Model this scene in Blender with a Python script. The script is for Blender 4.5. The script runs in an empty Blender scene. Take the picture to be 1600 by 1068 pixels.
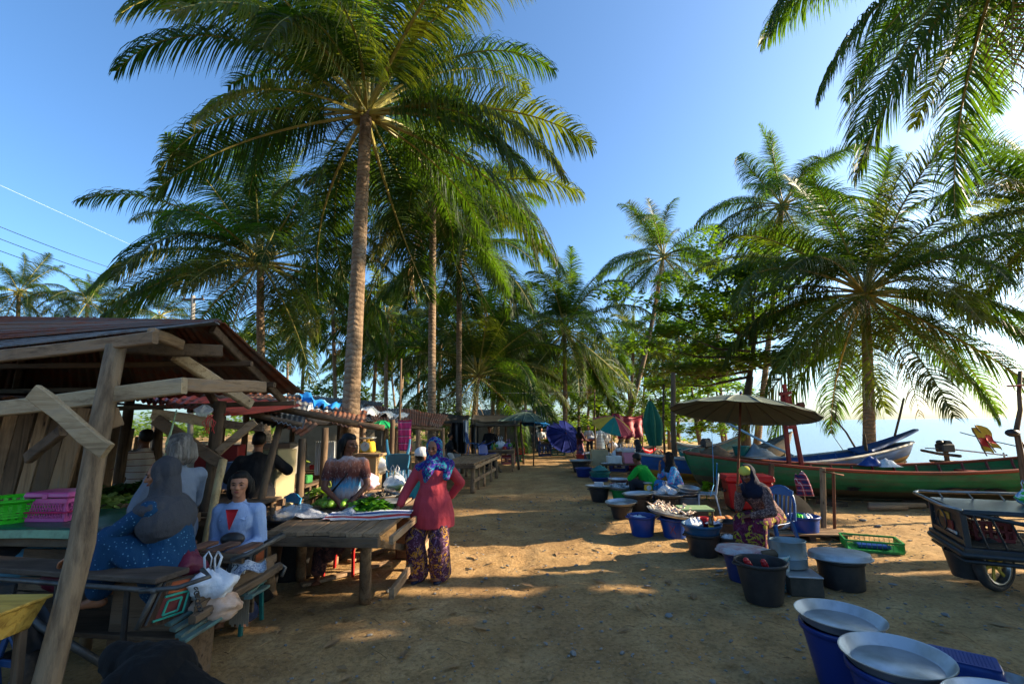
import bpy, math, random
from mathutils import Vector as V, Matrix as M, noise
S = bpy.context.scene
COL = S.collection
R = random.Random(11)
rad, sin, cos, pi = math.radians, math.sin, math.cos, math.pi

# ------------------------------------------------------------------ camera
FPX, HOR, SLOPE, EYE = 711.0, 663.0, -0.0145, 1.7
ROLL = math.atan(SLOPE)
PITCH = math.atan((HOR - 534) / FPX)
cam = bpy.data.cameras.new('camera')
cam.sensor_width, cam.lens, cam.clip_start, cam.clip_end = 36, 16, 0.05, 20000
camo = bpy.data.objects.new('camera', cam)
COL.objects.link(camo)
_r, _u, _f = V((1, 0, 0)), V((0, -sin(PITCH), cos(PITCH))), V((0, cos(PITCH), sin(PITCH)))
_x = _r * cos(ROLL) + _u * sin(ROLL)
_y = _u * cos(ROLL) - _r * sin(ROLL)
camo.matrix_world = M(((_x.x, _y.x, -_f.x, 0), (_x.y, _y.y, -_f.y, 0), (_x.z, _y.z, -_f.z, EYE), (0, 0, 0, 1)))
S.camera = camo

# ------------------------------------------------------------------ sky, sun, exposure
SUN_EL, SUN_AZ = rad(23), rad(6)          # azimuth: degrees from +X towards +Y
sdir = V((cos(SUN_EL) * cos(SUN_AZ), cos(SUN_EL) * sin(SUN_AZ), sin(SUN_EL)))
W = bpy.data.worlds.new('World')
S.world = W
W.use_nodes = True
nt = W.node_tree
sky = nt.nodes.new('ShaderNodeTexSky')
sky.sky_type = 'NISHITA'
sky.sun_disc = False
sky.sun_elevation = SUN_EL
sky.sun_rotation = pi / 2 - SUN_AZ
sky.air_density, sky.dust_density, sky.ozone_density = 0.8, 2.0, 3.0
hs = nt.nodes.new('ShaderNodeHueSaturation')
hs.inputs['Saturation'].default_value = 1.08
nt.links.new(sky.outputs[0], hs.inputs['Color'])
wb = nt.nodes.new('ShaderNodeMix')          # camera white balance of the blue sky
wb.data_type, wb.blend_type = 'RGBA', 'MULTIPLY'
wb.inputs[0].default_value = 1
wb.inputs[7].default_value = (.86, 1, 1.03, 1)
nt.links.new(hs.outputs[0], wb.inputs[6])
nt.links.new(wb.outputs[2], nt.nodes['Background'].inputs[0])
nt.nodes['Background'].inputs[1].default_value = 0.115
sl = bpy.data.lights.new('sun', 'SUN')
sl.energy, sl.angle, sl.color = 5.0, rad(0.55), (1.0, 0.81, 0.57)
so = bpy.data.objects.new('sun', sl)
so.rotation_euler = sdir.to_track_quat('Z', 'Y').to_euler()
so.location = (30, 10, 20)
COL.objects.link(so)
S.view_settings.view_transform = 'Standard'
S.view_settings.look = 'None'
S.view_settings.exposure = 1.64
S.view_settings.gamma = 1.0
S.view_settings.use_curve_mapping = False
S.cycles.max_bounces = 6
S.cycles.diffuse_bounces = 3
S.cycles.glossy_bounces = 3
S.cycles.transmission_bounces = 4
S.cycles.transparent_max_bounces = 8
S.cycles.caustics_reflective = False
S.cycles.caustics_refractive = False


# ------------------------------------------------------------------ layout: photo pixel -> place in the world
def ray(px, py):
    u, v = (px - 800) / FPX, -(py - 534) / FPX
    return _x * u + _y * v + _f


def P(px, py, Y):
    d = ray(px, py)
    return V((0, 0, EYE)) + d * (Y / d.y)


def G(px, py, z=0.0):
    d = ray(px, py)
    return V((0, 0, EYE)) + d * ((z - EYE) / d.z)


# ------------------------------------------------------------------ materials
def lin(c):
    return tuple((x / 255 / 12.92 if x <= 10 else ((x / 255 + .055) / 1.055) ** 2.4) for x in c[:3]) + (1,)


MATS = {}


class NT:
    def __init__(s, name, disp=False):
        s.m = bpy.data.materials.new(name)
        s.m.use_nodes = True
        s.t = s.m.node_tree
        s.b = s.t.nodes['Principled BSDF']
        s.out = s.t.nodes['Material Output']
        s._c = None

    def n(s, typ, **kw):
        x = s.t.nodes.new('ShaderNode' + typ)
        for k, v in kw.items():
            if hasattr(v, 'is_output') or isinstance(v, (tuple, list, float, int)) and not hasattr(x, k):
                s.set(x, k, v)
            elif k in x.inputs.keys():
                s.set(x, k, v)
            else:
                setattr(x, k, v)
        return x

    def set(s, x, k, v):
        i = x.inputs[k.replace('_', ' ')] if isinstance(k, str) and k.replace('_', ' ') in x.inputs.keys() else x.inputs[k]
        if hasattr(v, 'is_output'):
            s.t.links.new(v, i)
        else:
            i.default_value = v

    def co(s, kind='Object'):
        if s._c is None:
            s._c = s.n('TexCoord')
        return s._c.outputs[kind]

    def map(s, scale=(1, 1, 1), kind='Object', rot=(0, 0, 0), loc=(0, 0, 0)):
        m = s.n('Mapping')
        s.set(m, 'Vector', s.co(kind))
        m.inputs['Scale'].default_value = scale
        m.inputs['Rotation'].default_value = rot
        m.inputs['Location'].default_value = loc
        return m.outputs[0]

    def noise(s, scale, vec=None, detail=4, rough=.6, dist=0.0):
        x = s.n('TexNoise')
        s.set(x, 'Vector', vec if vec is not None else s.co())
        x.inputs['Scale'].default_value = scale
        x.inputs['Detail'].default_value = detail
        x.inputs['Roughness'].default_value = rough
        x.inputs['Distortion'].default_value = dist
        return x.outputs[0]

    def ramp(s, fac, stops, interp='LINEAR'):
        x = s.n('ValToRGB')
        s.set(x, 0, fac)
        x.color_ramp.interpolation = interp
        e = x.color_ramp.elements
        while len(e) < len(stops):
            e.new(.5)
        for i, (p, c) in enumerate(stops):
            e[i].position = p
            e[i].color = c if len(c) == 4 else tuple(c) + (1,)
        return x.outputs[0]

    def mix(s, fac, a, b, blend='MIX'):
        x = s.n('Mix')
        x.data_type = 'RGBA'
        x.blend_type = blend
        s.set(x, 0, fac)
        s.set(x, 6, a)
        s.set(x, 7, b)
        return x.outputs[2]

    def math(s, op, a, b=0.0, c=0.0):
        x = s.n('Math')
        x.operation = op
        s.set(x, 0, a)
        s.set(x, 1, b)
        s.set(x, 2, c)
        return x.outputs[0]

    def bump(s, h, strength=.4, dist=.02):
        x = s.n('Bump')
        s.set(x, 'Height', h)
        x.inputs['Strength'].default_value = strength
        x.inputs['Distance'].default_value = dist
        s.set(s.b, 'Normal', x.outputs[0])

    def base(s, c):
        s.set(s.b, 'Base Color', c)

    def p(s, **k):
        for a, v in k.items():
            s.set(s.b, {'rough': 'Roughness', 'metal': 'Metallic', 'spec': 'Specular IOR Level', 'trans': 'Transmission Weight', 'alpha': 'Alpha', 'ior': 'IOR', 'sheen': 'Sheen Weight'}[a], v)

    def vary(s, c, amt=.25):
        o = s.n('ObjectInfo').outputs['Random']
        f = s.math('MULTIPLY_ADD', o, 2 * amt, 1 - amt)
        h = s.n('HueSaturation')
        s.set(h, 'Value', f)
        s.set(h, 'Color', c)
        return h.outputs[0]


def plain(name, col, rough=.6, dirt=None, scale=6, amt=.5, bump=.1, metal=0, spec=.4, vary=0.0, stretch=(1, 1, 1), bs=None):
    """paint, plastic, cloth, metal: a base colour with blotches of a second tone and fine relief"""
    if name in MATS:
        return MATS[name]
    t = NT(name)
    c = lin(col)
    d = lin(dirt) if dirt else tuple(x * .62 for x in c[:3]) + (1,)
    v = t.map(stretch)
    f = t.ramp(t.noise(scale, v, 6, .65), [(.42, (0, 0, 0)), (.72, (amt,) * 3)])
    col_ = t.mix(f, c, d)
    if vary:
        col_ = t.vary(col_, vary)
    t.base(col_)
    t.p(rough=rough, metal=metal, spec=spec)
    if bump:
        t.bump(t.noise(bs or scale * 5, v, 4), bump, .01)
    MATS[name] = t.m
    return t.m


def wood(name, light=(150, 122, 92), dark=(62, 46, 34), grain=24, axis=0, rough=.8, grey=(120, 112, 102)):
    if name in MATS:
        return MATS[name]
    t = NT(name)
    sc = [grain] * 3
    sc[axis] = grain * .06
    v = t.map(tuple(sc))
    g = t.noise(1.0, v, 8, .7, .6)
    blot = t.noise(2.3, None, 5, .6)
    c = t.ramp(g, [(.28, lin(dark)), (.52, lin(light)), (.75, lin(grey))])
    c = t.mix(t.ramp(blot, [(.45, (0, 0, 0)), (.75, (.75,) * 3)]), c, lin(dark))
    knots = t.n('TexVoronoi')
    t.set(knots, 'Vector', t.map(tuple(3 if i != axis else 1.1 for i in range(3))))
    knots.inputs['Scale'].default_value = 2.2
    k = t.ramp(knots.outputs[0], [(.03, (1, 1, 1)), (.09, (0, 0, 0))])
    c = t.mix(k, c, lin((40, 27, 18)))
    t.base(t.vary(c, .22))
    t.p(rough=rough, spec=.25)
    t.bump(g, .5, .006)
    MATS[name] = t.m
    return t.m


def leafmat(name, col, tcol, rough=.4, vary=.3, tw=.45, spec=.4, tips=None):
    if name in MATS:
        return MATS[name]
    t = NT(name)
    n = t.noise(1.7, None, 3)
    c = t.mix(t.ramp(n, [(.35, (0, 0, 0)), (.7, (1, 1, 1))]), lin(col), tuple(x * 1.7 for x in lin(col)[:3]) + (1,))
    c = t.vary(c, vary)
    if tips:
        n2 = t.noise(.9, None, 2)
        c = t.mix(t.ramp(n2, [(.56, (0, 0, 0)), (.72, (.8,) * 3)]), c, lin(tips))
    t.base(c)
    t.p(rough=rough, spec=spec)
    tr = t.n('BsdfTranslucent')
    t.set(tr, 'Color', t.vary(lin(tcol), vary))
    mx = t.n('MixShader')
    t.set(mx, 0, tw)
    t.set(mx, 1, t.b.outputs[0])
    t.set(mx, 2, tr.outputs[0])
    t.set(t.out, 0, mx.outputs[0])
    MATS[name] = t.m
    return t.m


# ------------------------------------------------------------------ geometry builder
class MB:
    def __init__(s):
        s.v, s.f, s.mi, s.cur = [], [], [], 0

    def add(s, vs, fs):
        o = len(s.v)
        s.v += [tuple(p) for p in vs]
        s.f += [tuple(i + o for i in f) for f in fs]
        s.mi += [s.cur] * len(fs)
        return s

    def box(s, c, size, rot=None, b=0.0, tx=1.0, ty=1.0):
        """box centred at c; rot = Matrix 3x3; b = chamfer; tx, ty = width of the bottom relative to the top"""
        hx, hy, hz = size[0] / 2, size[1] / 2, size[2] / 2
        rot = rot or M.Identity(3)
        c = V(c)
        b = min(b, hx * .49, hy * .49, hz * .49)
        vs, idx = [], {}
        for sx in (-1, 1):
            for sy in (-1, 1):
                for sz in (-1, 1):
                    kx, ky = (tx, ty) if sz < 0 else (1, 1)
                    for ax in ((0, 1, 2) if b else (0,)):
                        d = [hx * kx - b, hy * ky - b, hz - b]
                        if b:
                            d[ax] += b
                        idx[(sx, sy, sz, ax if b else 0)] = len(vs)
                        vs.append(c + rot @ V((sx * d[0], sy * d[1], sz * d[2])))
        I = lambda x, y, z, a: idx[(x, y, z, a if b else 0)]
        fs = []
        for q in (1, -1):
            a = [(q, -1, -1, 0), (q, 1, -1, 0), (q, 1, 1, 0), (q, -1, 1, 0)]
            d = [(-1, q, -1, 1), (-1, q, 1, 1), (1, q, 1, 1), (1, q, -1, 1)]
            e = [(-1, -1, q, 2), (1, -1, q, 2), (1, 1, q, 2), (-1, 1, q, 2)]
            for F in (a, d, e):
                f = [I(*k) for k in F]
                fs.append(f if q > 0 else f[::-1])
        if b:
            for p in (-1, 1):
                for q in (-1, 1):
                    fs.append([I(p, q, -1, 0), I(p, q, -1, 1), I(p, q, 1, 1), I(p, q, 1, 0)])
                    fs.append([I(p, -1, q, 0), I(p, -1, q, 2), I(p, 1, q, 2), I(p, 1, q, 0)])
                    fs.append([I(-1, p, q, 1), I(-1, p, q, 2), I(1, p, q, 2), I(1, p, q, 1)])
                    for z in (-1, 1):
                        fs.append([I(p, q, z, 0), I(p, q, z, 1), I(p, q, z, 2)])
        return s.add(vs, fs)

    def beam(s, p, q, w, h, up=(0, 0, 1), b=0.004):
        """squared timber from p to q, w across, h along up"""
        p, q = V(p), V(q)
        d = (q - p)
        L = d.length
        d.normalize()
        u = V(up)
        if abs(d.dot(u)) > .98:
            u = V((0, 1, 0))
        y = u.cross(d).normalized()
        z = d.cross(y)
        rot = M((d, y, z)).transposed()
        return s.box((p + q) / 2, (L, w, h), rot, b)

    def tube(s, pts, rr, n=8, caps=True, sq=1.0, up=None):
        pts = [V(p) for p in pts]
        if not isinstance(rr, (list, tuple)):
            rr = [rr] * len(pts)
        o = len(s.v)
        vs, fs = [], []
        ref = V(up) if up else V((0, 0, 1))
        t0 = (pts[1] - pts[0]).normalized()
        if abs(t0.dot(ref)) > .95:
            ref = V((0, 1, 0)) if abs(t0.y) < .9 else V((1, 0, 0))
        x = ref.cross(t0).normalized()
        for i, p in enumerate(pts):
            t = (pts[min(i + 1, len(pts) - 1)] - pts[max(i - 1, 0)])
            if t.length < 1e-9:
                t = t0
            t.normalize()
            x = (x - t * x.dot(t))
            if x.length < 1e-6:
                x = t.orthogonal()
            x.normalize()
            y = t.cross(x)
            for k in range(n):
                a = 2 * pi * k / n
                vs.append(p + x * (cos(a) * rr[i]) + y * (sin(a) * rr[i] * sq))
        m = len(pts)
        for i in range(m - 1):
            for k in range(n):
                a, b2 = i * n + k, i * n + (k + 1) % n
                fs.append((a, b2, b2 + n, a + n))
        if caps:
            fs.append(tuple(range(n))[::-1])
            fs.append(tuple(range((m - 1) * n, m * n)))
        return s.add(vs, fs)

    def capsule(s, p, q, r1, r2, n=10):
        p, q = V(p), V(q)
        d = q - p
        if d.length < 1e-6:
            d = V((0, 0, 1e-4))
        u = d.normalized()
        pts, rr = [], []
        for a in (-88, -55, -25, 0):
            pts.append(p + u * (r1 * sin(rad(a)))); rr.append(max(r1 * cos(rad(a)), 1e-3))
        for a in (0, 25, 55, 88):
            pts.append(p + d + u * (r2 * sin(rad(a)))); rr.append(max(r2 * cos(rad(a)), 1e-3))
        return s.tube(pts, rr, n)

    def chain(s, pts, rr, n=10):
        for i in range(len(pts) - 1):
            s.capsule(pts[i], pts[i + 1], rr[i], rr[i + 1], n)
        return s

    def ball(s, c, r, n=12, m=8, rot=None):
        r = (r, r, r) if not isinstance(r, (tuple, list)) else r
        c = V(c)
        rot = rot or M.Identity(3)
        vs, fs = [c + rot @ V((0, 0, r[2]))], []
        for i in range(1, m):
            t = pi * i / m
            for k in range(n):
                a = 2 * pi * k / n
                vs.append(c + rot @ V((r[0] * sin(t) * cos(a), r[1] * sin(t) * sin(a), r[2] * cos(t))))
        vs.append(c + rot @ V((0, 0, -r[2])))
        for k in range(n):
            fs.append((0, 1 + k, 1 + (k + 1) % n))
            for i in range(m - 2):
                a, b2 = 1 + i * n + k, 1 + i * n + (k + 1) % n
                fs.append((a, a + n, b2 + n, b2))
            e = 1 + (m - 2) * n
            fs.append((e + k, len(vs) - 1, e + (k + 1) % n))
        return s.add(vs, fs)

    def lathe(s, prof, n=24, c=(0, 0, 0), sx=1, sy=1, rot=None, wob=0.0, closed=False):
        """prof: (radius, z) from outside bottom round to wherever it ends"""
        c = V(c)
        rot = rot or M.Identity(3)
        vs, fs = [], []
        for (r, z) in prof:
            for k in range(n):
                a = 2 * pi * k / n
                w = 1 + wob * sin(3 * a + z * 40)
                vs.append(c + rot @ V((r * cos(a) * sx * w, r * sin(a) * sy * w, z)))
        m = len(prof)
        for i in range(m - 1):
            for k in range(n):
                a, b2 = i * n + k, i * n + (k + 1) % n
                fs.append((a, b2, b2 + n, a + n))
        if prof[0][0] > 1e-4 and not closed:
            fs.append(tuple(range(n))[::-1])
        if prof[-1][0] > 1e-4 and not closed:
            fs.append(tuple(range((m - 1) * n, m * n)))
        return s.add(vs, fs)

    def sheet(s, fn, nu, nv, t=0.0):
        """surface fn(u,v); t > 0 gives it thickness along its own normal"""
        g = [[V(fn(i / nu, j / nv)) for i in range(nu + 1)] for j in range(nv + 1)]
        top = [p for row in g for p in row]
        w = nu + 1
        fs = [(j * w + i, j * w + i + 1, (j + 1) * w + i + 1, (j + 1) * w + i) for j in range(nv) for i in range(nu)]
        if not t:
            return s.add(top, fs)
        bot = []
        for j in range(nv + 1):
            for i in range(nu + 1):
                du = g[j][min(i + 1, nu)] - g[j][max(i - 1, 0)]
                dv = g[min(j + 1, nv)][i] - g[max(j - 1, 0)][i]
                nn = du.cross(dv)
                nn = nn.normalized() if nn.length > 1e-12 else V((0, 0, 1))
                bot.append(g[j][i] - nn * t)
        o = len(top)
        fs2 = [tuple(x + o for x in f[::-1]) for f in fs]
        rim = [j * w for j in range(nv + 1)][::-1] + list(range(1, nu + 1)) + [j * w + nu for j in range(1, nv + 1)] + [nv * w + i for i in range(nu - 1, 0, -1)]
        k = len(rim)
        fs3 = [(rim[i], rim[(i + 1) % k] , rim[(i + 1) % k] + o, rim[i] + o) for i in range(k)]
        return s.add(top + bot, fs + fs2 + fs3)

    def mesh(s, name, mats, smooth=False):
        me = bpy.data.meshes.new(name)
        me.from_pydata(s.v, [], s.f)
        for m in (mats if isinstance(mats, (list, tuple)) else [mats]):
            me.materials.append(m)
        if any(s.mi):
            me.polygons.foreach_set('material_index', s.mi)
        if smooth:
            me.shade_smooth()
        me.update()
        return me

    def obj(s, name, mats, parent=None, smooth=False, auto=None):
        me = s.mesh(name, mats, smooth or bool(auto))
        if auto:
            me.set_sharp_from_angle(angle=rad(auto))
        o = bpy.data.objects.new(name, me)
        COL.objects.link(o)
        if parent:
            o.parent = parent
        return o


def tag(o, label=None, cat=None, group=None, kind=None):
    for k, v in (('label', label), ('category', cat), ('group', group), ('kind', kind)):
        if v:
            o[k] = v
    return o


def thing(name, label, cat, loc=(0, 0, 0), rz=0.0, group=None, rot=None, sc=None):
    o = bpy.data.objects.new(name, None)
    o.empty_display_size = .1
    COL.objects.link(o)
    o.location = loc
    o.rotation_euler = rot if rot else (0, 0, rz)
    if sc:
        o.scale = (sc, sc, sc) if not isinstance(sc, tuple) else sc
    return tag(o, label, cat, group)


def inst(name, me, parent=None, loc=(0, 0, 0), rot=(0, 0, 0), sc=1.0):
    o = bpy.data.objects.new(name, me)
    COL.objects.link(o)
    o.location, o.rotation_euler = loc, rot
    o.scale = (sc,) * 3 if not isinstance(sc, (tuple, list)) else sc
    if parent:
        o.parent = parent
    return o


KIDS = {}


def dup(root, label, loc=None, rz=None, sc=None, group=None):
    """copy of a thing with its parts and sub-parts"""
    if root.name not in KIDS:
        KIDS[root.name] = [(c, list(c.children)) for c in root.children]
    r = root.copy()
    COL.objects.link(r)
    r['label'] = label
    if group:
        r['group'] = group
    if loc is not None:
        r.location = loc
    if rz is not None:
        r.rotation_euler = (0, 0, rz)
    if sc is not None:
        r.scale = (sc,) * 3
    for c, gs in KIDS[root.name]:
        d = c.copy()
        COL.objects.link(d)
        d.parent = r
        for g in gs:
            e = g.copy()
            COL.objects.link(e)
            e.parent = d
    return r


def lerp(a, b, t):
    return a + (b - a) * t


def fbm(x, y, z=0.0, o=3):
    return noise.fractal(V((x, y, z)), 1.0, 2.0, o)
# ------------------------------------------------------------------ ground, sea
def shore(y):
    return 16.5 + .10 * max(y, 0) + .6 * sin(y * .21)


def gz(x, y):
    d = x - shore(y)
    s = -1.9 / (1 + math.exp(max(-60, min(60, -d * .75))))
    return s - .05 * max(0, min(1, (x - 9) / 6))


def ground():
    t = NT('dirt')
    co = t.co('Object')
    big = t.noise(.35, co, 4, .6)
    mid = t.noise(2.1, co, 6, .65)
    fine = t.noise(26, co, 8, .7)
    c = t.ramp(mid, [(.3, lin((138, 112, 74))), (.5, lin((170, 138, 92))), (.72, lin((190, 160, 114)))])
    c = t.mix(t.ramp(big, [(.35, (0, 0, 0)), (.65, (.7,) * 3)]), c, lin((122, 94, 64)))
    gr = t.ramp(fine, [(.36, (.55,) * 3), (.5, (1,) * 3), (.68, (1.25,) * 3)])
    c = t.mix(.8, c, gr, 'MULTIPLY')
    c = t.mix(t.ramp(t.noise(1.1, t.map((1, .35, 1)), 6, .7, .8), [(.52, (0, 0, 0)), (.74, (.55,) * 3)]), c, lin((112, 88, 62)))
    st = t.n('TexVoronoi')
    t.set(st, 'Vector', co)
    st.inputs['Scale'].default_value = 38
    c = t.mix(t.ramp(st.outputs[0], [(.10, (.55,) * 3), (.17, (0, 0, 0))]), c, lin((170, 160, 148)))
    # the sandier, paler shore
    sx = t.n('SeparateXYZ')
    t.set(sx, 0, co)
    f = t.ramp(t.math('MULTIPLY_ADD', sx.outputs[0], .1, -.35), [(0, (0, 0, 0)), (1, (.55,) * 3)])
    c = t.mix(f, c, lin((196, 164, 118)))
    t.base(c)
    t.p(rough=.95, spec=.12)
    h = t.math('MULTIPLY_ADD', fine, .5, mid)
    h = t.math('MULTIPLY_ADD', t.noise(9, co, 6, .7), .8, h)
    t.bump(h, .75, .03)
    # one sheet, fine near the camera, coarse to the horizon
    def axis(lo, hi, fine_lo, fine_hi, d):
        out = []
        x = fine_lo
        while x <= fine_hi:
            out.append(x)
            x += d
        g, x = d, out[-1]
        while x < hi:
            g *= 1.25
            x += g
            out.append(x)
        g, x = d, out[0]
        while x > lo:
            g *= 1.25
            x -= g
            out.insert(0, x)
        return out
    xs = axis(-2500, 60, -4, 7, .045)
    ys = axis(-40, 2500, 1.6, 12, .045)
    vs = []
    for y in ys:
        for x in xs:
            near = max(0, 1 - max(0, math.hypot(x, y) - 14) / 30)
            z = gz(x, y)
            if near > 0 and x < 20:
                z += near * (.012 * fbm(x * .8, y * .8) + .012 * fbm(x * 3.1, y * 3.1, 4) + .008 * fbm(x * 8, y * 8, 9, 2) - .008 - .016 * (math.exp(-((x - .1 - .05 * sin(y)) / .13) ** 2) + math.exp(-((x - 1.5 - .05 * sin(y)) / .13) ** 2)))
            vs.append((x, y, z))
    w = len(xs)
    fs = [(j * w + i, j * w + i + 1, (j + 1) * w + i + 1, (j + 1) * w + i) for j in range(len(ys) - 1) for i in range(w - 1)]
    m = MB()
    m.add(vs, fs)
    o = m.obj('ground', t.m, smooth=True)
    tag(o, kind='structure')
    # sea
    t = NT('sea_water')
    t.base(lin((104, 130, 142)))
    t.p(rough=.25, spec=.3, ior=1.33)
    v = t.map((.35, 1.3, 1))
    t.bump(t.math('ADD', t.noise(1.2, v, 5, .6), t.noise(6, v, 4, .6)), .5, .12)
    m = MB()
    m.add([(10, -400, -1.15), (9000, -400, -1.15), (9000, 9000, -1.15), (10, 9000, -1.15)], [(0, 1, 2, 3)])
    tag(m.obj('sea', t.m), kind='structure')
    # loose stones, twigs and dead leaf bits on the road
    gm = plain('pebble_stone', (122, 122, 118), .9, (84, 78, 70), 9, .8, vary=.0)
    m = MB()
    r = random.Random(5)
    for i in range(2600):
        d = 2.2 + 9.5 * r.random() ** 1.3
        x = d * r.uniform(-.75, 1.05)
        if x < -1.2 - d * .05 and r.random() < .7:
            continue
        s = r.uniform(.006, .016) * (1 + 1.9 * r.random() * (r.random() < .09)) * (.6 + d * .09)
        rot = M.Rotation(r.uniform(0, 6.3), 3, 'Z') @ M.Rotation(r.uniform(-.3, .3), 3, 'X')
        m.ball((x, d, gz(x, d) + s * .1), (s * r.uniform(.8, 1.7), s * r.uniform(.7, 1.2), s * r.uniform(.25, .5)), 5, 4, rot)
    tag(m.obj('gravel', gm), kind='stuff')
    m = MB()
    for i in range(750):
        d = 2.4 + 9 * r.random() ** 1.2
        x = d * r.uniform(-.7, 1.0)
        a, L = r.uniform(0, 6.3), r.uniform(.04, .20)
        p = V((x, d, gz(x, d) + .006))
        q = p + V((cos(a) * L, sin(a) * L, r.uniform(0, .012)))
        if r.random() < .6:
            m.tube([p, (p + q) / 2 + V((0, 0, .006)), q], [.0025, .003, .0015], 4)
        else:
            n = V((-sin(a), cos(a), 0)) * L * .22
            m.add([p, (p + q) / 2 + n + V((0, 0, .012)), q, (p + q) / 2 - n + V((0, 0, .004))], [(0, 1, 2, 3)])
    tag(m.obj('litter', plain('dry_litter', (150, 120, 82), .9, (92, 66, 42), 3, .9)), kind='stuff')
    # big flat scraps one can pick out
    m = None


ground()

# ------------------------------------------------------------------ palms
LEAF = [leafmat('palm_leaf_%s' % n, c, tc, .5, .3, .38, .22, tips) for n, c, tc, tips in (
    ('green', (28, 50, 26), (96, 132, 22), (84, 86, 32)),
    ('olive', (40, 58, 26), (126, 140, 28), (120, 100, 42)),
    ('dry', (112, 88, 54), (140, 104, 50), None))]
RACH = plain('palm_rachis', (150, 142, 70), .5, (110, 84, 44), 4, .6, bump=.1)


def frond_mesh(L, elev, seed, li=0, n=62, lw=.05, hang=1.0, curve=1.0, ragged=.05, roll=0.0):
    r = random.Random(seed)
    m = MB()
    # rachis bends down under its weight
    pts, tan = [], []
    p, e = V((0, 0, 0)), elev
    K = 20
    for i in range(K + 1):
        u = i / K
        pts.append(p.copy())
        d = V((cos(e), 0, sin(e)))
        tan.append(d)
        p = p + d * (L / K)
        e -= (curve * (.012 + .085 * u) * max(.15, cos(e) + .35))
    m.cur = 0
    m.tube(pts, [lerp(.055, .006, (i / K) ** .7) * (L / 5) for i in range(K + 1)], 5, up=(0, 1, 0))
    m.cur = 1
    for i in range(n):
        u = .17 + .83 * (i + .5) / n
        k = u * K
        a = min(int(k), K - 1)
        b0 = pts[a].lerp(pts[a + 1], k - a)
        t = tan[a].lerp(tan[a + 1], k - a).normalized()
        side0 = V((0, 1, 0))
        upv = side0.cross(t) * -1
        upv = V((-t.z, 0, t.x))
        ll = L * .245 * (sin(pi * min(1, (u * .86 + .13))) ** .55) * (1.0 if u < .8 else 1.0)
        for sgn in (-1, 1):
            if r.random() < ragged:
                continue
            l2 = ll * r.uniform(.82, 1.12)
            sweep = lerp(.18, .8, u) + r.uniform(-.1, .1)
            d = (V((0, sgn, 0)) * cos(sweep) + t * sin(sweep) + upv * r.uniform(.05, .4)).normalized()
            wd = t * .8 + upv * .35 * r.uniform(-1, 1.4)
            wdt = lw * (L / 5) * r.uniform(.8, 1.2)
            q = b0.copy()
            g = hang * r.uniform(.75, 1.25)
            vs = []
            ns = 4
            for j in range(ns + 1):
                f = j / ns
                ww = wd - d * wd.dot(d)
                ww.normalize()
                w2 = wdt * (1 - f) ** .6 * (.75 if j == 0 else 1)
                if j < ns:
                    vs += [q - ww * w2 * .5, q + ww * w2 * .5]
                else:
                    vs.append(q)
                q = q + d * (l2 / ns)
                d = (d + V((0, 0, -1)) * g * (.34 + .2 * f)).normalized()
            fs = [(2 * j, 2 * j + 1, 2 * j + 3, 2 * j + 2) for j in range(ns - 1)] + [(2 * ns - 2, 2 * ns - 1, 2 * ns)]
            m.add(vs, fs)
    return m.mesh('frond', [RACH, LEAF[li]])


FR = {}
ELEVS = (82, 62, 42, 22, 2, -20, -45)


def frond(elev, k, dry=False, lod=0):
    e = min(ELEVS, key=lambda x: abs(x - elev))
    key = (e, k % 3, dry, lod)
    if key not in FR:
        c = {82: .55, 62: .85, 42: 1.05, 22: 1.15, 2: 1.1, -20: .8, -45: .45}[e]
        h = {82: .35, 62: .6, 42: .85, 22: 1.05, 2: 1.15, -20: 1.1, -45: .9}[e]
        if dry:
            FR[key] = frond_mesh(5, rad(e), 900 + k, 2, 40, .04, 1.5, .7, .3)
        elif lod:
            FR[key] = frond_mesh(5, rad(e), 100 * k + e + 500, k % 2, 50, .10, h * 1.3, c)
        else:
            FR[key] = frond_mesh(5, rad(e), 100 * k + e + 500, (0, 1, 0)[k % 3], 144, .038, h * 1.7, c * (1, .85, 1.15)[k % 3], (.04, .24, .08)[k % 3])
    return FR[key]


def barkmat(name, a, b, c):
    t = NT(name)
    w = t.n('TexWave')
    w.wave_type, w.bands_direction = 'BANDS', 'Z'
    t.set(w, 'Vector', t.co())
    w.inputs['Scale'].default_value = 2.6
    w.inputs['Distortion'].default_value = 6.0
    w.inputs['Detail'].default_value = 3
    w.inputs['Detail Scale'].default_value = 2.0
    n1 = t.noise(3.2, t.map((1, 1, .5)), 6, .7)
    col = t.ramp(n1, [(.3, lin(a)), (.52, lin(b)), (.75, lin(c))])
    col = t.mix(t.ramp(w.outputs[1], [(.02, (.55,) * 3), (.2, (0, 0, 0))]), col, lin(a))
    t.base(t.vary(col, .15))
    t.p(rough=.9, spec=.15)
    t.bump(t.math('MULTIPLY_ADD', w.outputs[1], .8, t.noise(14, None, 5)), .6, .03)
    return t.m


BARK = barkmat('palm_bark', (82, 66, 50), (132, 112, 90), (158, 142, 122))
NUT = plain('coconut_husk', (116, 112, 40), .5, (150, 118, 50), 5, .8, bump=.1, vary=.2)


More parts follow.
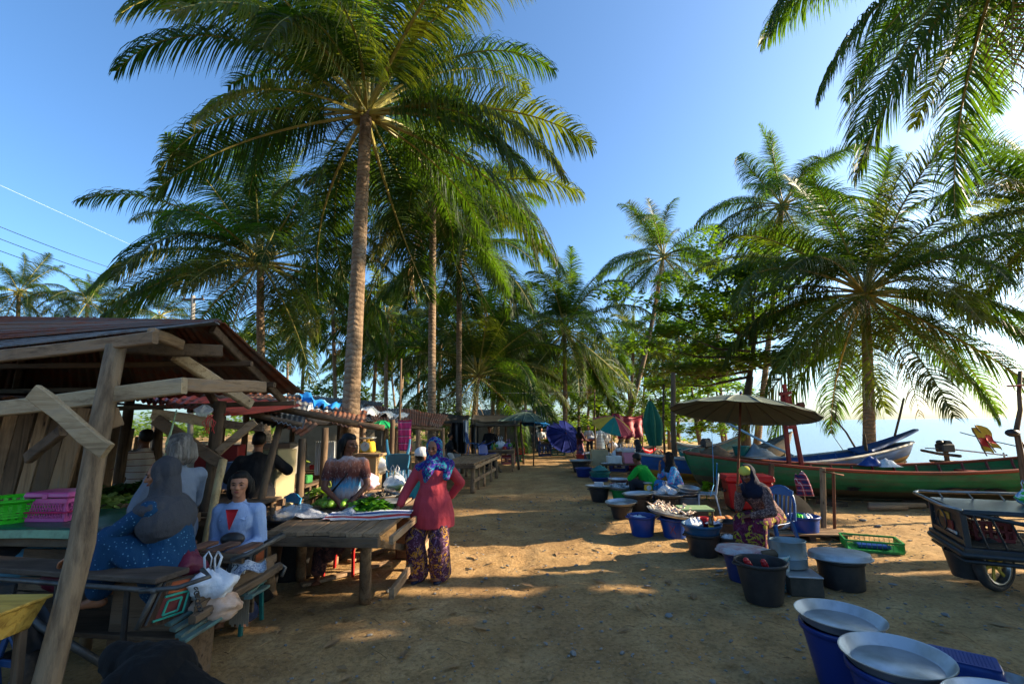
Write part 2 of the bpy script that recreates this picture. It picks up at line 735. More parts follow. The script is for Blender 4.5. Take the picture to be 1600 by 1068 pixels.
def palm(label, base, top, r0=.2, r1=.12, L=5.0, nf=26, seed=1, lod=0, bend=.0, nuts=0, emax=84, emin=-50, dry=1, group=None, tilt=0.0, az0=None, bulge=1.35):
    r = random.Random(seed)
    base, top = V(base), V(top)
    root = thing('palm_tree', label, 'palm tree', base, 0, group)
    d = top - base
    # trunk: foot flare, gentle curve, leaf scars as shallow rings
    N = 14 if lod else 60
    side = V((-d.y, d.x, 0))
    side = side.normalized() if side.length > .05 else V((1, 0, 0))
    out = V((d.x, d.y, 0))
    pts, rr = [], []
    for i in range(N + 1):
        u = i / N
        # curves so that the foot leans and the head stands up
        q = V((d.x * (u + .28 * u * (1 - u)), d.y * (u + .28 * u * (1 - u)), d.z * u)) + side * bend * sin(pi * u)
        w = r0 * lerp(1, r1 / r0, u ** .6) * (1 + (bulge - 1) * math.exp(-u * 14))
        if not lod:
            w *= 1 + .008 * ((i % 2) - .5) + .02 * noise.noise(V((i * .35, seed, 0)))
        pts.append(q)
        rr.append(w)
    m = MB()
    m.tube(pts, rr, 8 if lod else 16)
    m.obj('trunk', BARK, root, smooth=True)
    c = d + V((0, 0, .05))
    # fronds: youngest upright in the middle, oldest hanging
    a = az0 if az0 is not None else r.uniform(0, 6.28)
    for i in range(nf):
        u = (i + .5) / nf
        a += 2.39996 + r.uniform(-.22, .22)
        el = lerp(emax, emin, u ** .98) + r.uniform(-9, 9)
        fm = frond(el, r.randrange(3), False, lod)
        s = L / 5 * (r.uniform(.78, 1.1) * (lerp(.78, 1, min(1, u * 3.2))))
        o = inst('frond', fm, root, c + V((cos(a), sin(a), 0)) * r1 * .7 + V((0, 0, -.32 * u * L / 5)), (r.uniform(-.5, .5), r.uniform(-.14, .14), a), s)
    for i in range(dry):
        a = r.uniform(0, 6.28)
        inst('frond', frond(-45, i, True), root, c + V((cos(a) * r1, sin(a) * r1, -.4)), (r.uniform(-.2, .2), rad(r.uniform(8, 28)), a), L / 5 * .72)
    if nuts:
        m = MB()
        m.ball((0, 0, 0), (.105, .105, .13), 9, 7)
        nm = m.mesh('coconut', NUT, True)
        for i in range(nuts):
            a = r.uniform(0, 6.28)
            inst('coconut', nm, root, c + V((cos(a) * (r1 + .16), sin(a) * (r1 + .16), r.uniform(-.45, -.12))), (r.uniform(-.5, .5), r.uniform(-.5, .5), 0), r.uniform(.8, 1.15))
    return root


# --- the palms one can tell apart, nearest first
b = P(545, 690, 9.3); b.z = 0
palm('tallest palm in the market, thick pale trunk rising behind the table of green mangoes', b, P(573, 165, 9.3), .205, .125, 5.4, 44, 3, 0, .0, 7, 80, -24, 0, bulge=1.5)
b = P(676, 665, 15.5); b.z = 0
palm('straight palm with slim trunk just behind the woman in pink, second tallest of the row', b, P(677, 305, 15.5), .15, .12, 5.4, 34, 8, 0, .05, 5, 80, -40, 1)
b = P(717, 660, 21); b.z = 0
palm('straight thin-trunked palm beside the black tarpaulin stall', b, P(718, 385, 21), .15, .12, 5.8, 32, 21, 0, .0, 0, 82, -42, 1)
b = P(425, 700, 17.5); b.z = 0
palm('broad palm with arching fronds and green coconuts above the rusty shed roof', b, P(408, 402, 17.5), .18, .13, 6.4, 38, 15, 0, .15, 8, 88, -45, 1)
b = P(1353, 705, 15.5); b.z = gz(b.x, b.y)
palm('short palm with wide drooping crown standing on the shore behind the green boat', b, P(1350, 450, 15.5), .20, .14, 6.0, 46, 33, 0, .0, 4, 84, -50, 1)
b = P(1182, 720, 25); b.z = 0
palm('tall palm leaning right with its crown high above the sea almond tree', b, P(1222, 318, 25), .17, .13, 5.4, 30, 41, 0, .3, 5, 84, -60, 1)
b = P(965, 662, 31); b.z = 0
palm('slim palm leaning right over the maroon tarpaulin', b, P(1036, 398, 31), .17, .13, 5.4, 28, 52, 0, -.2, 2, 84, -58, 1)
b = P(882, 672, 29); b.z = 0
palm('upright palm with shaggy crown at the end of the road by the tilted blue umbrella', b, P(882, 512, 29), .16, .13, 6.2, 38, 64, 0, .0, 3, 84, -66, 3)
b = P(733, 672, 24); b.z = 0
palm('young palm with feathery upright fronds behind the black tarpaulin stall', b, P(747, 580, 24), .15, .13, 6.4, 28, 71, 0, .0, 0, 84, -30, 1)
b = P(34, 690, 38); b.z = 0
palm('yellowish palm above the rusty roof, at the far left behind the shed', b, P(30, 455, 38), .18, .13, 4.6, 26, 82, 0, .0, 6, 82, -60, 0)
b = P(136, 690, 40); b.z = 0
palm('sunlit yellowish palm with orange coconuts behind the rusty roof', b, P(137, 468, 40), .18, .13, 4.4, 28, 87, 0, .0, 6, 84, -60, 0)
b = P(240, 690, 42); b.z = 0
palm('palm half hidden behind the arching fronds, third behind the rusty roof', b, P(250, 492, 42), .18, .13, 4.6, 24, 93, 0, .0, 0, 80, -60, 1)
# right edge: crowns that hang into the picture
palm('palm outside the picture at right whose fronds hang into the top corner', (9.9, 6.0, -.02), P(1590, -160, 7.2), .2, .13, 5.3, 36, 105, 0, .2, 3, 70, -58, 2)
palm('palm at the right edge with bushy fronds hanging down to the sea', (16.6, 13.6, -.35), P(1650, 325, 13.8), .2, .13, 4.8, 32, 119, 0, .2, 4, 80, -60, 2)
# grove behind
G1 = 'palms of the grove behind the market'
r = random.Random(77)
spots = [(520, 30, 480), (480, 36, 500), (590, 33, 525), (604, 30, 490), (632, 36, 510), (655, 42, 545), (560, 44, 540), (690, 38, 500), (765, 33, 500), (783, 30, 545), (800, 40, 560),
         (820, 46, 555), (838, 36, 575), (855, 52, 590), (905, 50, 570), (925, 44, 585), (948, 56, 590), (975, 48, 560), (990, 40, 520), (1010, 52, 565), (1035, 46, 550), (1060, 40, 535),
         (1090, 50, 560), (340, 48, 520), (450, 50, 530), (380, 56, 535), (745, 52, 560), (715, 48, 540), (660, 60, 570), (610, 56, 565), (880, 66, 600), (930, 70, 605), (800, 64, 595), (1120, 36, 520), (545, 62, 575)]
REG = ((340, 'behind the broad palm'), (455, 'left of the tallest trunk'), (548, 'beside the tallest trunk'), (625, 'left of the second trunk'), (672, 'right of the second trunk'), (735, 'above the net roof stall'), (775, 'above the grey-green umbrella'), (815, 'above the parked pickup'), (845, 'left of the shaggy palm'), (895, 'right of the shaggy palm'), (940, 'above the far shoppers'), (985, 'above the maroon tarpaulin'), (1030, 'behind the sea almond'), (1080, 'above the olive umbrella'))
ORD = ('nearest', 'second nearest', 'third nearest', 'fourth nearest', 'fifth nearest')
reg = lambda px: max(k for k, g in enumerate(REG) if px >= g[0])
for i, (px, Y, py) in enumerate(spots):
    b = P(px + r.uniform(-14, 14), 670, Y)
    b.z = 0
    tp = P(px, py, Y)
    palm(ORD[sorted(q[1] for q in spots if reg(q[0]) == reg(px)).index(Y)] + ' slim grove palm ' + REG[reg(px)][1], b, tp, .16, .12, 4.6, 20, 200 + i, 1, r.uniform(-.4, .4), 0, 82, -60, 1 if i % 3 == 0 else 0, G1)


# ------------------------------------------------------------------ broad-leaved trees
ALM = leafmat('sea_almond_leaf', (52, 80, 26), (118, 156, 22), .4, .0, .5, .4, (150, 92, 30))
BUSH = leafmat('bush_leaf', (64, 88, 28), (130, 160, 30), .45, .0, .45, .3)
TBARK = plain('tree_bark', (104, 90, 74), .9, (54, 44, 36), 5, .8, bump=.6, stretch=(1, 1, .4))


def leafclump(m, c, rx, ry, rz, n, s, r, flat=.5):
    for i in range(n):
        while True:
            d = V((r.uniform(-1, 1), r.uniform(-1, 1), r.uniform(-1, 1)))
            if .25 < d.length < 1:
                break
        p = V(c) + V((d.x * rx, d.y * ry, d.z * rz))
        a = r.uniform(0, 6.28)
        u = V((cos(a), sin(a), r.uniform(-.6, .3))).normalized()
        w = V((-sin(a), cos(a), r.uniform(-flat, flat))).normalized()
        q = s * r.uniform(.7, 1.3)
        m.add([p, p + u * q * .62 + w * q * .3 - V((0, 0, .05 * q)), p + u * q, p + u * q * .62 - w * q * .3 - V((0, 0, .05 * q))], [(0, 1, 2, 3)])


def tree(name, label, base, branches, clumps, mat, r0, leaf=.2, seed=1, cat='tree'):
    """branches: (points, r start, r end); clumps: (centre, rx, ry, rz, count)"""
    r = random.Random(seed)
    base = V(base)
    root = thing(name, label, cat, base)
    m = MB()
    pts, ra, rb = branches[0]
    m.tube([V(p) - base for p in pts], [lerp(ra, rb, i / (len(pts) - 1)) for i in range(len(pts))], 10)
    m.obj('trunk', TBARK, root, smooth=True)
    for pts, ra, rb in branches[1:]:
        m = MB()
        m.tube([V(p) - base for p in pts], [lerp(ra, rb, i / (len(pts) - 1)) for i in range(len(pts))], 7)
        m.obj('branch', TBARK, root, smooth=True)
    m = MB()
    for c, rx, ry, rz, n in clumps:
        leafclump(m, V(c) - base, rx, ry, rz, n, leaf, r)
    m.obj('crown', mat, root)
    return root


def almond():
    Y = 18.5
    b = P(1166, 700, Y); b.z = 0
    fork = P(1172, 588, Y)
    br = [([b, P(1162, 650, Y), P(1168, 615, Y), fork], .2, .13)]
    r = random.Random(4)
    tips, cl = [], []
    for (px, py, dy) in ((1050, 582, 0), (1020, 540, 1.5), (1000, 470, .5), (1060, 520, -1.5), (1080, 450, 1), (1120, 480, -1), (1155, 430, .8), (1190, 400, 0), (1230, 440, 1.5), (1250, 500, -.5),
                         (1270, 560, 1), (1130, 545, 2.5), (1215, 560, -2), (1100, 570, 3), (1180, 500, 2.5), (1035, 600, 2.6), (1110, 400, 2)):
        tp = P(px, py, Y + dy)
        hub = fork.lerp(P(1168, 440, Y), max(0, (600 - py) / 230) * .75)
        midp = hub.lerp(tp, .5) + V((0, 0, -.25))
        br.append(([hub, midp, tp], .065, .018))
        for k in range(7):
            q = hub.lerp(tp, .35 + .75 * k / 5) + V((r.uniform(-.4, .4), r.uniform(-.6, .6), r.uniform(0, .22)))
            cl.append((q, r.uniform(.5, .95), r.uniform(.6, 1.0), r.uniform(.16, .38), 120))
    br.insert(1, ([fork, P(1180, 520, Y), P(1172, 450, Y), P(1176, 395, Y)], .1, .03))
    tree('sea_almond_tree', 'sea almond tree with flat tiers of bright green leaves behind the olive umbrella', b, br, cl, ALM, .2, .24, 6)


almond()


def bushy(label, base, h, w, n, leaf=.22, seed=1, mat=None, name='broadleaf_tree', cat='tree', low=.25, trunk=.14):
    r = random.Random(seed)
    b = V(base)
    br = [([b, b + V((r.uniform(-.2, .2), 0, h * .3)), b + V((r.uniform(-.4, .4), r.uniform(-.3, .3), h * .8))], trunk, trunk * .4)]
    cl = []
    for i in range(n):
        a, q = r.uniform(0, 6.28), r.random() ** .5
        z = h * lerp(low, 1, r.random())
        e = math.sqrt(max(.08, 1 - ((z / h - (1 + low) / 2) / ((1.05 - low) / 2)) ** 2))
        c = b + V((cos(a) * q * w * e, sin(a) * q * w * e, z))
        cl.append((c, r.uniform(.35, .7) * w * .42, r.uniform(.35, .7) * w * .42, r.uniform(.3, .55) * w * .34, 70))
        if i % 4 == 0:
            br.append(([b + V((0, 0, h * r.uniform(.25, .6))), b.lerp(c, .6) + V((0, 0, h * .15)), c], trunk * .4, .015))
    return tree(name, label, b, br, cl, mat or BUSH, trunk, leaf, seed, cat)


b = P(512, 690, 34); b.z = 0
bushy('yellow-green leafy tree glowing in the sun behind the tin roofs', b, 5.0, 3.2, 46, .34, 3)
b = P(935, 690, 34); b.z = 0
bushy('leafy green tree beside the upright palm at the end of the road', b, 3.6, 2.2, 30, .3, 5)
for i, (px, Y, h, w, lab) in enumerate(((1045, 30, 4.4, 2.4, 'airy shore tree behind the folded green umbrella'), (1095, 26, 4.6, 2.2, 'shore tree with reddish leaves left of the leaning trunks'), (1130, 33, 5.0, 2.6, 'shore tree behind the sea almond'),
                                    (1000, 40, 3.6, 2.4, 'round leafy tree behind the maroon tarpaulin'), (850, 58, 6, 4, 'dark leafy tree beyond the parked pickup'), (780, 52, 5.5, 4, 'leafy tree beyond the long grey roof'), (690, 50, 5, 4, 'leafy tree between slim trunks beyond the tin roofs'), (600, 48, 5, 4.5, 'leafy tree in the gap behind the tin roofs'))):
    b = P(px, 680, Y); b.z = gz(b.x, b.y)
    bushy(lab, b, h, w, 34, .3, 30 + i, ALM if i in (0, 1, 2) else BUSH)
# trees on the right outside the picture: they give the road its shade
SH = 'trees outside the picture that shade the foreground'
for i, (x, y, h, w, n, lo) in enumerate(((12.6, 2.9, 9.0, 3.1, 150, .12), (15.5, -1.4, 9.5, 3.4, 90, .2), (9.5, -1.6, 6.5, 2.6, 70, .2), (15.8, 6.2, 12.2, 2.6, 90, .76), (17.2, 2.6, 11, 3.2, 90, .4))):
    tag(bushy('leafy tree standing right of the market outside the picture', (x, y, -.05), h, w, n, .5, 60 + i, low=lo, trunk=.2), group=SH)

# the wood beyond the grove, one mass of green
m = MB()
r = random.Random(19)
for i in range(330):
    x, y = r.uniform(-120, 26), r.uniform(72, 120)
    h = r.uniform(1.5, 6.5)
    leafclump(m, (x, y, h * .55), r.uniform(2, 4), 2, h * .5, 60, .8, r, .9)
tag(m.obj('woods', BUSH), kind='stuff')

# undergrowth along the shore and under the grove
m = MB()
r = random.Random(9)
for i in range(260):
    if i < 120:
        p = P(r.uniform(1020, 1150), 690, r.uniform(13.8, 17))
    else:
        p = P(r.uniform(560, 1090), 680, r.uniform(38, 75))
    p.z = gz(p.x, p.y)
    big = 1 if i < 120 else 2.6
    leafclump(m, p + V((0, 0, .12 * big)), .5 * big, .4 * big, .2 * big, 26, .16 * big, r, .9)
tag(m.obj('undergrowth', BUSH), kind='stuff')
# ------------------------------------------------------------------ people
SKIN = {}


def skin(tone):
    if tone not in SKIN:
        c = {'tan': (150, 98, 68), 'brown': (112, 68, 46), 'light': (176, 122, 92)}[tone]
        t = NT('skin_' + tone)
        n = t.noise(14, None, 4)
        t.base(t.mix(t.ramp(n, [(.4, (0, 0, 0)), (.7, (.6,) * 3)]), lin(c), tuple(x * .7 for x in lin(c)[:3]) + (1,)))
        t.p(rough=.5, spec=.35)
        t.b.inputs['Subsurface Weight'].default_value = .08
        t.b.inputs['Subsurface Radius'].default_value = (.02, .008, .004)
        SKIN[tone] = t.m
    return SKIN[tone]


def cloth(name, col, kind='plain', c2=None, c3=None, c4=None, scale=10.0, rough=.85):
    if name in MATS:
        return MATS[name]
    t = NT(name)
    a = lin(col)
    b = lin(c2) if c2 else tuple(x * .8 for x in a[:3]) + (1,)
    fold = t.noise(9, t.map((1, 1, .35)), 4, .6, .3)
    weave = t.noise(160, None, 2)
    if kind == 'plain':
        c = t.mix(t.ramp(t.noise(4, None, 4), [(.4, (0, 0, 0)), (.7, (.6,) * 3)]), a, b)
    elif kind == 'dots':
        v = t.n('TexVoronoi')
        t.set(v, 'Vector', t.co())
        v.inputs['Scale'].default_value = scale
        c = t.mix(t.ramp(v.outputs[0], [(.14, (1, 1, 1)), (.22, (0, 0, 0))]), a, b)
    elif kind == 'stripe':
        x = t.n('SeparateXYZ')
        t.set(x, 0, t.co())
        f = t.math('FRACT', t.math('MULTIPLY', x.outputs[2], scale))
        c = t.ramp(f, [(0, a), (.5, b), (.62, lin(c3) if c3 else a), (.72, a)], 'CONSTANT')
    elif kind == 'plaid':
        x = t.n('SeparateXYZ')
        t.set(x, 0, t.co())
        f1 = t.math('FRACT', t.math('MULTIPLY', x.outputs[2], scale))
        f2 = t.math('FRACT', t.math('MULTIPLY', t.math('ADD', x.outputs[0], x.outputs[1]), scale))
        g = lambda f: t.ramp(f, [(0, a), (.3, b), (.5, lin(c3)), (.6, b), (.8, a)], 'CONSTANT')
        c = t.mix(.5, g(f1), g(f2))
    elif kind == 'batik':
        n1 = t.noise(scale, None, 3, .5, .8)
        n2 = t.noise(scale * 2.1, t.map(loc=(3, 1, 2)), 3, .5, 1.2)
        c = t.ramp(n1, [(0, a), (.42, b), (.53, lin(c3)), (.6, a)], 'CONSTANT')
        c = t.mix(t.ramp(n2, [(.56, (0, 0, 0)), (.58, (1, 1, 1)), (.66, (0, 0, 0))]), c, lin(c4 or c3))
    elif kind == 'tie':
        x = t.n('SeparateXYZ')
        t.set(x, 0, t.co())
        z = t.math('MULTIPLY_ADD', t.noise(22, t.map((1.6, 1.6, .35)), 3, .7), .16, x.outputs[2])
        f = t.math('FRACT', t.math('MULTIPLY', z, scale))
        c = t.ramp(f, [(0, a), (.22, b), (.42, lin(c3)), (.62, lin(c4)), (.85, a)])
        c = t.mix(t.ramp(t.noise(70, t.map((1, 1, .4)), 2), [(.6, (0, 0, 0)), (.68, (.35,) * 3)]), c, lin((206, 190, 180)))
    t.base(t.mix(.25, c, t.ramp(weave, [(.3, (.6,) * 3), (.7, (1.2,) * 3)]), 'MULTIPLY'))
    t.p(rough=rough, spec=.2, sheen=.02)
    t.bump(t.math('MULTIPLY_ADD', weave, .08, fold), .5, .03)
    MATS[name] = t.m
    return t.m


HAIR = plain('hair_black', (14, 12, 11), .5, (26, 22, 20), 40, .6, bump=.5, stretch=(1, 1, .1), spec=.2)
HGREY = plain('hair_grey', (70, 66, 62), .45, (150, 146, 140), 40, .8, bump=.5, stretch=(1, 1, .1))
EYEM = plain('eye_dark', (30, 22, 18), .2, bump=0)
LIPM = plain('lip_red', (136, 62, 54), .4, bump=0)
SANDAL = plain('sandal_rubber', (20, 34, 60), .6)
REM = []


def remesh(m, name, mat, parent, vox, wr=0.0, sm=4):
    o = m.obj(name, mat, parent, smooth=True)
    md = o.modifiers.new('r', 'REMESH')
    md.mode = 'VOXEL'
    md.voxel_size = vox
    md.use_smooth_shade = True
    if sm:
        s2 = o.modifiers.new('s', 'SMOOTH')
        s2.iterations = sm
        s2.factor = .5
    REM.append((o, wr))
    return o


def finish_remesh():
    dg = bpy.context.evaluated_depsgraph_get()
    for o, wr in REM:
        me = bpy.data.meshes.new_from_object(o.evaluated_get(dg), preserve_all_data_layers=False, depsgraph=dg)
        mats = list(o.data.materials)
        if wr:
            me.update()
            seed = V((hash(o.name) % 97, 3, 7))
            ns = [v.normal.copy() for v in me.vertices]
            for v, n in zip(me.vertices, ns):
                q = V((v.co.x * 9, v.co.y * 9, v.co.z * 4.5)) + seed
                v.co += n * (wr * (1.6 * (.5 - abs(noise.noise(q))) + .5 * noise.noise(q * 2.6)))
        me.name = o.name
        me.materials.clear()
        for k in mats:
            me.materials.append(k)
        me.shade_smooth()
        o.modifiers.clear()
        o.data = me
    REM.clear()


def ik(a, b, l1, l2, pole):
    d = b - a
    L = d.length
    if L > (l1 + l2) * .995:
        b = a + d * ((l1 + l2) * .995 / L)
        d = b - a
        L = d.length
    L = max(L, abs(l1 - l2) * 1.05 + 1e-3)
    u = d.normalized()
    k = (l1 * l1 - l2 * l2 + L * L) / (2 * L)
    h = math.sqrt(max(l1 * l1 - k * k, 0))
    w = V(pole) - u * V(pole).dot(u)
    w = w.normalized() if w.length > 1e-5 else u.orthogonal()
    return a + u * k + w * h, b


def person(label, loc, rz, ht=1.6, hip=None, lean=0, side=0, yaw=0, pitch=0, hands=None, feet=None, epole=None, kpole=None, tone='tan', wide=1.0,
           top=None, sleeve=1.0, bottom='trousers', bm=None, hem=.12, hair='short', hairm=None, head=None, headm=None, vox=.012, face=True, shoes=SANDAL, group=None, fingers=True,
           tail=.0, belly=0.0, nod=0):
    """local frame: faces +Y, +X is the person's right. hands/feet: (right, left) targets in local metres (for 1.6 m)."""
    k = ht / 1.6
    root = thing('person', label, 'person', loc, rz, group, sc=k)
    hip = V(hip or (0, 0, .84))
    lr, sr_ = rad(lean), rad(side)
    up = V((sin(sr_), sin(lr) * cos(sr_), cos(lr) * cos(sr_)))
    rt = V((1, 0, 0))
    rt = (rt - up * rt.dot(up)).normalized()
    fw = up.cross(rt)
    chest, nb = hip + up * .30 + fw * .01, hip + up * .47
    sh = [nb - up * .055 + rt * (.165 * wide ** .5), nb - up * .055 - rt * (.165 * wide ** .5)]
    hj = [hip + rt * .085 * wide - up * .03, hip - rt * .085 * wide - up * .03]
    hands = hands or ((.24, .06, hip.z - .02), (-.24, .06, hip.z - .02))
    feet = feet or ((.10, .02, .07), (-.10, -.02, .07))
    epole = epole or ((.5, -1, -.2), (-.5, -1, -.2))
    kpole = kpole or ((.15, 1, .3), (-.15, 1, .3))
    el, ha, kn, an = [], [], [], []
    for i in (0, 1):
        e, h = ik(sh[i], V(hands[i]), .275, .245, epole[i])
        el.append(e); ha.append(h)
        e, h = ik(hj[i], V(feet[i]), .40, .385, kpole[i])
        kn.append(e); an.append(h)
    hy, hp = rad(yaw), rad(pitch)
    fh = V((-sin(hy) * cos(hp), cos(hy) * cos(hp), sin(hp)))
    # head turns in the world frame of the body, neck follows halfway
    hc = nb + up * .075 + (fw * .07 + V((0, 0, .01)) if nod else V((0, 0, .10))) + fh * .02
    rh = fh.cross(V((0, 0, 1))).normalized()
    uh = rh.cross(fh)
    HM = M((rh, fh, uh)).transposed()
    hd = lambda x, y, z: hc + HM @ V((x, y, z))
    B = M((rt, fw, up)).transposed()
    # ---- body, one continuous surface
    m = MB()
    m.ball(hip + up * .02, (.155 * wide, .11 * wide, .13), 14, 10, B)
    m.capsule(hip, chest, .115 * wide, .12 * wide ** .7, 14)
    m.ball(chest + up * .04, (.155 * wide ** .7, .105 * wide ** .5, .16), 14, 10, B)
    m.capsule(sh[0], sh[1], .058, .058)
    m.capsule(nb - up * .03, hc - uh * .05, .056, .05)
    for i in (0, 1):
        m.capsule(sh[i], el[i], .05, .038); m.capsule(el[i], ha[i], .038, .027)
        m.capsule(hj[i], kn[i], .088 * wide ** .5, .055); m.capsule(kn[i], kn[i].lerp(an[i], .4), .052, .054); m.capsule(kn[i].lerp(an[i], .4), an[i], .054, .034)
        # foot
        toe = V((an[i].x, an[i].y, 0)) - V((hip.x, hip.y, 0))
        shin = (an[i] - kn[i]).normalized()
        t = fw - shin * fw.dot(shin)
        t = t.normalized() if t.length > .1 else fw
        if abs(shin.z) > .5:
            t = V((t.x, t.y, 0)).normalized()
        dn = V((0, 0, -1)) if abs(shin.z) > .5 else shin
        m.capsule(an[i] + dn * .03 - t * .035, an[i] + dn * .042 + t * .11, .034, .026)
        m.capsule(an[i] + dn * .01, an[i] + dn * .04 + t * .07, .034, .03)
        sd = t.cross(dn)
        for q in range(5):
            m.capsule(an[i] + dn * .045 + t * .10 + sd * (.018 * (q - 2)), an[i] + dn * .05 + t * (.148 - .005 * abs(q - 1.2) ** 1.5) + sd * (.02 * (q - 2)), .011, .009, 6)
        # hand: palm, four unequal curled fingers, thumb
        f = (ha[i] - el[i]).normalized()
        s = rt * (1 if i else -1)
        s = s - f * s.dot(f)
        s = s.normalized() if s.length > .1 else f.orthogonal()     # towards the thumb
        n = f.cross(s) * (1 if i else -1)
        n = n if n.dot(V((0, 0, -1)) + fw * -.2) > 0 else -n           # palm side
        hb = ha[i]
        m.ball(hb + f * .045, (.046, .036, .017), 10, 8, M((f, s, n)).transposed())
        m.capsule(hb - f * .02, hb + f * .02, .027, .026)
        if fingers:
            for q, fl in enumerate((.066, .076, .07, .054)):
                o0 = hb + f * .078 + s * (.028 - .0185 * q)
                d1 = (f + n * .25).normalized(); d2 = (f * .55 + n * .85).normalized()
                p1 = o0 + d1 * fl * .55
                m.capsule(o0, p1, .0105, .0095, 6); m.capsule(p1, p1 + d2 * fl * .5, .0095, .008, 6)
            o0 = hb + f * .018 + s * .026
            p1 = o0 + (f * .6 + s * .7 + n * .25) * .04
            m.capsule(o0, p1, .0125, .0105, 6); m.capsule(p1, p1 + (f * .9 + s * .2 + n * .35) * .032, .0105, .0085, 6)
    # head
    m.ball(hd(0, -.008, .022), (.075, .094, .095), 16, 12, HM)
    m.ball(hd(0, .018, -.045), (.058, .066, .062), 14, 10, HM)
    m.ball(hd(0, .058, -.088), (.022, .02, .018), 8, 6, HM)
    m.ball(hd(0, .072, .022), (.05, .018, .012), 10, 6, HM)
    m.capsule(hd(0, .082, .012), hd(0, .102, -.028), .009, .014, 8)
    for s in (-1, 1):
        m.ball(hd(.013 * s, .092, -.03), .009, 6, 5)
        m.ball(hd(.04 * s, .062, -.02), (.022, .02, .02), 8, 6, HM)
        m.ball(hd(.078 * s, -.005, -.01), (.008, .018, .03), 8, 6, HM)
    m.ball(hd(0, .074, -.058), (.024, .014, .012), 8, 6, HM)
    remesh(m, 'body', skin(tone), root, vox)
    if face:
        for s in (-1, 1):
            e = MB(); e.ball(hd(.03 * s, .0795, .001), (.013, .008, .0055), 8, 6, HM); e.obj('eye', EYEM, root, True)
            e = MB(); e.chain([hd(.015 * s, .091, .018), hd(.033 * s, .088, .024), hd(.048 * s, .077, .017)], [.003, .004, .002], 6); e.obj('eyebrow', HAIR, root, True)
        e = MB(); e.ball(hd(0, .0895, -.058), (.02, .007, .007), 10, 6, HM); e.obj('lips', LIPM, root, True)
    # ---- clothes
    if top:
        m = MB()
        th = .016
        m.ball(hip + up * (.03 - hem * .25) + fw * belly * .3, (.165 * wide + th, .118 * wide + th + belly * .5, .13 + hem * .6), 16, 10, B)
        m.capsule(hip + fw * belly * .4, chest, .125 * wide + th, .125 * wide ** .7 + th, 14)
        m.ball(chest + up * .04 + fw * .012, (.158 * wide ** .7 + th, .112 * wide ** .5 + th, .165), 16, 10, B)
        if belly:
            m.ball(hip + up * .13 + fw * (.06 + belly * .4), (.14 * wide, .09 + belly * .5, .15), 14, 10, B)
        m.capsule(sh[0] - up * .005, sh[1] - up * .005, .07, .07)
        m.capsule(nb - up * .04, nb + up * .004, .085, .064)
        for i in (0, 1):
            if sleeve <= .55:
                m.capsule(sh[i], sh[i].lerp(el[i], sleeve / .5), .068, .064)
            else:
                m.capsule(sh[i], el[i], .068, .056)
                w = el[i].lerp(ha[i], (sleeve - .5) / .5)
                m.capsule(el[i], w, .056, .047)
        if tail:
            m.lathe([(0, -tail), (.225 * wide, -tail), (.222 * wide, -tail * .5), (.19 * wide, .04), (.15 * wide, .16), (0, .2)], 24, hip + fw * belly * .4, 1.0, .84 + belly)
        remesh(m, 'shirt', top, root, max(vox, .009), .006 if vox < .015 else .004)
    if bottom == 'skirt' and bm:
        # standing sarong with folds
        zb = min(an[0].z, an[1].z) - .035
        m = MB()
        cx = (an[0] + an[1]) / 2
        NR, NA = 18, 56
        def fsk(u, v):
            a = 2 * pi * u
            z = lerp(hip.z + .10, zb, v)
            c = hip.lerp(V((cx.x, cx.y, zb)), v)
            fold = v ** .7 * (.10 * sin(5 * a + 1) + .06 * sin(11 * a + 2 * v))
            rx = lerp(.150 * wide, .178 * wide + abs(an[0].x - an[1].x) * .22, v ** .6) * (1 + fold)
            ry = lerp(.115 * wide, .135 * wide, v ** .6) * (1 + fold)
            if v > .999:
                rx *= .97; ry *= .97
            return (c.x + cos(a) * rx, c.y + sin(a) * ry, z + (.012 * sin(3 * a) if v > .9 else 0))
        m.sheet(lambda u, v: fsk(u, 1 - v), NA, NR, 0)
        m.obj('skirt', bm, root, True)
    elif bm:
        m = MB()
        fr = {'shorts': .75, 'trousers': 1.0, 'wrap': 1.0, 'wide': 1.0}[bottom]
        g = {'shorts': .022, 'trousers': .02, 'wrap': .035, 'wide': .055}[bottom]
        m.ball(hip + up * .03, (.158 * wide + .012, .113 * wide + .012, .13), 16, 10, B)
        for i in (0, 1):
            if fr < 1:
                m.capsule(hj[i], hj[i].lerp(kn[i], fr), .09 * wide ** .5 + g, .07 + g)
            else:
                m.capsule(hj[i], kn[i], .09 * wide ** .5 + g * .35, .056 + g)
                m.capsule(kn[i], an[i] + (kn[i] - an[i]).normalized() * (.06 if bottom != 'wide' else .02), .056 + g, .045 + g * (1.5 if bottom == 'wide' else .9))
        if bottom == 'wrap':
            for w in (.25, .5, .75):
                q = lambda a, b: a.lerp(b, w)
                m.capsule(q(hj[0], hj[1]), q(kn[0], kn[1]), .09, .075)
                m.capsule(q(kn[0], kn[1]), q(an[0], an[1]) + V((0, 0, .12)), .08, .07)
        remesh(m, 'skirt' if bottom == 'wrap' else 'trousers' if bottom != 'shorts' else 'shorts', bm, root, max(vox, .010), .010 if vox < .015 else .004)
    # ---- hair and head cloths
    hm = hairm or HAIR
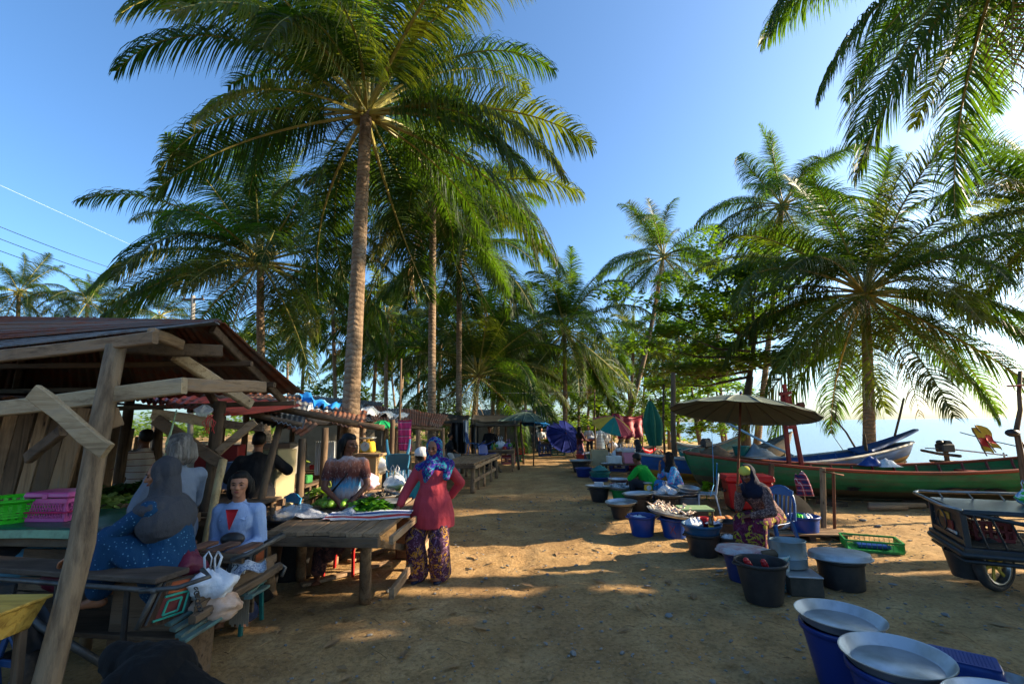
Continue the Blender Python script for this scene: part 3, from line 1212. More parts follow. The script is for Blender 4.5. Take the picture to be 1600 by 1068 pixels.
    if hair and not (head or '').startswith('hijab'):
        m = MB()
        m.ball(hd(0, -.024, .036), (.083, .092, .095), 14, 10, HM)
        m.ball(hd(0, .012, .075), (.066, .07, .05), 12, 8, HM)
        if hair in ('long', 'bob'):
            Lh = .30 if hair == 'long' else .13
            for s in (-1, -.5, 0, .5, 1):
                a0 = hd(.07 * s, -.055 - .025 * (1 - abs(s)), .02)
                m.chain([a0, a0 + V((0, 0, -.09)) - fh * .012 + rh * .01 * s, a0 + V((0, 0, -Lh)) - fh * .01 + rh * .012 * s], [.04, .042, .022], 8)
            for s in (-1, 1):
                m.chain([hd(.07 * s, -.01, .06), hd(.082 * s, .0, .0), hd(.083 * s, -.005, -.07)], [.024, .022, .014], 8)
        if hair == 'bun':
            m.ball(hd(0, -.115, .02), (.045, .04, .045), 10, 8, HM)
        remesh(m, 'hair', hm, root, max(vox, .009), .003)
    if head and head.startswith('hijab'):
        m = MB()
        m.ball(hd(0, -.026, .026), (.092, .098, .108), 16, 12, HM)
        for s in (-1, 1):
            m.chain([hd(.066 * s, .012, .06), hd(.078 * s, .012, -.03), hd(.05 * s, .03, -.105)], [.022, .024, .03], 8)
        m.chain([hd(.05, .03, -.11), hd(0, .045, -.125), hd(-.05, .03, -.11)], [.026, .024, .026], 8)
        m.capsule(hd(0, -.03, -.03), nb, .085, .105, 14)
        m.ball(nb - up * .05 + fw * .012, (.205 * wide, .135, .085), 16, 10, B)
        if head == 'hijab_long':
            m.ball(chest + up * .02 - fw * .02, (.20 * wide, .16, .18), 16, 10, B)
        if head == 'hijab_side':
            m.chain([nb + fw * .08 - up * .02, chest + fw * .13 + up * .08 + rt * .03, chest + fw * .13 - up * .02 + rt * .05], [.075, .07, .03], 10)
            m.chain([nb - rt * .1, sh[1] + up * .03, sh[1] + fw * .10 - up * .1], [.07, .075, .04], 10)
        remesh(m, 'headscarf', headm, root, max(vox, .008), .010)
    elif head == 'cap':
        m = MB()
        m.ball(hd(0, -.012, .055), (.088, .1, .072), 14, 10, HM)
        m.ball(hd(0, .095, .055), (.07, .06, .008), 14, 6, HM)
        remesh(m, 'cap', headm, root, max(vox, .008), 0, 2)
    elif head == 'undercap':
        m = MB()
        m.ball(hd(0, -.02, .05), (.09, .1, .088), 14, 10, HM)
        remesh(m, 'cap', headm, root, max(vox, .008), .003, 2)
    elif head == 'hood':
        m = MB()
        m.ball(hd(0, -.026, .026), (.095, .1, .11), 16, 12, HM)
        m.capsule(hd(0, -.05, -.02), nb - fw * .02, .085, .11, 12)
        remesh(m, 'hood', headm, root, max(vox, .009), .006)
    if shoes and an[0].z < .2 and an[1].z < .2:
        for i in (0, 1):
            t = V((fw.x, fw.y, 0)).normalized()
            c = an[i] + t * .048
            w = t.cross(V((0, 0, 1)))
            m = MB()
            prof = []
            n = 16
            vs = []
            for zz in (an[i].z - .082, an[i].z - .064):
                for q in range(n):
                    a = 2 * pi * q / n
                    vs.append(c + t * (cos(a) * .125) + w * (sin(a) * (.047 + .006 * cos(a))) + V((0, 0, zz - c.z)))
            m.add(vs, [tuple(range(n))[::-1], tuple(range(n, 2 * n))] + [(q, (q + 1) % n, n + (q + 1) % n, n + q) for q in range(n)])
            for s in (-1, 1):
                m.chain([c + t * .055 + V((0, 0, -.02)), c + t * .03 + w * .03 * s + V((0, 0, -.012)), c - t * .035 + w * .043 * s + V((0, 0, -.06))], [.007, .008, .007], 6)
            m.obj('sandal', shoes, root, True)
    info = dict(root=root, hands=ha, sh=sh, el=el, hc=hc, nb=nb, hip=hip, fw=fw, rt=rt, up=up, chest=chest, k=k)
    root_info[root.name] = info
    return root


root_info = {}
# ------------------------------------------------------------------ materials for wares
BLUE = plain('blue_plastic', (12, 40, 104), .38, (18, 40, 92), 7, .5, bump=.05)
BLUE2 = plain('bright_blue_plastic', (14, 58, 130), .35, (14, 40, 90), 7, .4, bump=.05)
TEALP = plain('teal_plastic', (18, 104, 98), .4, (16, 66, 66), 7, .5, bump=.05)
GRNP = plain('green_plastic', (30, 132, 62), .4, (30, 84, 46), 7, .5, bump=.05)
LIME = plain('lime_green_plastic', (58, 196, 40), .35, (48, 150, 36), 9, .3, bump=.04)
PINKP = plain('pink_plastic', (190, 84, 146), .38, (150, 62, 112), 9, .3, bump=.04)
BLACKP = plain('black_plastic', (34, 34, 36), .45, (62, 58, 54), 8, .6, bump=.12)
GREYP = plain('grey_blue_plastic', (96, 112, 122), .45, (70, 76, 78), 8, .6, bump=.1)
WHITEP = plain('white_plastic', (206, 208, 204), .4, (160, 156, 146), 8, .5, bump=.05)
REDP = plain('red_plastic', (176, 28, 32), .38, (120, 24, 26), 7, .5, bump=.06)
PURP = plain('purple_plastic', (120, 58, 110), .4, (90, 44, 84), 7, .5, bump=.05)
YELP = plain('yellow_plastic', (216, 172, 40), .4, (160, 120, 30), 7, .4)
ALU = plain('dull_aluminium', (184, 190, 194), .34, (128, 134, 138), 6, .7, bump=.15, metal=.75, bs=9)
ALU2 = plain('scratched_aluminium_lid', (170, 176, 180), .45, (120, 118, 120), 5, .8, bump=.25, metal=.5, bs=7)
STEEL = plain('dark_painted_steel', (30, 36, 40), .45, (74, 60, 48), 11, .6, bump=.15)
CHROME = plain('worn_bright_steel', (150, 152, 152), .3, (84, 72, 60), 9, .7, metal=.8, bump=.1)
RUST = plain('rusty_steel', (110, 62, 36), .85, (60, 38, 28), 8, .8, bump=.4)
FISHM = plain('silver_fish_skin', (168, 178, 186), .25, (74, 86, 96), 18, .9, bump=.1, metal=.35)
SQUID = plain('pale_squid_flesh', (222, 204, 184), .4, (168, 136, 118), 20, .7)
BAGM = NT('thin_plastic_bag')
BAGM.base(lin((214, 220, 226)))
BAGM.p(rough=.25, spec=.5)
_tr = BAGM.n('BsdfTransparent')
_mx = BAGM.n('MixShader')
BAGM.set(_mx, 0, .62)
BAGM.set(_mx, 1, _tr.outputs[0])
BAGM.set(_mx, 2, BAGM.b.outputs[0])
BAGM.set(BAGM.out, 0, _mx.outputs[0])
BAGM.bump(BAGM.noise(18, None, 5, .7, .6), .8, .02)
BAGM = BAGM.m
WBAG = plain('white_plastic_bag', (214, 216, 220), .35, (170, 172, 182), 14, .6, bump=.8, bs=22)
OLIVE = plain('olive_canvas', (72, 84, 74), .6, (56, 64, 56), 5, .5, bump=.15, bs=60)
WD = [wood('weathered_timber_' + 'xyz'[a], axis=a) for a in range(3)]
WDD = [wood('dark_timber_' + 'xyz'[a], (104, 84, 64), (44, 34, 26), axis=a, grey=(84, 76, 68)) for a in range(3)]


def tub(label, loc, r, h, mat, rb=.74, sx=1.0, rz=0.0, handles=True, name='plastic_tub', group=None, nrib=0, hm=None):
    t = thing(name, label, name.split('_')[-1], loc, rz, group)
    m = MB()
    w = .006
    prof = [(r * rb, 0), (r * rb * 1.02, .012), (lerp(r * rb, r, .5), h * .5), (r * .985, h - .03), (r * .985, h), (r * .985 - w, h), (lerp(r * rb, r, .5) - w, h * .5), (r * rb - w, .016), (0, .016)]
    m.lathe(prof, 32, sx=sx)
    m.obj('basin', mat, t, auto=40)
    m = MB()
    m.lathe([(r * .98, h - .03), (r * 1.05, h - .028), (r * 1.06, h - .002), (r * 1.045, h + .008), (r * .99, h + .006), (r * .965, h - .004), (r * .98, h - .03)], 32, sx=sx, closed=True)
    m.obj('rim', mat, t, True)
    if handles:
        for a in (0, pi):
            m = MB()
            pts = []
            for q in range(7):
                b = -.3 + .6 * q / 6
                e = .03 * sin(pi * q / 6)
                pts.append((cos(a + b) * (r * 1.04 + e) * sx, sin(a + b) * (r * 1.04 + e), h - .018))
            m.tube(pts, .009, 6)
            m.obj('handle', hm or mat, t, True)
    return t


def at_px(x0, x1, ytop, ybot, away=.75):
    xm = (x0 + x1) / 2
    g = G(xm, ybot)
    th = math.atan2(g.x, g.y)
    r = (x1 - x0) / 2 * g.y / FPX * cos(th)
    r = r * (1 + r / g.y)
    d = V((g.x, g.y, 0)).normalized()
    c = g + d * r * away
    h = P(xm, ytop, c.y).z
    c.z = gz(c.x, c.y) - .004
    return c, r, h


def tray(label, loc, r, rim=.05, flare=.86, mat=None, rot=None, name='metal_tray', group=None, rz=0.0, sx=1.0):
    m = MB()
    m.lathe([(0, 0), (r * flare, 0), (r * .97, rim), (r, rim + .004), (r, rim + .010), (r * .965, rim + .008), (r * flare * .985, .006), (r * flare * .93, .0045), (r * flare * .91, .009), (0, .009)], 40, sx=sx)
    o = m.obj(name, mat or ALU, None, auto=50)
    o.location = loc
    o.rotation_euler = rot or (0, 0, rz)
    return tag(o, label, name.split('_')[-1], group)


def lid(label, loc, r, mat, hgt=.045, rot=None, name='tub_lid'):
    m = MB()
    m.lathe([(0, 0), (r, 0), (r * 1.01, .008), (r * .97, .012), (r * .93, hgt), (r * .9, hgt + .006), (r * .3, hgt + .010), (0, hgt + .012)], 40)
    o = m.obj(name, mat, None, auto=50)
    o.location = loc
    o.rotation_euler = rot or (0, 0, 0)
    return tag(o, label, 'lid')


def plastic_chair(label, loc, rz, mat, rot=None, group=None, arms=False, sc=1.0, slats=6, cat='chair', name='plastic_chair'):
    t = thing(name, label, cat, loc, rz, group, rot, sc)
    m = MB()
    def seat(u, v):
        x, y = (u - .5) * .42, (v - .5) * .40
        return (x * (1 - .12 * (1 - v)), y, .43 - .018 * (1 - (2 * u - 1) ** 2) + .012 * (2 * v - 1) ** 2 - .02 * max(0, v - .8) / .2)
    m.sheet(lambda u, v: seat(u, v), 10, 10, .012)
    m.obj('seat', mat, t, True)
    for sx in (-1, 1):
        for sy in (-1, 1):
            m = MB()
            tp, bt = V((sx * .17, sy * .165, .425)), V((sx * .225, sy * (.235 if sy < 0 else .20), 0))
            m.tube([tp, tp.lerp(bt, .5) + V((sx * .01, 0, 0)), bt], [.034, .026, .02], 6, sq=.7)
            m.obj('leg', mat, t, auto=50)
    # back: arched frame with upright slats
    pts = []
    for q in range(13):
        a = pi * q / 12
        x = -cos(a) * .205
        z = .44 + .40 * (sin(a) ** .55)
        pts.append((x, -.185 - .20 * (z - .44), z))
    m = MB()
    m.tube(pts, .02, 7, sq=.7)
    m.sheet(lambda u, v: ((u - .5) * .36, -.185 - .2 * (.29 + .1 * v) - .01 * (1 - (2 * u - 1) ** 2), .73 + .1 * v * (1 - .35 * (2 * u - 1) ** 2)), 8, 2, .014)
    m.obj('backrest', mat, t, auto=60)
    for q in range(slats):
        x = lerp(-.135, .135, q / (slats - 1))
        m = MB()
        m.beam((x, -.188, .435), (x * 1.08, -.248, .745), .026, .010, (0, 1, 0), .003)
        m.obj('slat', mat, t)
    if arms:
        for s in (-1, 1):
            m = MB()
            m.tube([(s * .21, -.22, .66), (s * .245, -.05, .66), (s * .24, .17, .63), (s * .215, .19, .45)], [.02, .024, .024, .02], 6, sq=.6)
            m.obj('armrest', mat, t, True)
    return t


def crate(label, loc, size, rz, mat, name='plastic_crate', group=None, rows=3, cat='crate', t_=.02, taper=.94):
    L, Wd, H = size
    t = thing(name, label, cat, loc, rz, group)
    m = MB()
    m.box((0, 0, .012), (L * taper, Wd * taper, .02), None, .003)
    m.obj('base', mat, t)
    for ax, s in ((0, 1), (0, -1), (1, 1), (1, -1)):
        m = MB()
        half = (L if ax == 0 else Wd) / 2
        wid = Wd if ax == 0 else L
        def bar(z0, z1, a0, a1, dz=0):
            zc = (z0 + z1) / 2
            k = lerp(taper, 1, zc / H)
            if ax == 0:
                m.box((s * half * k, (a0 + a1) / 2 * k, zc), (t_, (a1 - a0) * k, z1 - z0))
            else:
                m.box(((a0 + a1) / 2 * k, s * half * k, zc), ((a1 - a0) * k - t_ * 1.02, t_, z1 - z0))
        hw = wid / 2
        bar(H * .84, H, -hw, hw)
        bar(0.0, H * .18, -hw, hw)
        n = max(3, int(wid / .055))
        for q in range(n + 1):
            x = lerp(-hw, hw, q / n)
            bar(H * .18, H * .84, x - .012, x + .012)
        if rows > 1:
            bar(H * .47, H * .55, -hw, hw)
        m.obj('side_panel', mat, t)
    return t


def bag(label, loc, s, mat=None, seed=1, handles=True, name='plastic_bag', flat=1.0, group=None, rz=0):
    t = thing(name, label, 'bag', loc, rz, group)
    m = MB()
    def f(u, v):
        a = 2 * pi * u
        rr = (sin(pi * min(1, v * .94 + .05)) ** .55) * (1 + .34 * fbm(cos(a) * 1.6 + seed, sin(a) * 1.6, v * 2.4) + .16 * (.5 - abs(fbm(cos(a) * 5 + seed, sin(a) * 5, v * 4)))) + .02
        return (cos(a) * rr * s * .55, sin(a) * rr * s * .42, v * s * flat * (1 + .28 * fbm(cos(a) * 1.5 + seed, sin(a) * 1.5, 5)) * .86)
    m.sheet(f, 30, 18)
    m.obj('pouch', mat or WBAG, t, True)
    if handles:
        for q in (-1, 1):
            m = MB()
            m.tube([(q * s * .16, -.03 * s, s * flat * .9), (q * s * .22, 0, s * flat * 1.25), (q * s * .12, 0, s * flat * 1.42), (q * s * .04, .02 * s, s * flat * 1.22), (q * s * .06, .03 * s, s * flat * .9)], s * .035, 5, sq=.35)
            m.obj('handle', mat or WBAG, t, True)
    return t


_fm = MB()
_fm.tube([(-.11, 0, 0), (-.09, 0, .004), (-.05, 0, .006), (0, 0, .006), (.05, 0, .003), (.085, 0, 0), (.12, 0, 0)], [.003, .014, .022, .024, .017, .007, .002], 8, sq=.55, up=(0, 1, 0))
_fm.add([(.10, 0, 0), (.15, .028, 0), (.135, 0, .002), (.15, -.028, 0)], [(0, 1, 2), (0, 2, 3)])
FISH = _fm.mesh('fish', FISHM, True)
_fm = MB()
_fm.tube([(0, 0, 0), (.03, 0, 0), (.08, 0, .004), (.12, 0, 0)], [.004, .017, .02, .012], 8, sq=.8)
for _q in range(5):
    _fm.tube([(.118, (_q - 2) * .005, 0), (.15, (_q - 2) * .010, .006), (.175, (_q - 2) * .014, 0)], [.004, .003, .001], 4)
SQ = _fm.mesh('squid', SQUID, True)


def heap(me, name, label, cat, c, r, n, group, sc=1.0, seed=1, dome=.08, base=0.0, upright=False):
    rr = random.Random(seed)
    for i in range(n):
        a, q = rr.uniform(0, 6.28), rr.random() ** .5
        p = V(c) + V((cos(a) * q * r, sin(a) * q * r, base + .018 + dome * (1 - q * q) * rr.uniform(.4, 1)))
        o = inst(name, me, None, p, (rr.uniform(-.3, .3), rr.uniform(-.25, .25), rr.uniform(0, 6.28)), sc * rr.uniform(.8, 1.15))
        tag(o, label, cat, group)


# ------------------------------------------------------------------ right: wide trays on blue tubs, nearest
for (x0, x1, yt, yb, lab, tl) in ((1262, 1366, 972, 1046, 'round blue tub under the aluminium tray, farthest back of the foreground trays', 'wide aluminium tray on a blue tub in the foreground, farthest back of three'),
                                  (1332, 1452, 1024, 1100, 'round blue tub under the middle aluminium tray in the foreground', 'wide aluminium tray on a blue tub in the foreground, middle of three'),
                                  (1430, 1560, 1070, 1172, 'blue tub under the aluminium tray cut by the lower edge of the picture', 'wide aluminium tray cut by the bottom edge of the picture, nearest of three')):
    h = .36
    c = G(*{1262: (1312, 970), 1332: (1400, 1034), 1430: (1500, 1092)}[x0], .38) if x0 != 1430 else V((2.21, 2.27, 0))
    c.z = -.004
    tub(lab, c, .228, h, BLUE, .72, rz=1.2)
    tray(tl, (c.x, c.y, c.z + h + .012), .26, .05, .84, ALU, rot=(rad(R.uniform(-2, 2)), rad(R.uniform(1, 3)), R.uniform(0, 6)))

# upturned blue mesh basket
def basket_upturned():
    c = G(1512, 1072)
    t = thing('shopping_basket', 'upturned bright blue basket with a gridded bottom beside the aluminium trays', 'basket', c, rad(-38))
    L, Wd, H = .40, .25, .17
    def shell(u, v):
        a = 2 * pi * u
        s = lambda x: math.copysign(abs(x) ** .4, x)
        k = lerp(1.0, .84, v ** 1.5) if v < .8 else lerp(.905, .80, (v - .8) / .2)
        return (s(cos(a)) * L / 2 * k, s(sin(a)) * Wd / 2 * k, H * min(1, v * 1.08))
    m = MB(); m.sheet(shell, 40, 10); m.obj('side_wall', BLUE2, t, True)
    m = MB()
    for i in range(17):
        x = lerp(-L * .37, L * .37, i / 16)
        m.box((x, 0, H), (.011, Wd * .74, .008))
    for j in range(11):
        y = lerp(-Wd * .36, Wd * .36, j / 10)
        m.box((0, y, H + .0005), (L * .76, .011, .008))
    for s in (-1, 1):
        m.box((0, s * Wd * .385, H), (L * .80, .022, .0095)); m.box((s * L * .39, 0, H), (.022, Wd * .79, .0092))
    tag(m.obj('bottom_grid', BLUE2, t), kind='stuff')
    m = MB(); m.lathe([(1, 0), (1.07, .002), (1.07, .02), (1, .022)], 40, closed=True)
    m.v = [(math.copysign(abs(x / 1.0) ** .4, x) * L / 2 if abs(x) > 1e-6 else 0, math.copysign(abs(y) ** .4, y) * Wd / 2 if abs(y) > 1e-6 else 0, z) for x, y, z in m.v]
    m.obj('rim', BLUE2, t, True)


basket_upturned()


def mesh_bin():
    c, r, h = at_px(1575, 1660, 1015, 1105)
    t = thing('mesh_basket', 'tall black openwork basket at the right edge with a dark bundle in it', 'basket', (2.92, 2.56, -.004))
    r, h = .21, .40
    for q in range(26):
        m = MB()
        a = 2 * pi * q / 26
        for s in (-1, 1):
            pts = [(cos(a + s * .9 * z) * lerp(.74, 1, z) * r, sin(a + s * .9 * z) * lerp(.74, 1, z) * r, z * h) for z in (0, .25, .5, .75, .97)]
            m.tube(pts, .0055, 4)
        m.obj('lattice_strip', BLACKP, t)
    m = MB(); m.lathe([(r * .99, h - .03), (r * 1.1, h - .03), (r * 1.12, h), (r * 1.0, h + .012), (r * .95, h - .01)], 32, closed=True); m.obj('rim', BLACKP, t, True)
    m = MB(); m.lathe([(0, 0), (r * .76, 0), (r * .76, .02), (0, .02)], 24); m.obj('base', BLACKP, t)
    m = MB(); m.ball((2.92, 2.56, .42), (.155, .15, .12), 20, 14)
    tag(m.obj('bundle', plain('black_bag', (24, 25, 28), .35, (44, 46, 50), 9, .5, bump=.5), None, True), 'round black bundle sitting in the openwork basket at the right edge', 'bundle')


mesh_bin()
o = tray('small steel bowl on the ground at the lower right corner', G(1582, 1075) + V((0, 0, .0)), .11, .045, .6, CHROME, name='steel_bowl')

# ------------------------------------------------------------------ the group of tubs by the woman on the blue chair
c, r, h = at_px(1124, 1208, 884, 914)
tub('dark blue tub under the reddish scratched lid', c, .205, .27, plain('dark_blue_plastic', (26, 44, 92), .4, (20, 32, 60), 7, .5), .8, handles=False)
LIDRED = plain('red_scratched_lid', (164, 166, 168), .5, (150, 62, 62), 12, .95, bump=.2, metal=.2)
lid('pale round lid with red scratches on the dark blue tub', (c.x, c.y, c.z + .28), .285, LIDRED, rot=(rad(-3), rad(2), 0))
c, r, h = at_px(1157, 1233, 884, 948, .8)
tub('tall black tub holding red scoops, in front of the stained white bucket', c, .225, .36, BLACKP, .72)
for i, (dx, dy, L, tl) in enumerate(((-.06, .02, .16, .7), (.08, .03, .11, .5))):
    m = MB(); m.tube([(0, 0, 0), (0, 0, L * .7), (0, 0, L)], [.028, .03, .026], 10); m.ball((0, 0, L), .027, 10, 6)
    o = m.obj('scoop', REDP, None, True); o.location = (c.x + dx, c.y + dy, .25); o.rotation_euler = (0, -tl, .5)
    tag(o, ('longer', 'shorter')[i] + ' red scoop handle sticking out of the tall black tub', 'scoop')
c, r, h = at_px(1190, 1234, 868, 922, .8)
BUCK = cloth('stained_white_bucket', (200, 202, 196), 'batik', (196, 198, 192), (60, 150, 170), (90, 180, 160), 7, .4)
tub('white bucket stained with blue and green behind the black tub', c, .16, .33, BUCK, .86, handles=False, name='white_bucket')
m = MB(); m.tube([(-.10, 0, 0), (.10, 0, .01)], [.035, .05], 10); o = m.obj('dark_ladle', WDD[0], None, True); o.location = (c.x, c.y, .32); tag(o, 'dark wooden ladle lying across the stained white bucket', 'ladle')
# grey oval pot on a metal tin
c = G(1264, 932); c.z = 0
t = thing('metal_tin', 'square dark tin box with bright lid under the grey oval pot', 'tin', c + V((0.02, .14, 0)), rad(-12))
m = MB(); m.box((0, 0, .085), (.30, .30, .17), None, .006); m.obj('body', plain('dark_tin', (58, 58, 54), .5, (90, 84, 76), 8, .6, metal=.4), t)
m = MB(); m.box((0, 0, .178), (.315, .315, .016), None, .004); m.obj('lid', ALU, t)
pc = c + V((.02, .30, 0))
t = thing('oval_pot', 'grey oval metal pot with open top behind the square tin', 'pot', pc, rad(-10))
POTM = plain('grey_pot_metal', (122, 136, 142), .42, (118, 104, 72), 5, .7, metal=.35, bump=.15)
m = MB(); m.lathe([(.15, .19), (.168, .20), (.17, .28), (.176, .29), (.17, .30), (.172, .45), (.178, .455), (.172, .46), (.163, .45), (.16, .22), (0, .215)], 32, sy=.8); m.obj('body', POTM, t, auto=45)
m = MB(); m.lathe([(.0, .0), (.14, 0), (.15, .19), (0, .19)], 20, sy=.8); m.obj('stand', BLACKP, t, auto=45)
c, r, h = at_px(1284, 1352, 880, 922, .8)
tub('low black tub under the grey domed lid beside the oval pot', c, .215, .27, BLACKP, .9, handles=False)
lid('grey domed metal lid on the low black tub', (c.x, c.y, c.z + .28), .295, ALU2, .05, rot=(rad(-2), rad(3), 1))

# nested black tubs with blue basin, bags, red cup, bottle
c, r, h = at_px(1073, 1128, 846, 872, .8)
tub('black tub under the blue basin full of odds and ends', c, .215, .27, BLACKP, .76)
cc = c + V((0, .0, .275))
tub('shallow blue basin on the black tub, holding a red cup and a bottle', cc - V((0, 0, .0)), .24, .11, plain('teal_blue_plastic', (26, 74, 108), .4, (20, 48, 70), 8, .5), .86, handles=False, name='plastic_basin')
for i, (dx, dy) in enumerate(((-.12, .02), (-.04, .06))):
    bag(('left', 'right')[i] + ' white knotted bag in the basin beside the red cup', cc + V((dx, dy, .04)), .15, WBAG, 3 + i, False)
m = MB(); m.lathe([(.05, 0), (.065, .12), (.068, .125), (.06, .12), (.046, .01), (0, .01)], 20); o = m.obj('red_cup', REDP, None, True); o.location = cc + V((.06, .08, .05)); tag(o, 'red plastic cup in the blue basin behind the bottle', 'cup')
t = thing('sauce_bottle', 'brown glass bottle with yellow label and cap standing in the blue basin', 'bottle', cc + V((.10, -.06, .02)))
m = MB(); m.lathe([(.03, 0), (.033, .005), (.033, .13), (.014, .18), (.013, .215), (0, .215)], 16); m.obj('glass', plain('brown_glass', (60, 36, 18), .08, (50, 30, 16), bump=0, spec=.6), t, True)
m = MB(); m.lathe([(.0338, .025), (.0338, .085)], 16, closed=True); m.obj('label', YELP, t, True)
m = MB(); m.lathe([(.016, .205), (.016, .24), (0, .24)], 12); m.obj('cap', YELP, t, True)
m = MB(); m.sheet(lambda u, v: ((u - .5) * .22, (v - .5) * .16, .01 + .02 * fbm(u * 3, v * 3)), 6, 5, .003); o = m.obj('paper_sheet', plain('pale_paper', (196, 208, 220), .7), None, True); o.location = cc + V((.16, .05, .105)); tag(o, 'pale folded paper on the rim of the blue basin', 'paper')
c2 = c + V((.34, .02, 0))
tub('small black tub with white rags right of the blue basin', c2, .17, .22, BLACKP, .78, handles=False)
bag('white rag bundle in the small black tub', c2 + V((0, 0, .16)), .16, WBAG, 9, False, 'rag_bundle', .6)
c, r, h = at_px(1124, 1162, 822, 852, .8)
tub('black bucket standing left of the seated woman with yellow cap', c, .16, .30, BLACKP, .72, handles=False, name='black_bucket')

# blue tubs at the road edge
XM = plain('faded_red_paint', (120, 40, 44), .6)
def painted_x(c, r, h, a):
    m = MB()
    for s in (-1, 1):
        pts = []
        for q in range(7):
            f = q / 6
            b = a + s * lerp(-.22, .22, f)
            z = lerp(.28, .72, f) * h
            rr = lerp(r * .74, r * .985, z / h) * 1.012
            pts.append((cos(b) * rr, sin(b) * rr, z))
        m.tube(pts, .008, 5, sq=.5)
    return m
c, r, h = at_px(983, 1026, 811, 839, .8)
t1 = tub('round blue tub with crumpled bag inside, left of the squid tray', c, .21, .29, BLUE2, .76)
bag('crumpled white bag in the left blue tub', c + V((-.05, .03, .17)), .22, WBAG, 21, False, flat=.6)
c, r, h = at_px(1033, 1076, 815, 842, .8)
t2 = tub('round blue tub with a red cross painted on it, under the squid tray', c, .205, .28, BLUE2, .76)
painted_x(c, .205, .28, rad(-115)).obj('painted_cross', XM, t2)
sqc = c + V((-.05, .02, .33))
tray('tilted aluminium tray heaped with pale squid on the blue tub', sqc, .34, .03, .9, ALU, rot=(rad(2), rad(10), 0))
rr = random.Random(3)
for i in range(44):
    a, q = rr.uniform(0, 6.28), rr.random() ** .5 * .29
    x, y = cos(a) * q, sin(a) * q
    o = inst('squid', SQ, None, sqc + V((x, y, .03 - x * .17 + rr.uniform(0, .035))), (rr.uniform(-.4, .4), rr.uniform(-1.2, -.2), rr.uniform(-.6, .6) + (0 if i % 2 else 3.1)), rr.uniform(.6, .9))
    tag(o, 'pale squid among many on the tilted tray', 'squid', 'squid on the tilted tray')

# wooden box with green top, sleeping cat
c = G(1095, 838); c.z = 0
t = thing('wooden_box', 'brown wooden box with pale green top beside the squid tray', 'box', c + V((.02, .22, 0)), rad(-6))
m = MB()
for i in range(4):
    k = MB(); k.box((0, 0, .045 + i * .088), (.46, .36, .084), None, .004); k.obj('board', WDD[0], t)
m = MB(); m.box((0, 0, .372), (.49, .39, .03), None, .004); m.obj('top', plain('pale_green_paint', (120, 150, 112), .6, (96, 110, 84), 6, .6), t)


def cat(loc, rz):
    t = thing('cat', 'ginger cat lying stretched out beside the wooden box', 'cat', loc, rz)
    m = MB()
    m.ball((0, 0, .07), (.17, .075, .07), 16, 10); m.ball((-.13, 0, .075), (.085, .08, .075), 14, 10); m.ball((.13, 0, .08), (.08, .07, .07), 12, 8)
    m.capsule((.15, 0, .09), (.21, .0, .14), .05, .04)
    m.ball((.235, 0, .16), (.05, .046, .042), 14, 10); m.ball((.275, 0, .15), (.022, .024, .018), 8, 6)
    for s in (-1, 1):
        m.tube([(.225, s * .028, .185), (.222, s * .034, .235)], [.018, .002], 6)
        m.chain([(.13, s * .05, .05), (.22, s * .06, .025), (.29, s * .055, .018)], [.034, .022, .018], 8)
        m.chain([(-.13, s * .06, .06), (-.05, s * .10, .045), (-.13, s * .12, .02), (-.05, s * .125, .016)], [.055, .035, .02, .018], 8)
    m.chain([(-.20, 0, .06), (-.30, .03, .03), (-.38, .09, .02), (-.44, .16, .02)], [.024, .02, .018, .012], 8)
    remesh(m, 'body', plain('ginger_fur', (190, 112, 56), .9, (226, 180, 130), 6, .9, bump=.4, bs=80), t, .008)
    for s in (-1, 1):
        e = MB(); e.ball((.268, s * .022, .172), .007, 8, 6); e.obj('eye', EYEM, t, True)


c = G(1125, 822); c.z = 0
cat(c + V((.06, .12, 0)), rad(185))

# black tubs with trays further up
specs = [(952, 992, 796, 812, BLACKP, 'black tub with an empty aluminium tray standing alone at the road edge', 'empty aluminium tray on the black tub at the road edge', .26, .24),
         (980, 1018, 778, 805, BLACKP, 'black tub with covered top, left of the two before the man in green', 'flat aluminium tray on the left black tub before the man in green', .27, .33),
         (1024, 1066, 780, 806, BLACKP, 'black tub with a tray of bags, before the woman in blue', 'aluminium tray with small bags before the woman in blue', .28, .33),
         (924, 950, 767, 784, BLACKP, 'black tub with a clear box on its tray, farthest left of the fish row', 'aluminium tray with a clear plastic box on it', .28, .28)]
TR = []
for x0, x1, yt, yb, mt, l1, l2, rt_, h in specs:
    c, r, _ = at_px(x0, x1, yt, yb, .8)
    tub(l1, c, rt_ * .8, h, mt, .74)
    tray(l2, (c.x, c.y, c.z + h + .01), rt_ * 1.12, .035, .86, ALU, rot=(rad(R.uniform(-3, 3)), rad(R.uniform(-3, 3)), 0))
    TR.append(c + V((0, 0, h + .02)))
for i in range(3):
    bag('small %s bag on the tray before the woman in blue' % ('clear', 'white', 'tied')[i], TR[2] + V(((-.10, .06, .0)[i], (.02, -.06, .1)[i], 0)), (.13, .15, .18)[i], (BAGM, WBAG, WBAG)[i], 31 + i, i == 2)
m = MB(); m.lathe([(.10, 0), (.105, .10), (.108, .105), (.098, .10), (.094, .008), (0, .008)], 24, sy=.8); o = m.obj('clear_box', BAGM, None, auto=40); o.location = TR[3]; tag(o, 'clear plastic box on the leftmost tray of the fish row', 'box')
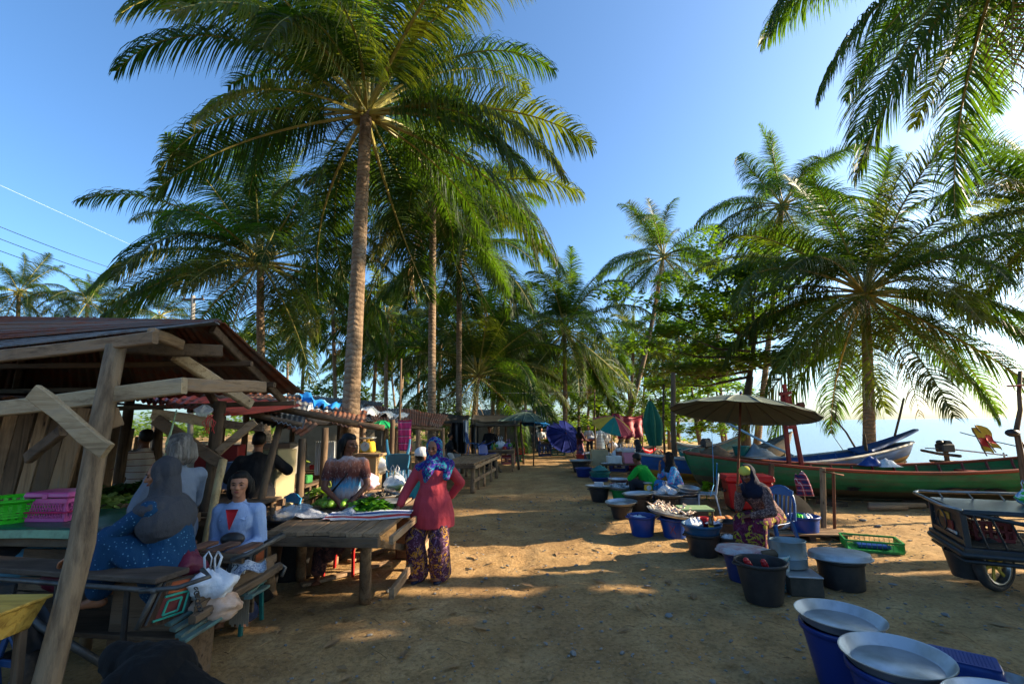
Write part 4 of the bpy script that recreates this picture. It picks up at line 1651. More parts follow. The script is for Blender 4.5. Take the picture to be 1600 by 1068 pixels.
# fish tray on green tub
c = G(975, 786); c.z = 0
tub('green tub under the tray heaped with silver fish', c + V((0, .2, 0)), .22, .26, GRNP, .76)
fc = c + V((.02, .2, .28))
tray('wide aluminium tray heaped with silver fish', fc, .34, .04, .88, ALU)
heap(FISH, 'fish', 'silver fish in the heap on the wide tray', 'fish', fc, .28, 42, 'silver fish on the wide tray', 1.0, 4, .09)
m = MB(); m.ball((0, 0, .06), (.17, .13, .10), 20, 12); o = m.obj('cloth_bundle', cloth('grey_striped_cloth', (66, 70, 92), 'stripe', (120, 122, 140), (60, 62, 84), None, 40), None, True); o.location = G(1000, 786) + V((.02, .35, .26)); tag(o, 'grey striped cloth bundle between the fish and the scale', 'cloth')
tub('black tub under the grey striped cloth bundle', G(1000, 786) + V((.02, .35, 0)), .17, .26, BLACKP, .8, handles=False)


def scale(label, loc, rz, mat, dish=True, sc=1.0):
    t = thing('weighing_scale', label, 'scale', loc, rz, sc=sc)
    m = MB(); m.box((0, 0, .09), (.20, .18, .18), None, .02, 1.15, 1.15); m.obj('body', mat, t)
    m = MB(); m.lathe([(0, 0), (.075, 0), (.078, .012), (0, .012)], 24, (0, -.092, .10), rot=M.Rotation(pi / 2, 3, 'X')); m.obj('dial', WHITEP, t, auto=40)
    m = MB(); m.beam((0, -.107, .10), (.03, -.107, .15), .008, .003, (0, 1, 0)); m.obj('needle', REDP, t)
    m = MB(); m.tube([(0, 0, .18), (0, 0, .22)], .03, 10); m.obj('neck', mat, t)
    m = MB(); m.lathe([(0, .22), (.11, .22), (.15, .245), (.145, .248), (.10, .228), (0, .228)], 28); m.obj('pan', ALU, t, True)
    return t


c = G(1022, 800); c.z = 0
crate('dark openwork crate carrying the yellow scale beside the man in green', c + V((0, .3, 0)), (.34, .30, .36), rad(4), BLACKP)
scale('yellow and black scale with shiny pan on the dark crate', c + V((0, .3, .362)), 0, YELP, sc=.62)
# purple basins with a tray
c = G(972, 768); c.z = 0
tub('purple basin under the round tray behind the fish', c + V((0, .2, 0)), .25, .17, PURP, .8, handles=False, name='plastic_basin')
tub('pinkish purple basin right of the round tray', c + V((.25, .05, 0)), .24, .15, plain('mauve_plastic', (146, 84, 128), .4, (110, 60, 96), 7, .4), .8, handles=False, name='plastic_basin')
tray('round deep aluminium tray on the purple basin', c + V((-.02, .2, .22)), .27, .07, .75, ALU)
tub('small upturned pot between purple basin and round tray', c + V((-.02, .2, .165)), .12, .055, BLACKP, .9, handles=False, name='small_pot')
# white bowls and trays near the woman in blue
c = G(1082, 806); c.z = 0
tub('grey tub stacked with pans by the wooden box', c + V((.04, .34, 0)), .22, .30, GREYP, .8)
for i in range(3):
    tray('%s pan of the stack by the wooden box' % ('lowest', 'middle', 'top')[i], c + V((.04 + .02 * i, .34 - .02 * i, .31 + .055 * i)), .25 - .02 * i, .045, .8, ALU, rot=(rad(3 * i), rad(-4 + 4 * i), 0), name='metal_pan')

# ------------------------------------------------------------------ people on the right
navy = cloth('navy_cloth', (24, 28, 48), 'plain', (16, 20, 34))
c = G(1196, 872); c.z = 0
chl = c + V((.18, .12, 0))
plastic_chair('blue plastic chair under the woman with the yellow cap', chl, rad(116), plain('chair_blue', (28, 82, 136), .4, (22, 58, 100), 6, .5))
person('woman in navy headscarf and yellow cap slumped on a blue chair', chl + V((-.03, -.02, 0)), rad(112), 1.55, (0, -.03, .52), lean=36, hands=((.06, .43, .83), (-.10, .42, .56)), feet=((.13, .44, .085), (-.12, .36, .085)),
       epole=((.1, .3, -1), (-.6, .2, -1)), tone='brown', top=cloth('brown_floral_top', (78, 58, 56), 'batik', (62, 46, 46), (150, 120, 110), (120, 90, 84), 34), sleeve=.95, bottom='wrap',
       bm=cloth('maroon_batik', (96, 26, 52), 'batik', (74, 22, 46), (150, 140, 40), (110, 60, 90), 8), head='hijab', headm=navy, yaw=12, pitch=-16, vox=.009, wide=1.05)
_i = root_info['person']
m = MB(); hc = _i['hc']
o = None
# the yellow under-cap showing round the face
fh = V((sin(rad(14)), cos(rad(14)), 0))
m.ball(hc + V((0, .028, .048)), (.083, .088, .072), 16, 10, M.Rotation(rad(12), 3, 'Z') @ M.Rotation(rad(-16), 3, 'X'))
remesh(m, 'cap', cloth('yellow_cap_cloth', (196, 190, 84), 'plain', (160, 150, 60)), _i['root'], .008, .002, 2)

grn = cloth('green_tshirt', (22, 150, 48), 'plain', (18, 120, 42))
c = G(1026, 792); c.z = 0
st = c + V((.05, .35, 0))
def stool(label, loc, mat, h=.26, w=.28, rz=0, group=None):
    t = thing('plastic_stool', label, 'stool', loc, rz, group)
    m = MB(); m.box((0, 0, h - .015), (w, w, .03), None, .012); m.obj('seat', mat, t)
    for sx in (-1, 1):
        for sy in (-1, 1):
            k = MB(); k.beam((sx * w * .4, sy * w * .4, h - .03), (sx * w * .48, sy * w * .48, 0), .035, .03, b=.006); k.obj('leg', mat, t)
    return t
stool('low stool under the man in the green shirt', st, BLUE)
person('man in bright green shirt bent over the scale, back turned', st, rad(48), 1.62, (0, 0, .36), lean=34, hands=((.16, .5, .42), (-.14, .5, .42)), feet=((.2, .34, .085), (-.2, .34, .085)), epole=((1, 0, -.4), (-1, 0, -.4)),
       kpole=((.5, .6, 1), (-.5, .6, 1)), tone='brown', top=grn, sleeve=.45, bottom='trousers', bm=cloth('dark_trousers', (40, 42, 48)), hair='short', yaw=0, pitch=-20, vox=.012, wide=1.12)
c = G(1066, 800); c.z = 0
st = c + V((.12, .45, 0))
stool('low stool under the woman in blue beside the man in green', st, BLUE)
person('woman in black headscarf and light blue top with pink sleeve, seated behind the trays', st, rad(84), 1.56, (0, 0, .38), lean=16, hands=((.05, .34, .84), (-.16, .4, .5)), feet=((.16, .45, .085), (-.16, .42, .085)), epole=((.2, .5, -1), (-.8, .1, -1)),
       kpole=((.3, .6, 1), (-.3, .6, 1)), tone='tan', top=cloth('light_blue_top', (62, 146, 202), 'batik', (50, 128, 186), (96, 176, 214), (214, 60, 130), 7), sleeve=.6, bottom='wrap', bm=cloth('blue_skirt', (44, 116, 178), 'plain', (36, 92, 150)),
       head='hijab', headm=cloth('black_cloth', (22, 22, 24), 'plain', (34, 34, 38)), yaw=-12, pitch=0, vox=.012)
c = G(1003, 742); c.z = 0
person('person in dark hooded jacket seated by the pink container, seen from the side', c + V((.2, .3, 0)), rad(75), 1.6, (0, 0, .42), lean=22, hands=((.14, .45, .5), (-.14, .45, .5)), feet=((.13, .42, .085), (-.13, .42, .085)), tone='brown',
       top=cloth('charcoal_jacket', (54, 52, 56), 'plain', (40, 38, 42)), bottom='wrap', bm=cloth('dark_red_cloth', (110, 28, 44)), head='hood', headm=cloth('charcoal_jacket', (54, 52, 56)), vox=.016, yaw=10, fingers=False)
stool('low stool under the person in the dark jacket', c + V((.2, .3, 0)), REDP, .3)

# ------------------------------------------------------------------ white chair hung on a blue rope, red cooler, big umbrella
c = G(1108, 805); c.z = 0
plastic_chair('white plastic chair with a blue rag on its back, beside the lime plant', c + V((.08, .2, 0)), rad(68), plain('chair_white', (178, 188, 196), .4, (120, 130, 140), 6, .6), sc=.86)
m = MB(); m.sheet(lambda u, v: (.04 * (v - .5), (u - .5) * .2, .62 + .3 * v), 4, 4, .01)
o = m.obj('blue_rag', cloth('blue_rag_cloth', (26, 120, 176)), None); o.location = c + V((.26, .1, 0)); o.rotation_euler = (0, 0, rad(-22)); tag(o, 'bright blue rag hanging on the white chair', 'rag')


def cooler():
    c = G(1186, 804); c.z = 0
    t = thing('cooler_box', 'big red ice box with red lid in front of the green boat', 'ice box', c + V((.03, .42, 0)), rad(-12))
    m = MB(); m.box((0, 0, .31), (.80, .58, .50), None, .03, .93, .93); m.obj('body', REDP, t)
    m = MB(); m.box((0, 0, .615), (.86, .64, .11), None, .025); m.obj('lid', plain('red_lid', (196, 40, 42), .4, (150, 30, 34), 5, .5), t)
    for s in (-1, 1):
        m = MB(); m.box((s * .28, -.0, .045), (.12, .50, .06), None, .01); m.obj('foot', BLACKP, t)
        m = MB(); m.tube([(s * .405, -.12, .40), (s * .44, -.10, .36), (s * .44, .10, .36), (s * .405, .12, .40)], .014, 6); m.obj('handle', BLACKP, t, True)
    m = MB(); m.box((0, -.325, .52), (.07, .02, .09), None, .005); m.obj('latch', BLACKP, t)
    return t.location


CL = cooler()


def umbrella(label, top, rad_, drop, mat, tilt=(0, 0), rz=0.0, base=None, n=14, name='market_umbrella', pole=None, mats=None, valance=0.0, group=None):
    """top: apex in the world; canopy tilts by (x, y); pole runs to base"""
    top = V(top)
    t = thing(name, label, 'umbrella', (top.x, top.y, 0), 0, group)
    RM = M.Rotation(tilt[1], 3, 'Y') @ M.Rotation(tilt[0], 3, 'X') @ M.Rotation(rz, 3, 'Z')
    o = V((0, 0, top.z))
    for q in range(n):
        a0, a1 = 2 * pi * q / n, 2 * pi * (q + 1) / n
        m = MB()
        def f(u, v):
            a = lerp(a0, a1, u)
            r = rad_ * v
            sag = 1 - .02 * sin(pi * u) * v
            z = -drop * (v ** 1.5) - .012 * rad_ * sin(pi * u) * v
            return o + RM @ V((cos(a) * r * sag, sin(a) * r * sag, z))
        m.sheet(lambda u, v: f(u, 1 - v), 5, 8, .006)
        m.obj('canopy_panel', (mats[q % len(mats)] if mats else mat), t, True)
        m = MB()
        m.tube([f(0, v) - RM @ V((0, 0, .012)) for v in (0, .35, .7, 1.0)], .006, 5)
        m.obj('rib', STEEL, t)
    pb = V(base) - V((top.x, top.y, 0)) if base is not None else V((0, 0, 0))
    m = MB(); m.tube([pb, o + V((0, 0, .06))], pole or .016, 10); m.obj('pole', RUST, t, True)
    m = MB(); m.ball(o + V((0, 0, .05)), .03, 10, 8); m.obj('finial', BLUE, t, True)
    return t


umbrella('large olive canvas umbrella tilted over the red ice box', P(1158, 618, 8.7), 1.29, .34, OLIVE, (rad(-5.5), rad(8.5)), .15, base=V((P(1146, 762, 8.5).x, 8.5, .0)), n=16, pole=.022)
# rope from the umbrella
m = MB(); p0 = P(1112, 672, 8.2); m.tube([p0, p0.lerp(P(1114, 755, 8.0), .5) + V((.01, 0, 0)), P(1115, 757, 8.0)], .004, 5); m.tube([P(1115, 757, 8.0), P(1110, 775, 7.9)], .006, 5)
tag(m.obj('rope', plain('blue_rope', (70, 150, 200), .7), None, True), 'thin blue rope hanging from the olive umbrella to the white chair', 'rope')

# posts by the boat
for px, yt, yb, w, lab, mm in ((1205, 724, 797, .075, 'dark square post right behind the red ice box', WDD[2]), (1285, 730, 834, .06, 'pale wooden post right of the chequered umbrella', WD[2]), (1302, 737, 836, .035, 'thin rusty post with a rag knot, rightmost beside the pallet', RUST)):
    b = G(px + (2 if px > 1210 else 0), yb); tp = P(px, yt, b.y)
    m = MB(); m.beam((0, 0, -.02), (tp.x - b.x, 0, tp.z), w, w, (0, 1, 0), .006)
    o = m.obj('post', mm, None); o.location = (b.x, b.y, 0); tag(o, lab, 'post')
m = MB(); p0, p1 = P(1285, 736, 7.0), P(1318, 742, 7.0); m.tube([p0, p1], .012, 6); tag(m.obj('rod', RUST, None, True), 'short rusty rod lying across the tops of the two right posts', 'rod')
# chequered umbrella, folded, hanging on its rod
b = G(1262, 812); b.z = 0
t = thing('folded_umbrella', 'folded red and blue chequered umbrella on a thin rod by the posts', 'umbrella', b)
PL = cloth('plaid_cloth', (40, 44, 84), 'plaid', (150, 40, 52), (206, 200, 204), None, 11)
zt = P(1262, 735, b.y).z
m = MB(); m.tube([(0, 0, 0), (-.01, 0, zt)], .011, 8); m.obj('pole', CHROME, t, True)
m = MB(); m.lathe([(.02, zt - .01), (.06, zt - .08), (.10, zt - .25), (.12, zt - .41), (.10, zt - .415), (.02, zt - .3)], 30, wob=.22); m.obj('canopy', PL, t, True)
m = MB(); m.lathe([(.01, zt - .02), (.05, zt - .10), (.085, zt - .27), (.06, zt - .28)], 24, (.12, .02, 0), wob=.3, rot=M.Rotation(-.28, 3, 'Y')); m.obj('canopy_flap', PL, t, True)

# pallet with blue tub and leaning lid
c = G(1262, 842); c.z = 0
t = thing('wooden_pallet', 'low plank pallet under the blue tub and the leaning black lid', 'pallet', c + V((.05, .22, 0)), rad(-8))
for i in range(5):
    m = MB(); m.box((0, lerp(-.3, .3, i / 4), .085), (1.05, .12, .022), M.Rotation(R.uniform(-.03, .03), 3, 'Z'), .003); m.obj('plank', WD[0], t)
for x in (-.42, 0, .42):
    m = MB(); m.box((x, 0, .037), (.08, .7, .074), None, .003); m.obj('bearer', WDD[1], t)
tub('blue tub on the pallet in front of the leaning black lid', c + V((.03, .1, .096)), .21, .21, BLUE2, .86)
lid('black round lid leaning behind the blue tub on the pallet', c + V((.14, .50, .30)), .33, plain('matt_black_lid', (30, 29, 28), .95, (48, 44, 40), 6, .6, spec=.05), .04, rot=(rad(52), rad(16), 0))
bag('white bundle on the pallet left of the blue tub', c + V((-.26, .22, .096)), .26, WBAG, 44, False, 'white_bundle', .9)
for i, (mt, dx) in enumerate(((LIME, -.06), (WBAG, .05))):
    bag(('green', 'white')[i] + ' little bag inside the blue tub on the pallet', c + V((.03 + dx, .1, .22)), .13, mt, 50 + i, False)
# green crate with blue basin inside
c = G(1392, 864); c.z = 0
crate('low green plastic crate with a blue tray inside, on the sand', c + V((-.08, .22, 0)), (.62, .42, .14), rad(-26), GRNP, rows=1)
m = MB(); m.box((0, 0, .02), (.36, .28, .04), None, .01); o = m.obj('blue_tray', BLUE2, None); o.location = c + V((-.06, .24, .03)); o.rotation_euler = (0, 0, rad(-22)); tag(o, 'blue tray lying in the low green crate', 'tray')
# lime plant, logs, scrap
c = G(1122, 792); c.z = 0
t = thing('lime_plant', 'bright lime-green leafy plant behind the white chair', 'plant', c + V((0.15, .9, 0)))
LM = leafmat('lime_leaf', (120, 160, 20), (170, 210, 20), .5, .1, .3)
for i in range(14):
    a = i * 2.4
    m = MB()
    L = .26
    m.sheet(lambda u, v: ((u - .5) * .16 * sin(pi * min(.98, v + .08)), v * L, .05 + .16 * v - .22 * v * v), 2, 5)
    o = m.obj('leaf', LM, t, True); o.rotation_euler = (rad(15 + 45 * (i % 3) / 2), 0, a); o.location = (0, 0, .05 + .018 * i)
m = MB(); m.tube([(0, 0, 0), (.01, 0, .34)], [.012, .006], 6); m.obj('stem', LM, t, True)
for i, (px, py, L, a, w) in enumerate(((1402, 794, 1.0, -6, .06), (1388, 797, .7, -2, .05))):
    c = G(px, py)
    m = MB(); m.tube([(-L / 2, 0, w), (0, .02, w * 1.02), (L / 2, 0, w)], [w, w * .92, w * .85], 10)
    o = m.obj('log', WD[0], None, True); o.location = (c.x, c.y, 0); o.rotation_euler = (0, 0, rad(a)); tag(o, ('longer', 'shorter')[i] + ' weathered log lying on the sand under the green boat', 'log')
# ------------------------------------------------------------------ boats
def paint(name, col, wear=(110, 92, 70), amt=.6, grime=None):
    if name in MATS:
        return MATS[name]
    t = NT(name)
    v = t.map((.5, 2, 3))
    n = t.noise(3.5, v, 7, .7)
    c = t.mix(t.ramp(n, [(.50, (0, 0, 0)), (.60, (amt,) * 3)]), lin(col), lin(wear))
    c = t.mix(t.ramp(t.noise(1.3, t.map((1, 1, 2)), 5, .7), [(.42, (0, 0, 0)), (.75, (.7,) * 3)]), c, lin(grime or (46, 44, 34)))
    t.base(c)
    t.p(rough=.55, spec=.35)
    t.bump(n, .35, .012)
    MATS[name] = t.m
    return t.m


GREENB = paint('green_boat_paint', (34, 112, 66), (88, 96, 66), .6)
BROWNB = paint('brown_boat_bottom', (92, 82, 56), (70, 60, 44), .7)
ORANGB = paint('orange_boat_rail', (150, 66, 40), (96, 70, 54), .7)
REDB = paint('maroon_boat_inside', (112, 34, 34), (84, 44, 36), .6)
BLUEB = paint('blue_boat_paint', (22, 78, 138), (70, 90, 110), .4)
WHITEB = paint('white_boat_paint', (186, 188, 182), (120, 104, 84), .6)
YELB = paint('yellow_boat_bottom', (176, 130, 48), (110, 88, 50), .7)


def boat(label, a, b, beam, mats, sheer=(.95, .68, .95), keel=(.35, .05, .35), inside=None, rail=None, nst=6, group=None, bow=1.15, ribs=12, thwarts=3, blunt=(.2, .0), z0=None, name='fishing_boat', tilt=0.0, patches=()):
    """a, b: ground points under the two ends; mats: strake paints from keel up"""
    a, b = V(a), V(b)
    d = b - a
    L = math.hypot(d.x, d.y)
    c = (a + b) / 2
    c.z = z0 if z0 is not None else 0.0
    t = thing(name, label, 'boat', c, 0, group, rot=(tilt, 0, math.atan2(d.y, d.x)))
    q3 = lambda p, u: p[0] * (1 - u) ** 2 * (1 if u < .5 else 1) + p[2] * u * u + (4 * p[1] - p[0] - p[2]) * .5 * 2 * u * (1 - u)
    def bw(u):
        e = sin(pi * min(1, max(0, u))) ** .62
        return beam / 2 * max(e, blunt[0] * (1 - u) * 1.0 + blunt[1] * u, .03)
    def pt(u, s, side, off=0.0):
        k, sh = q3(keel, u), q3(sheer, u)
        w = bw(u) + off
        # flare of the bows and rake of the stems
        rk = (.30 * (u - .5) * 2 * abs((u - .5) * 2) ** 3) * (s - .3)
        return ((u - .5) * L + rk, side * w * (sin(s * pi / 2) ** .85) * (1 + .06 * s), k + (sh - k) * (s ** 1.5))
    for side in (-1, 1):
        for i in range(nst):
            s0, s1 = i / nst, (i + 1) / nst
            m = MB()
            def f(u, v):
                p = V(pt(u if side < 0 else 1 - u, lerp(s0, s1 + .012, v), side))
                p.y += side * .010 * (1 - v)
                return p
            m.sheet(f, 36, 2, .026)
            m.obj('plank', mats[min(i, len(mats) - 1)], t, auto=40)
        m = MB()
        pts = [V(pt(u / 36, 1, side)) + V((0, 0, .02)) for u in range(37)]
        m.tube(pts, .042, 8, sq=.8)
        m.obj('gunwale', rail or mats[-1], t, True)
    for i in range(ribs):
        u = lerp(.10, .90, i / (ribs - 1))
        m = MB()
        pts = []
        for q in range(-8, 9):
            s = abs(q) / 8
            p = V(pt(u, s * .98, 1 if q >= 0 else -1, -.035))
            p.z += .03
            pts.append(p)
        m.tube(pts, .026, 5)
        m.obj('rib', inside or mats[-1], t)
    for i in range(thwarts):
        u = lerp(.22, .8, i / max(1, thwarts - 1))
        sh = q3(sheer, u)
        m = MB(); m.box(((u - .5) * L, 0, sh - .13), (.22, bw(u) * 1.86, .04), None, .006)
        m.obj('thwart', inside or mats[-1], t)
    for u0, u1, s0, s1, off, pm in patches:
        m = MB()
        m.sheet(lambda u, v: V(pt(lerp(u0, u1, u) + .006 * sin(v * 9 + off * 99), lerp(s0, s1, v) + .02 * sin(u * 7), -1, off)), 8, 4, .006)
        m.obj('repair_patch', pm, t)
    m = MB()
    pts = [V(pt(u / 30, 0, 1)) - V((0, 0, .03)) for u in range(31)]
    m.tube(pts, [.05] * 31, 6)
    m.obj('keel', mats[0], t, True)
    t['_'] = 0
    del t['_']
    return t


# green boat along the sand
A = V((4.12, 10.7, 0)); B = V((13.2, 8.9, 0))
boat('long green wooden fishing boat with maroon inside drawn up on the sand', A, B, 1.7, [BROWNB, BROWNB, BROWNB, GREENB, GREENB, GREENB], (1.0, .66, 1.28), (.30, .08, .42), REDB, ORANGB, 6, ribs=18, thwarts=4, blunt=(.22, .05), patches=((.46, .535, .44, .66, .048, BLACKP), (.475, .520, .47, .62, .056, paint('bare_hull_wood', (140, 112, 82))), (.545, .58, .48, .62, .048, BLACKP), (.30, .315, .5, .6, .048, BLACKP)))
# hull patches
for px, py, s, lab in ((1424, 762, .34, 'pale square repair patch on the green boat hull'), ):
    pass
# chocks
for i, (px, py) in enumerate(((1180, 796), (1330, 795), (1480, 797))):
    c = G(px, py)
    m = MB(); m.box((0, 0, .045), (.30, .5, .09), M.Rotation(.15 * i, 3, 'Z'), .008); o = m.obj('wooden_block', WDD[0], None); o.location = (c.x, c.y + .55, -.012)
    tag(o, 'wooden block under the green boat, ' + ('at its left end', 'under its middle', 'near the cart')[i], 'block')
# blue and white boat behind it
A2, B2 = V((3.55, 12.7, 0)), V((11.0, 13.1, 0))
bt = boat('blue and white boat with yellow bottom and high blue prow behind the green boat', A2, B2, 1.5, [YELB, YELB, YELB, BLUEB, BLUEB, BLUEB], (.86, .60, 1.04), (.30, .10, .58), BLUEB, WHITEB, 6, ribs=14, thwarts=3, blunt=(.25, .02))
m = MB(); m.sheet(lambda u, v: (2.35 + 1.75 * u, (v - .5) * lerp(.85, .16, u ** .8), .80 + .62 * u ** 1.2 + .10 * abs(2 * v - 1) * (1 - u)), 14, 6, .05); m.obj('prow_board', BLUEB, bt, auto=50)
m = MB(); m.tube([(2.3, -.3, .86), (2.3, -.3, 1.3)], .04, 8); m.obj('mooring_post', WDD[2], bt)
boat('low weathered boat carrying the outboard engine behind the right end of the green boat', V((11.35, 12.45, 0)), V((15.4, 11.7, 0)), 1.1, [BROWNB, BROWNB, ORANGB], (.62, .56, .8), (.2, .08, .35), None, BROWNB, 4, ribs=7, thwarts=2, z0=-.05)
# far boats on the shore
A3, B3 = P(1062, 700, 20), P(1132, 700, 19); A3.z = B3.z = 0
boat('small pale blue boat lying under the shore trees, behind the grass', V((A3.x, 20.4, 0)), V((B3.x + .9, 19.2, 0)), 1.1, [BROWNB, WHITEB, paint('pale_teal_boat_paint', (96, 148, 150))], (.82, .62, 1.2), (.35, .18, .5), None, WHITEB, 4, ribs=6, thwarts=2, z0=.05)
A4, B4 = P(1150, 705, 16.5), P(1226, 705, 16.5)
boat('weathered grey boat with raised bow between the leaning trunks', V((A4.x - 1, 16.6, 0)), V((B4.x, 16.3, 0)), 1.1, [BROWNB, paint('grey_boat_paint', (128, 122, 112)), paint('grey_boat_paint', (128, 122, 112))], (.7, .62, 1.30), (.3, .14, .62), None, None, 4, ribs=6, thwarts=2, z0=-.02)


# engines, poles and gear on the boats
def engine(label, loc, rz=0.0, sc=1.0, tail=2.4):
    t = thing('outboard_engine', label, 'engine', loc, rz, sc=sc)
    m = MB(); m.box((0, 0, .16), (.36, .30, .24), None, .03); m.obj('engine_block', STEEL, t)
    m = MB(); m.tube([(-.05, -.1, .28), (-.05, .1, .28)], .10, 14); m.obj('fuel_tank', BLACKP, t, auto=50)
    m = MB(); m.ball((.12, 0, .32), (.09, .1, .07), 12, 8); m.obj('air_filter', STEEL, t, True)
    m = MB(); m.tube([(.18, 0, .14), (.55, 0, .16)], .018, 6); m.obj('tiller', CHROME, t)
    m = MB(); m.tube([(-.18, 0, .12), (-tail, 0, -.06)], .022, 8); m.obj('drive_shaft', CHROME, t)
    m = MB(); m.beam((0, 0, -.22), (0, 0, .05), .09, .09); m.obj('mount', WDD[2], t)
    m = MB()
    for q in range(3):
        a = q * 2.094
        m.box((-tail, cos(a) * .05, -.06 + sin(a) * .05), (.01, .05, .05), M.Rotation(a, 3, 'X'))
    m.obj('propeller', CHROME, t)
    return t


p = P(1478, 708, 12.4); engine('outboard engine standing on the boat behind the green boat, right of the blue prow', p, rad(176), .9, 1.6)
p = P(1104, 700, 10.9); engine('dark engine block on the left end of the green boat', p, rad(20), .6, 1.2)
for i, (q0, q1, w, mm, lab) in enumerate(((P(1440, 703, 12.0), P(1500, 712, 10.2), .035, WDD[0], 'dark wooden boom resting across the green boat'), (P(1132, 658, 13.0), P(1240, 712, 11.2), .03, plain('pale_blue_pole', (150, 178, 190), .5), 'pale blue pole slanting behind the olive umbrella'),
                                          (P(1500, 675, 11.5), P(1604, 700, 10.0), .012, BLACKP, 'thin dark cable stretched over the right end of the green boat'), (P(1398, 680, 13.0), P(1412, 622, 13.4), .03, WDD[2], 'thin upright stick behind the blue prow'))):
    m = MB(); m.tube([q0, q0.lerp(q1, .5) - V((0, 0, .02)), q1], w, 7); tag(m.obj(('boom', 'pole', 'cable', 'stick')[i], mm, None, True), lab, ('boom', 'pole', 'cable', 'stick')[i])
# red mast frame
b0, b1 = P(1233, 728, 10.9), P(1254, 728, 10.9)
t0, t1 = P(1222, 612, 10.9), P(1232, 618, 10.9)
t = thing('mast_frame', 'red wooden mast frame with cross bars standing on the boat behind the umbrella', 'mast', (b0.x, b0.y, 0))
o0 = V((b0.x, b0.y, 0))
RM_ = paint('red_mast_paint', (150, 40, 38), (110, 60, 50), .4)
for q, (a, b, w) in enumerate(((b0 - V((0, 0, .25)), t0, .085), (b1 - V((0, 0, .25)), t1, .085), (P(1236, 670, 10.84), P(1225, 600, 10.84), .08))):
    m = MB(); m.beam(a - o0, b - o0, w, w * .8, (0, 1, 0), .006); m.obj('upright', RM_, t)
for (x0, y0, x1, y1) in ((1218, 616, 1236, 613), (1216, 636, 1254, 632), (1228, 668, 1242, 667)):
    m = MB(); m.beam(P(x0, y0, 10.76) - o0, P(x1, y1, 10.76) - o0, .06, .06, (0, 1, 0), .005); m.obj('crossbar', RM_, t)
m = MB(); m.tube([P(1248, 633, 10.7) - o0, P(1255, 632, 10.7) - o0], .07, 10); m.obj('pulley', RUST, t, auto=40)
# yellow-red flags
t = thing('flag_pole', 'pair of yellow and red pennants leaning on the right end of the green boat', 'flag', P(1548, 712, 10.2))
o0 = V(t.location)
for q, (x0, y0, x1, y1) in enumerate(((1542, 712, 1518, 668), (1556, 706, 1523, 664))):
    m = MB(); m.tube([P(x0, y0, 10.2) - o0, P(x1, y1, 10.2) - o0], .012, 6); m.obj('stick', WDD[2], t)
    a, b = P(x1, y1, 10.2) - o0, P(x1 + 14 - 22 * q + 10, y1 + 36, 10.2) - o0
    FLY = plain('flag_yellow', (226, 172, 40), .7, bump=.1); FLR = plain('flag_red', (206, 40, 40), .7, bump=.1)
    for k, (u0, u1, mm) in enumerate(((0, .42, FLY), (.42, .78, FLR), (.78, 1, FLY))):
        m = MB()
        def f(u, v):
            w = lerp(u0, u1, u)
            c = a.lerp(P(x0, y0, 10.2) - o0, w * .85)
            return c + V((.26 * v * (1 - .3 * w), .03 * sin(w * 9 + v * 3), .05 * v - .10 * v * v))
        m.sheet(f, 5, 4, .004)
        m.obj('pennant', mm, t, True)
# boat clutter
for i, (px, py, Y, s, mm, nm, lab) in enumerate(((1362, 722, 10.6, .22, BLUE2, 'blue_cloth', 'blue cloth dropped on the rail of the green boat'), (1386, 724, 10.5, .2, WBAG, 'white_cloth', 'white cloth beside the blue cloth on the green boat'), (1158, 704, 10.9, .26, TEALP, 'teal_bucket', 'teal bucket standing among nets on the boats'),
                                              (1185, 708, 10.8, .3, GREYP, 'net_bundle', 'grey net bundle lying on the boats under the umbrella'), (1118, 708, 10.8, .3, WDD[0], 'rope_coil', 'brown heap of rope on the left end of the boats'), (1070, 706, 12.2, .24, TEALP, 'green_basin', 'green basin on the left end of the blue boat'))):
    p = P(px, py, Y)
    if nm in ('teal_bucket', 'green_basin'):
        tub(lab, p - V((0, 0, .1)), s * .7, s * .8, mm, .8, handles=False, name=nm)
    else:
        m = MB(); m.sheet(lambda u, v: ((u - .5) * s * 2.4, (v - .5) * s * 1.6, .02 + s * .8 * sin(pi * u) * sin(pi * v) * (1 + .5 * fbm(u * 4 + i, v * 4))), 12, 10)
        o = m.obj(nm, mm, None, True); o.location = p - V((0, 0, .08)); tag(o, lab, nm.split('_')[1])
# crooked pole with a crosspiece at the right edge
b = P(1597, 765, 8.2)
pts = [(1604, 800), (1600, 745), (1594, 705), (1588, 672), (1594, 640), (1592, 612), (1594, 580)]
t = thing('crooked_pole', 'crooked branch pole with red crosspiece at the right edge behind the cart', 'pole', (P(1604, 800, 8.2).x, 8.2, -.1))
o0 = V(t.location)
m = MB(); m.tube([V((.02, 0, .0))] + [P(x, y, 8.2) - o0 for x, y in pts], [.05, .05, .048, .045, .04, .034, .03, .028], 8); m.obj('trunk', WDD[2], t, True)
m = MB(); m.beam(P(1576, 603, 8.14) - o0, P(1626, 600, 8.14) - o0, .09, .03, (0, 0, 1), .004); m.obj('crossbar', RM_, t)
m = MB(); m.ball(P(1582, 676, 8.2) - o0, (.12, .08, .07), 8, 6); m.tube([P(1596, 690, 8.2) - o0, P(1602, 700, 8.2) - o0, P(1606, 690, 8.2) - o0], .02, 5); m.obj('rag_knot', BLACKP, t, True)
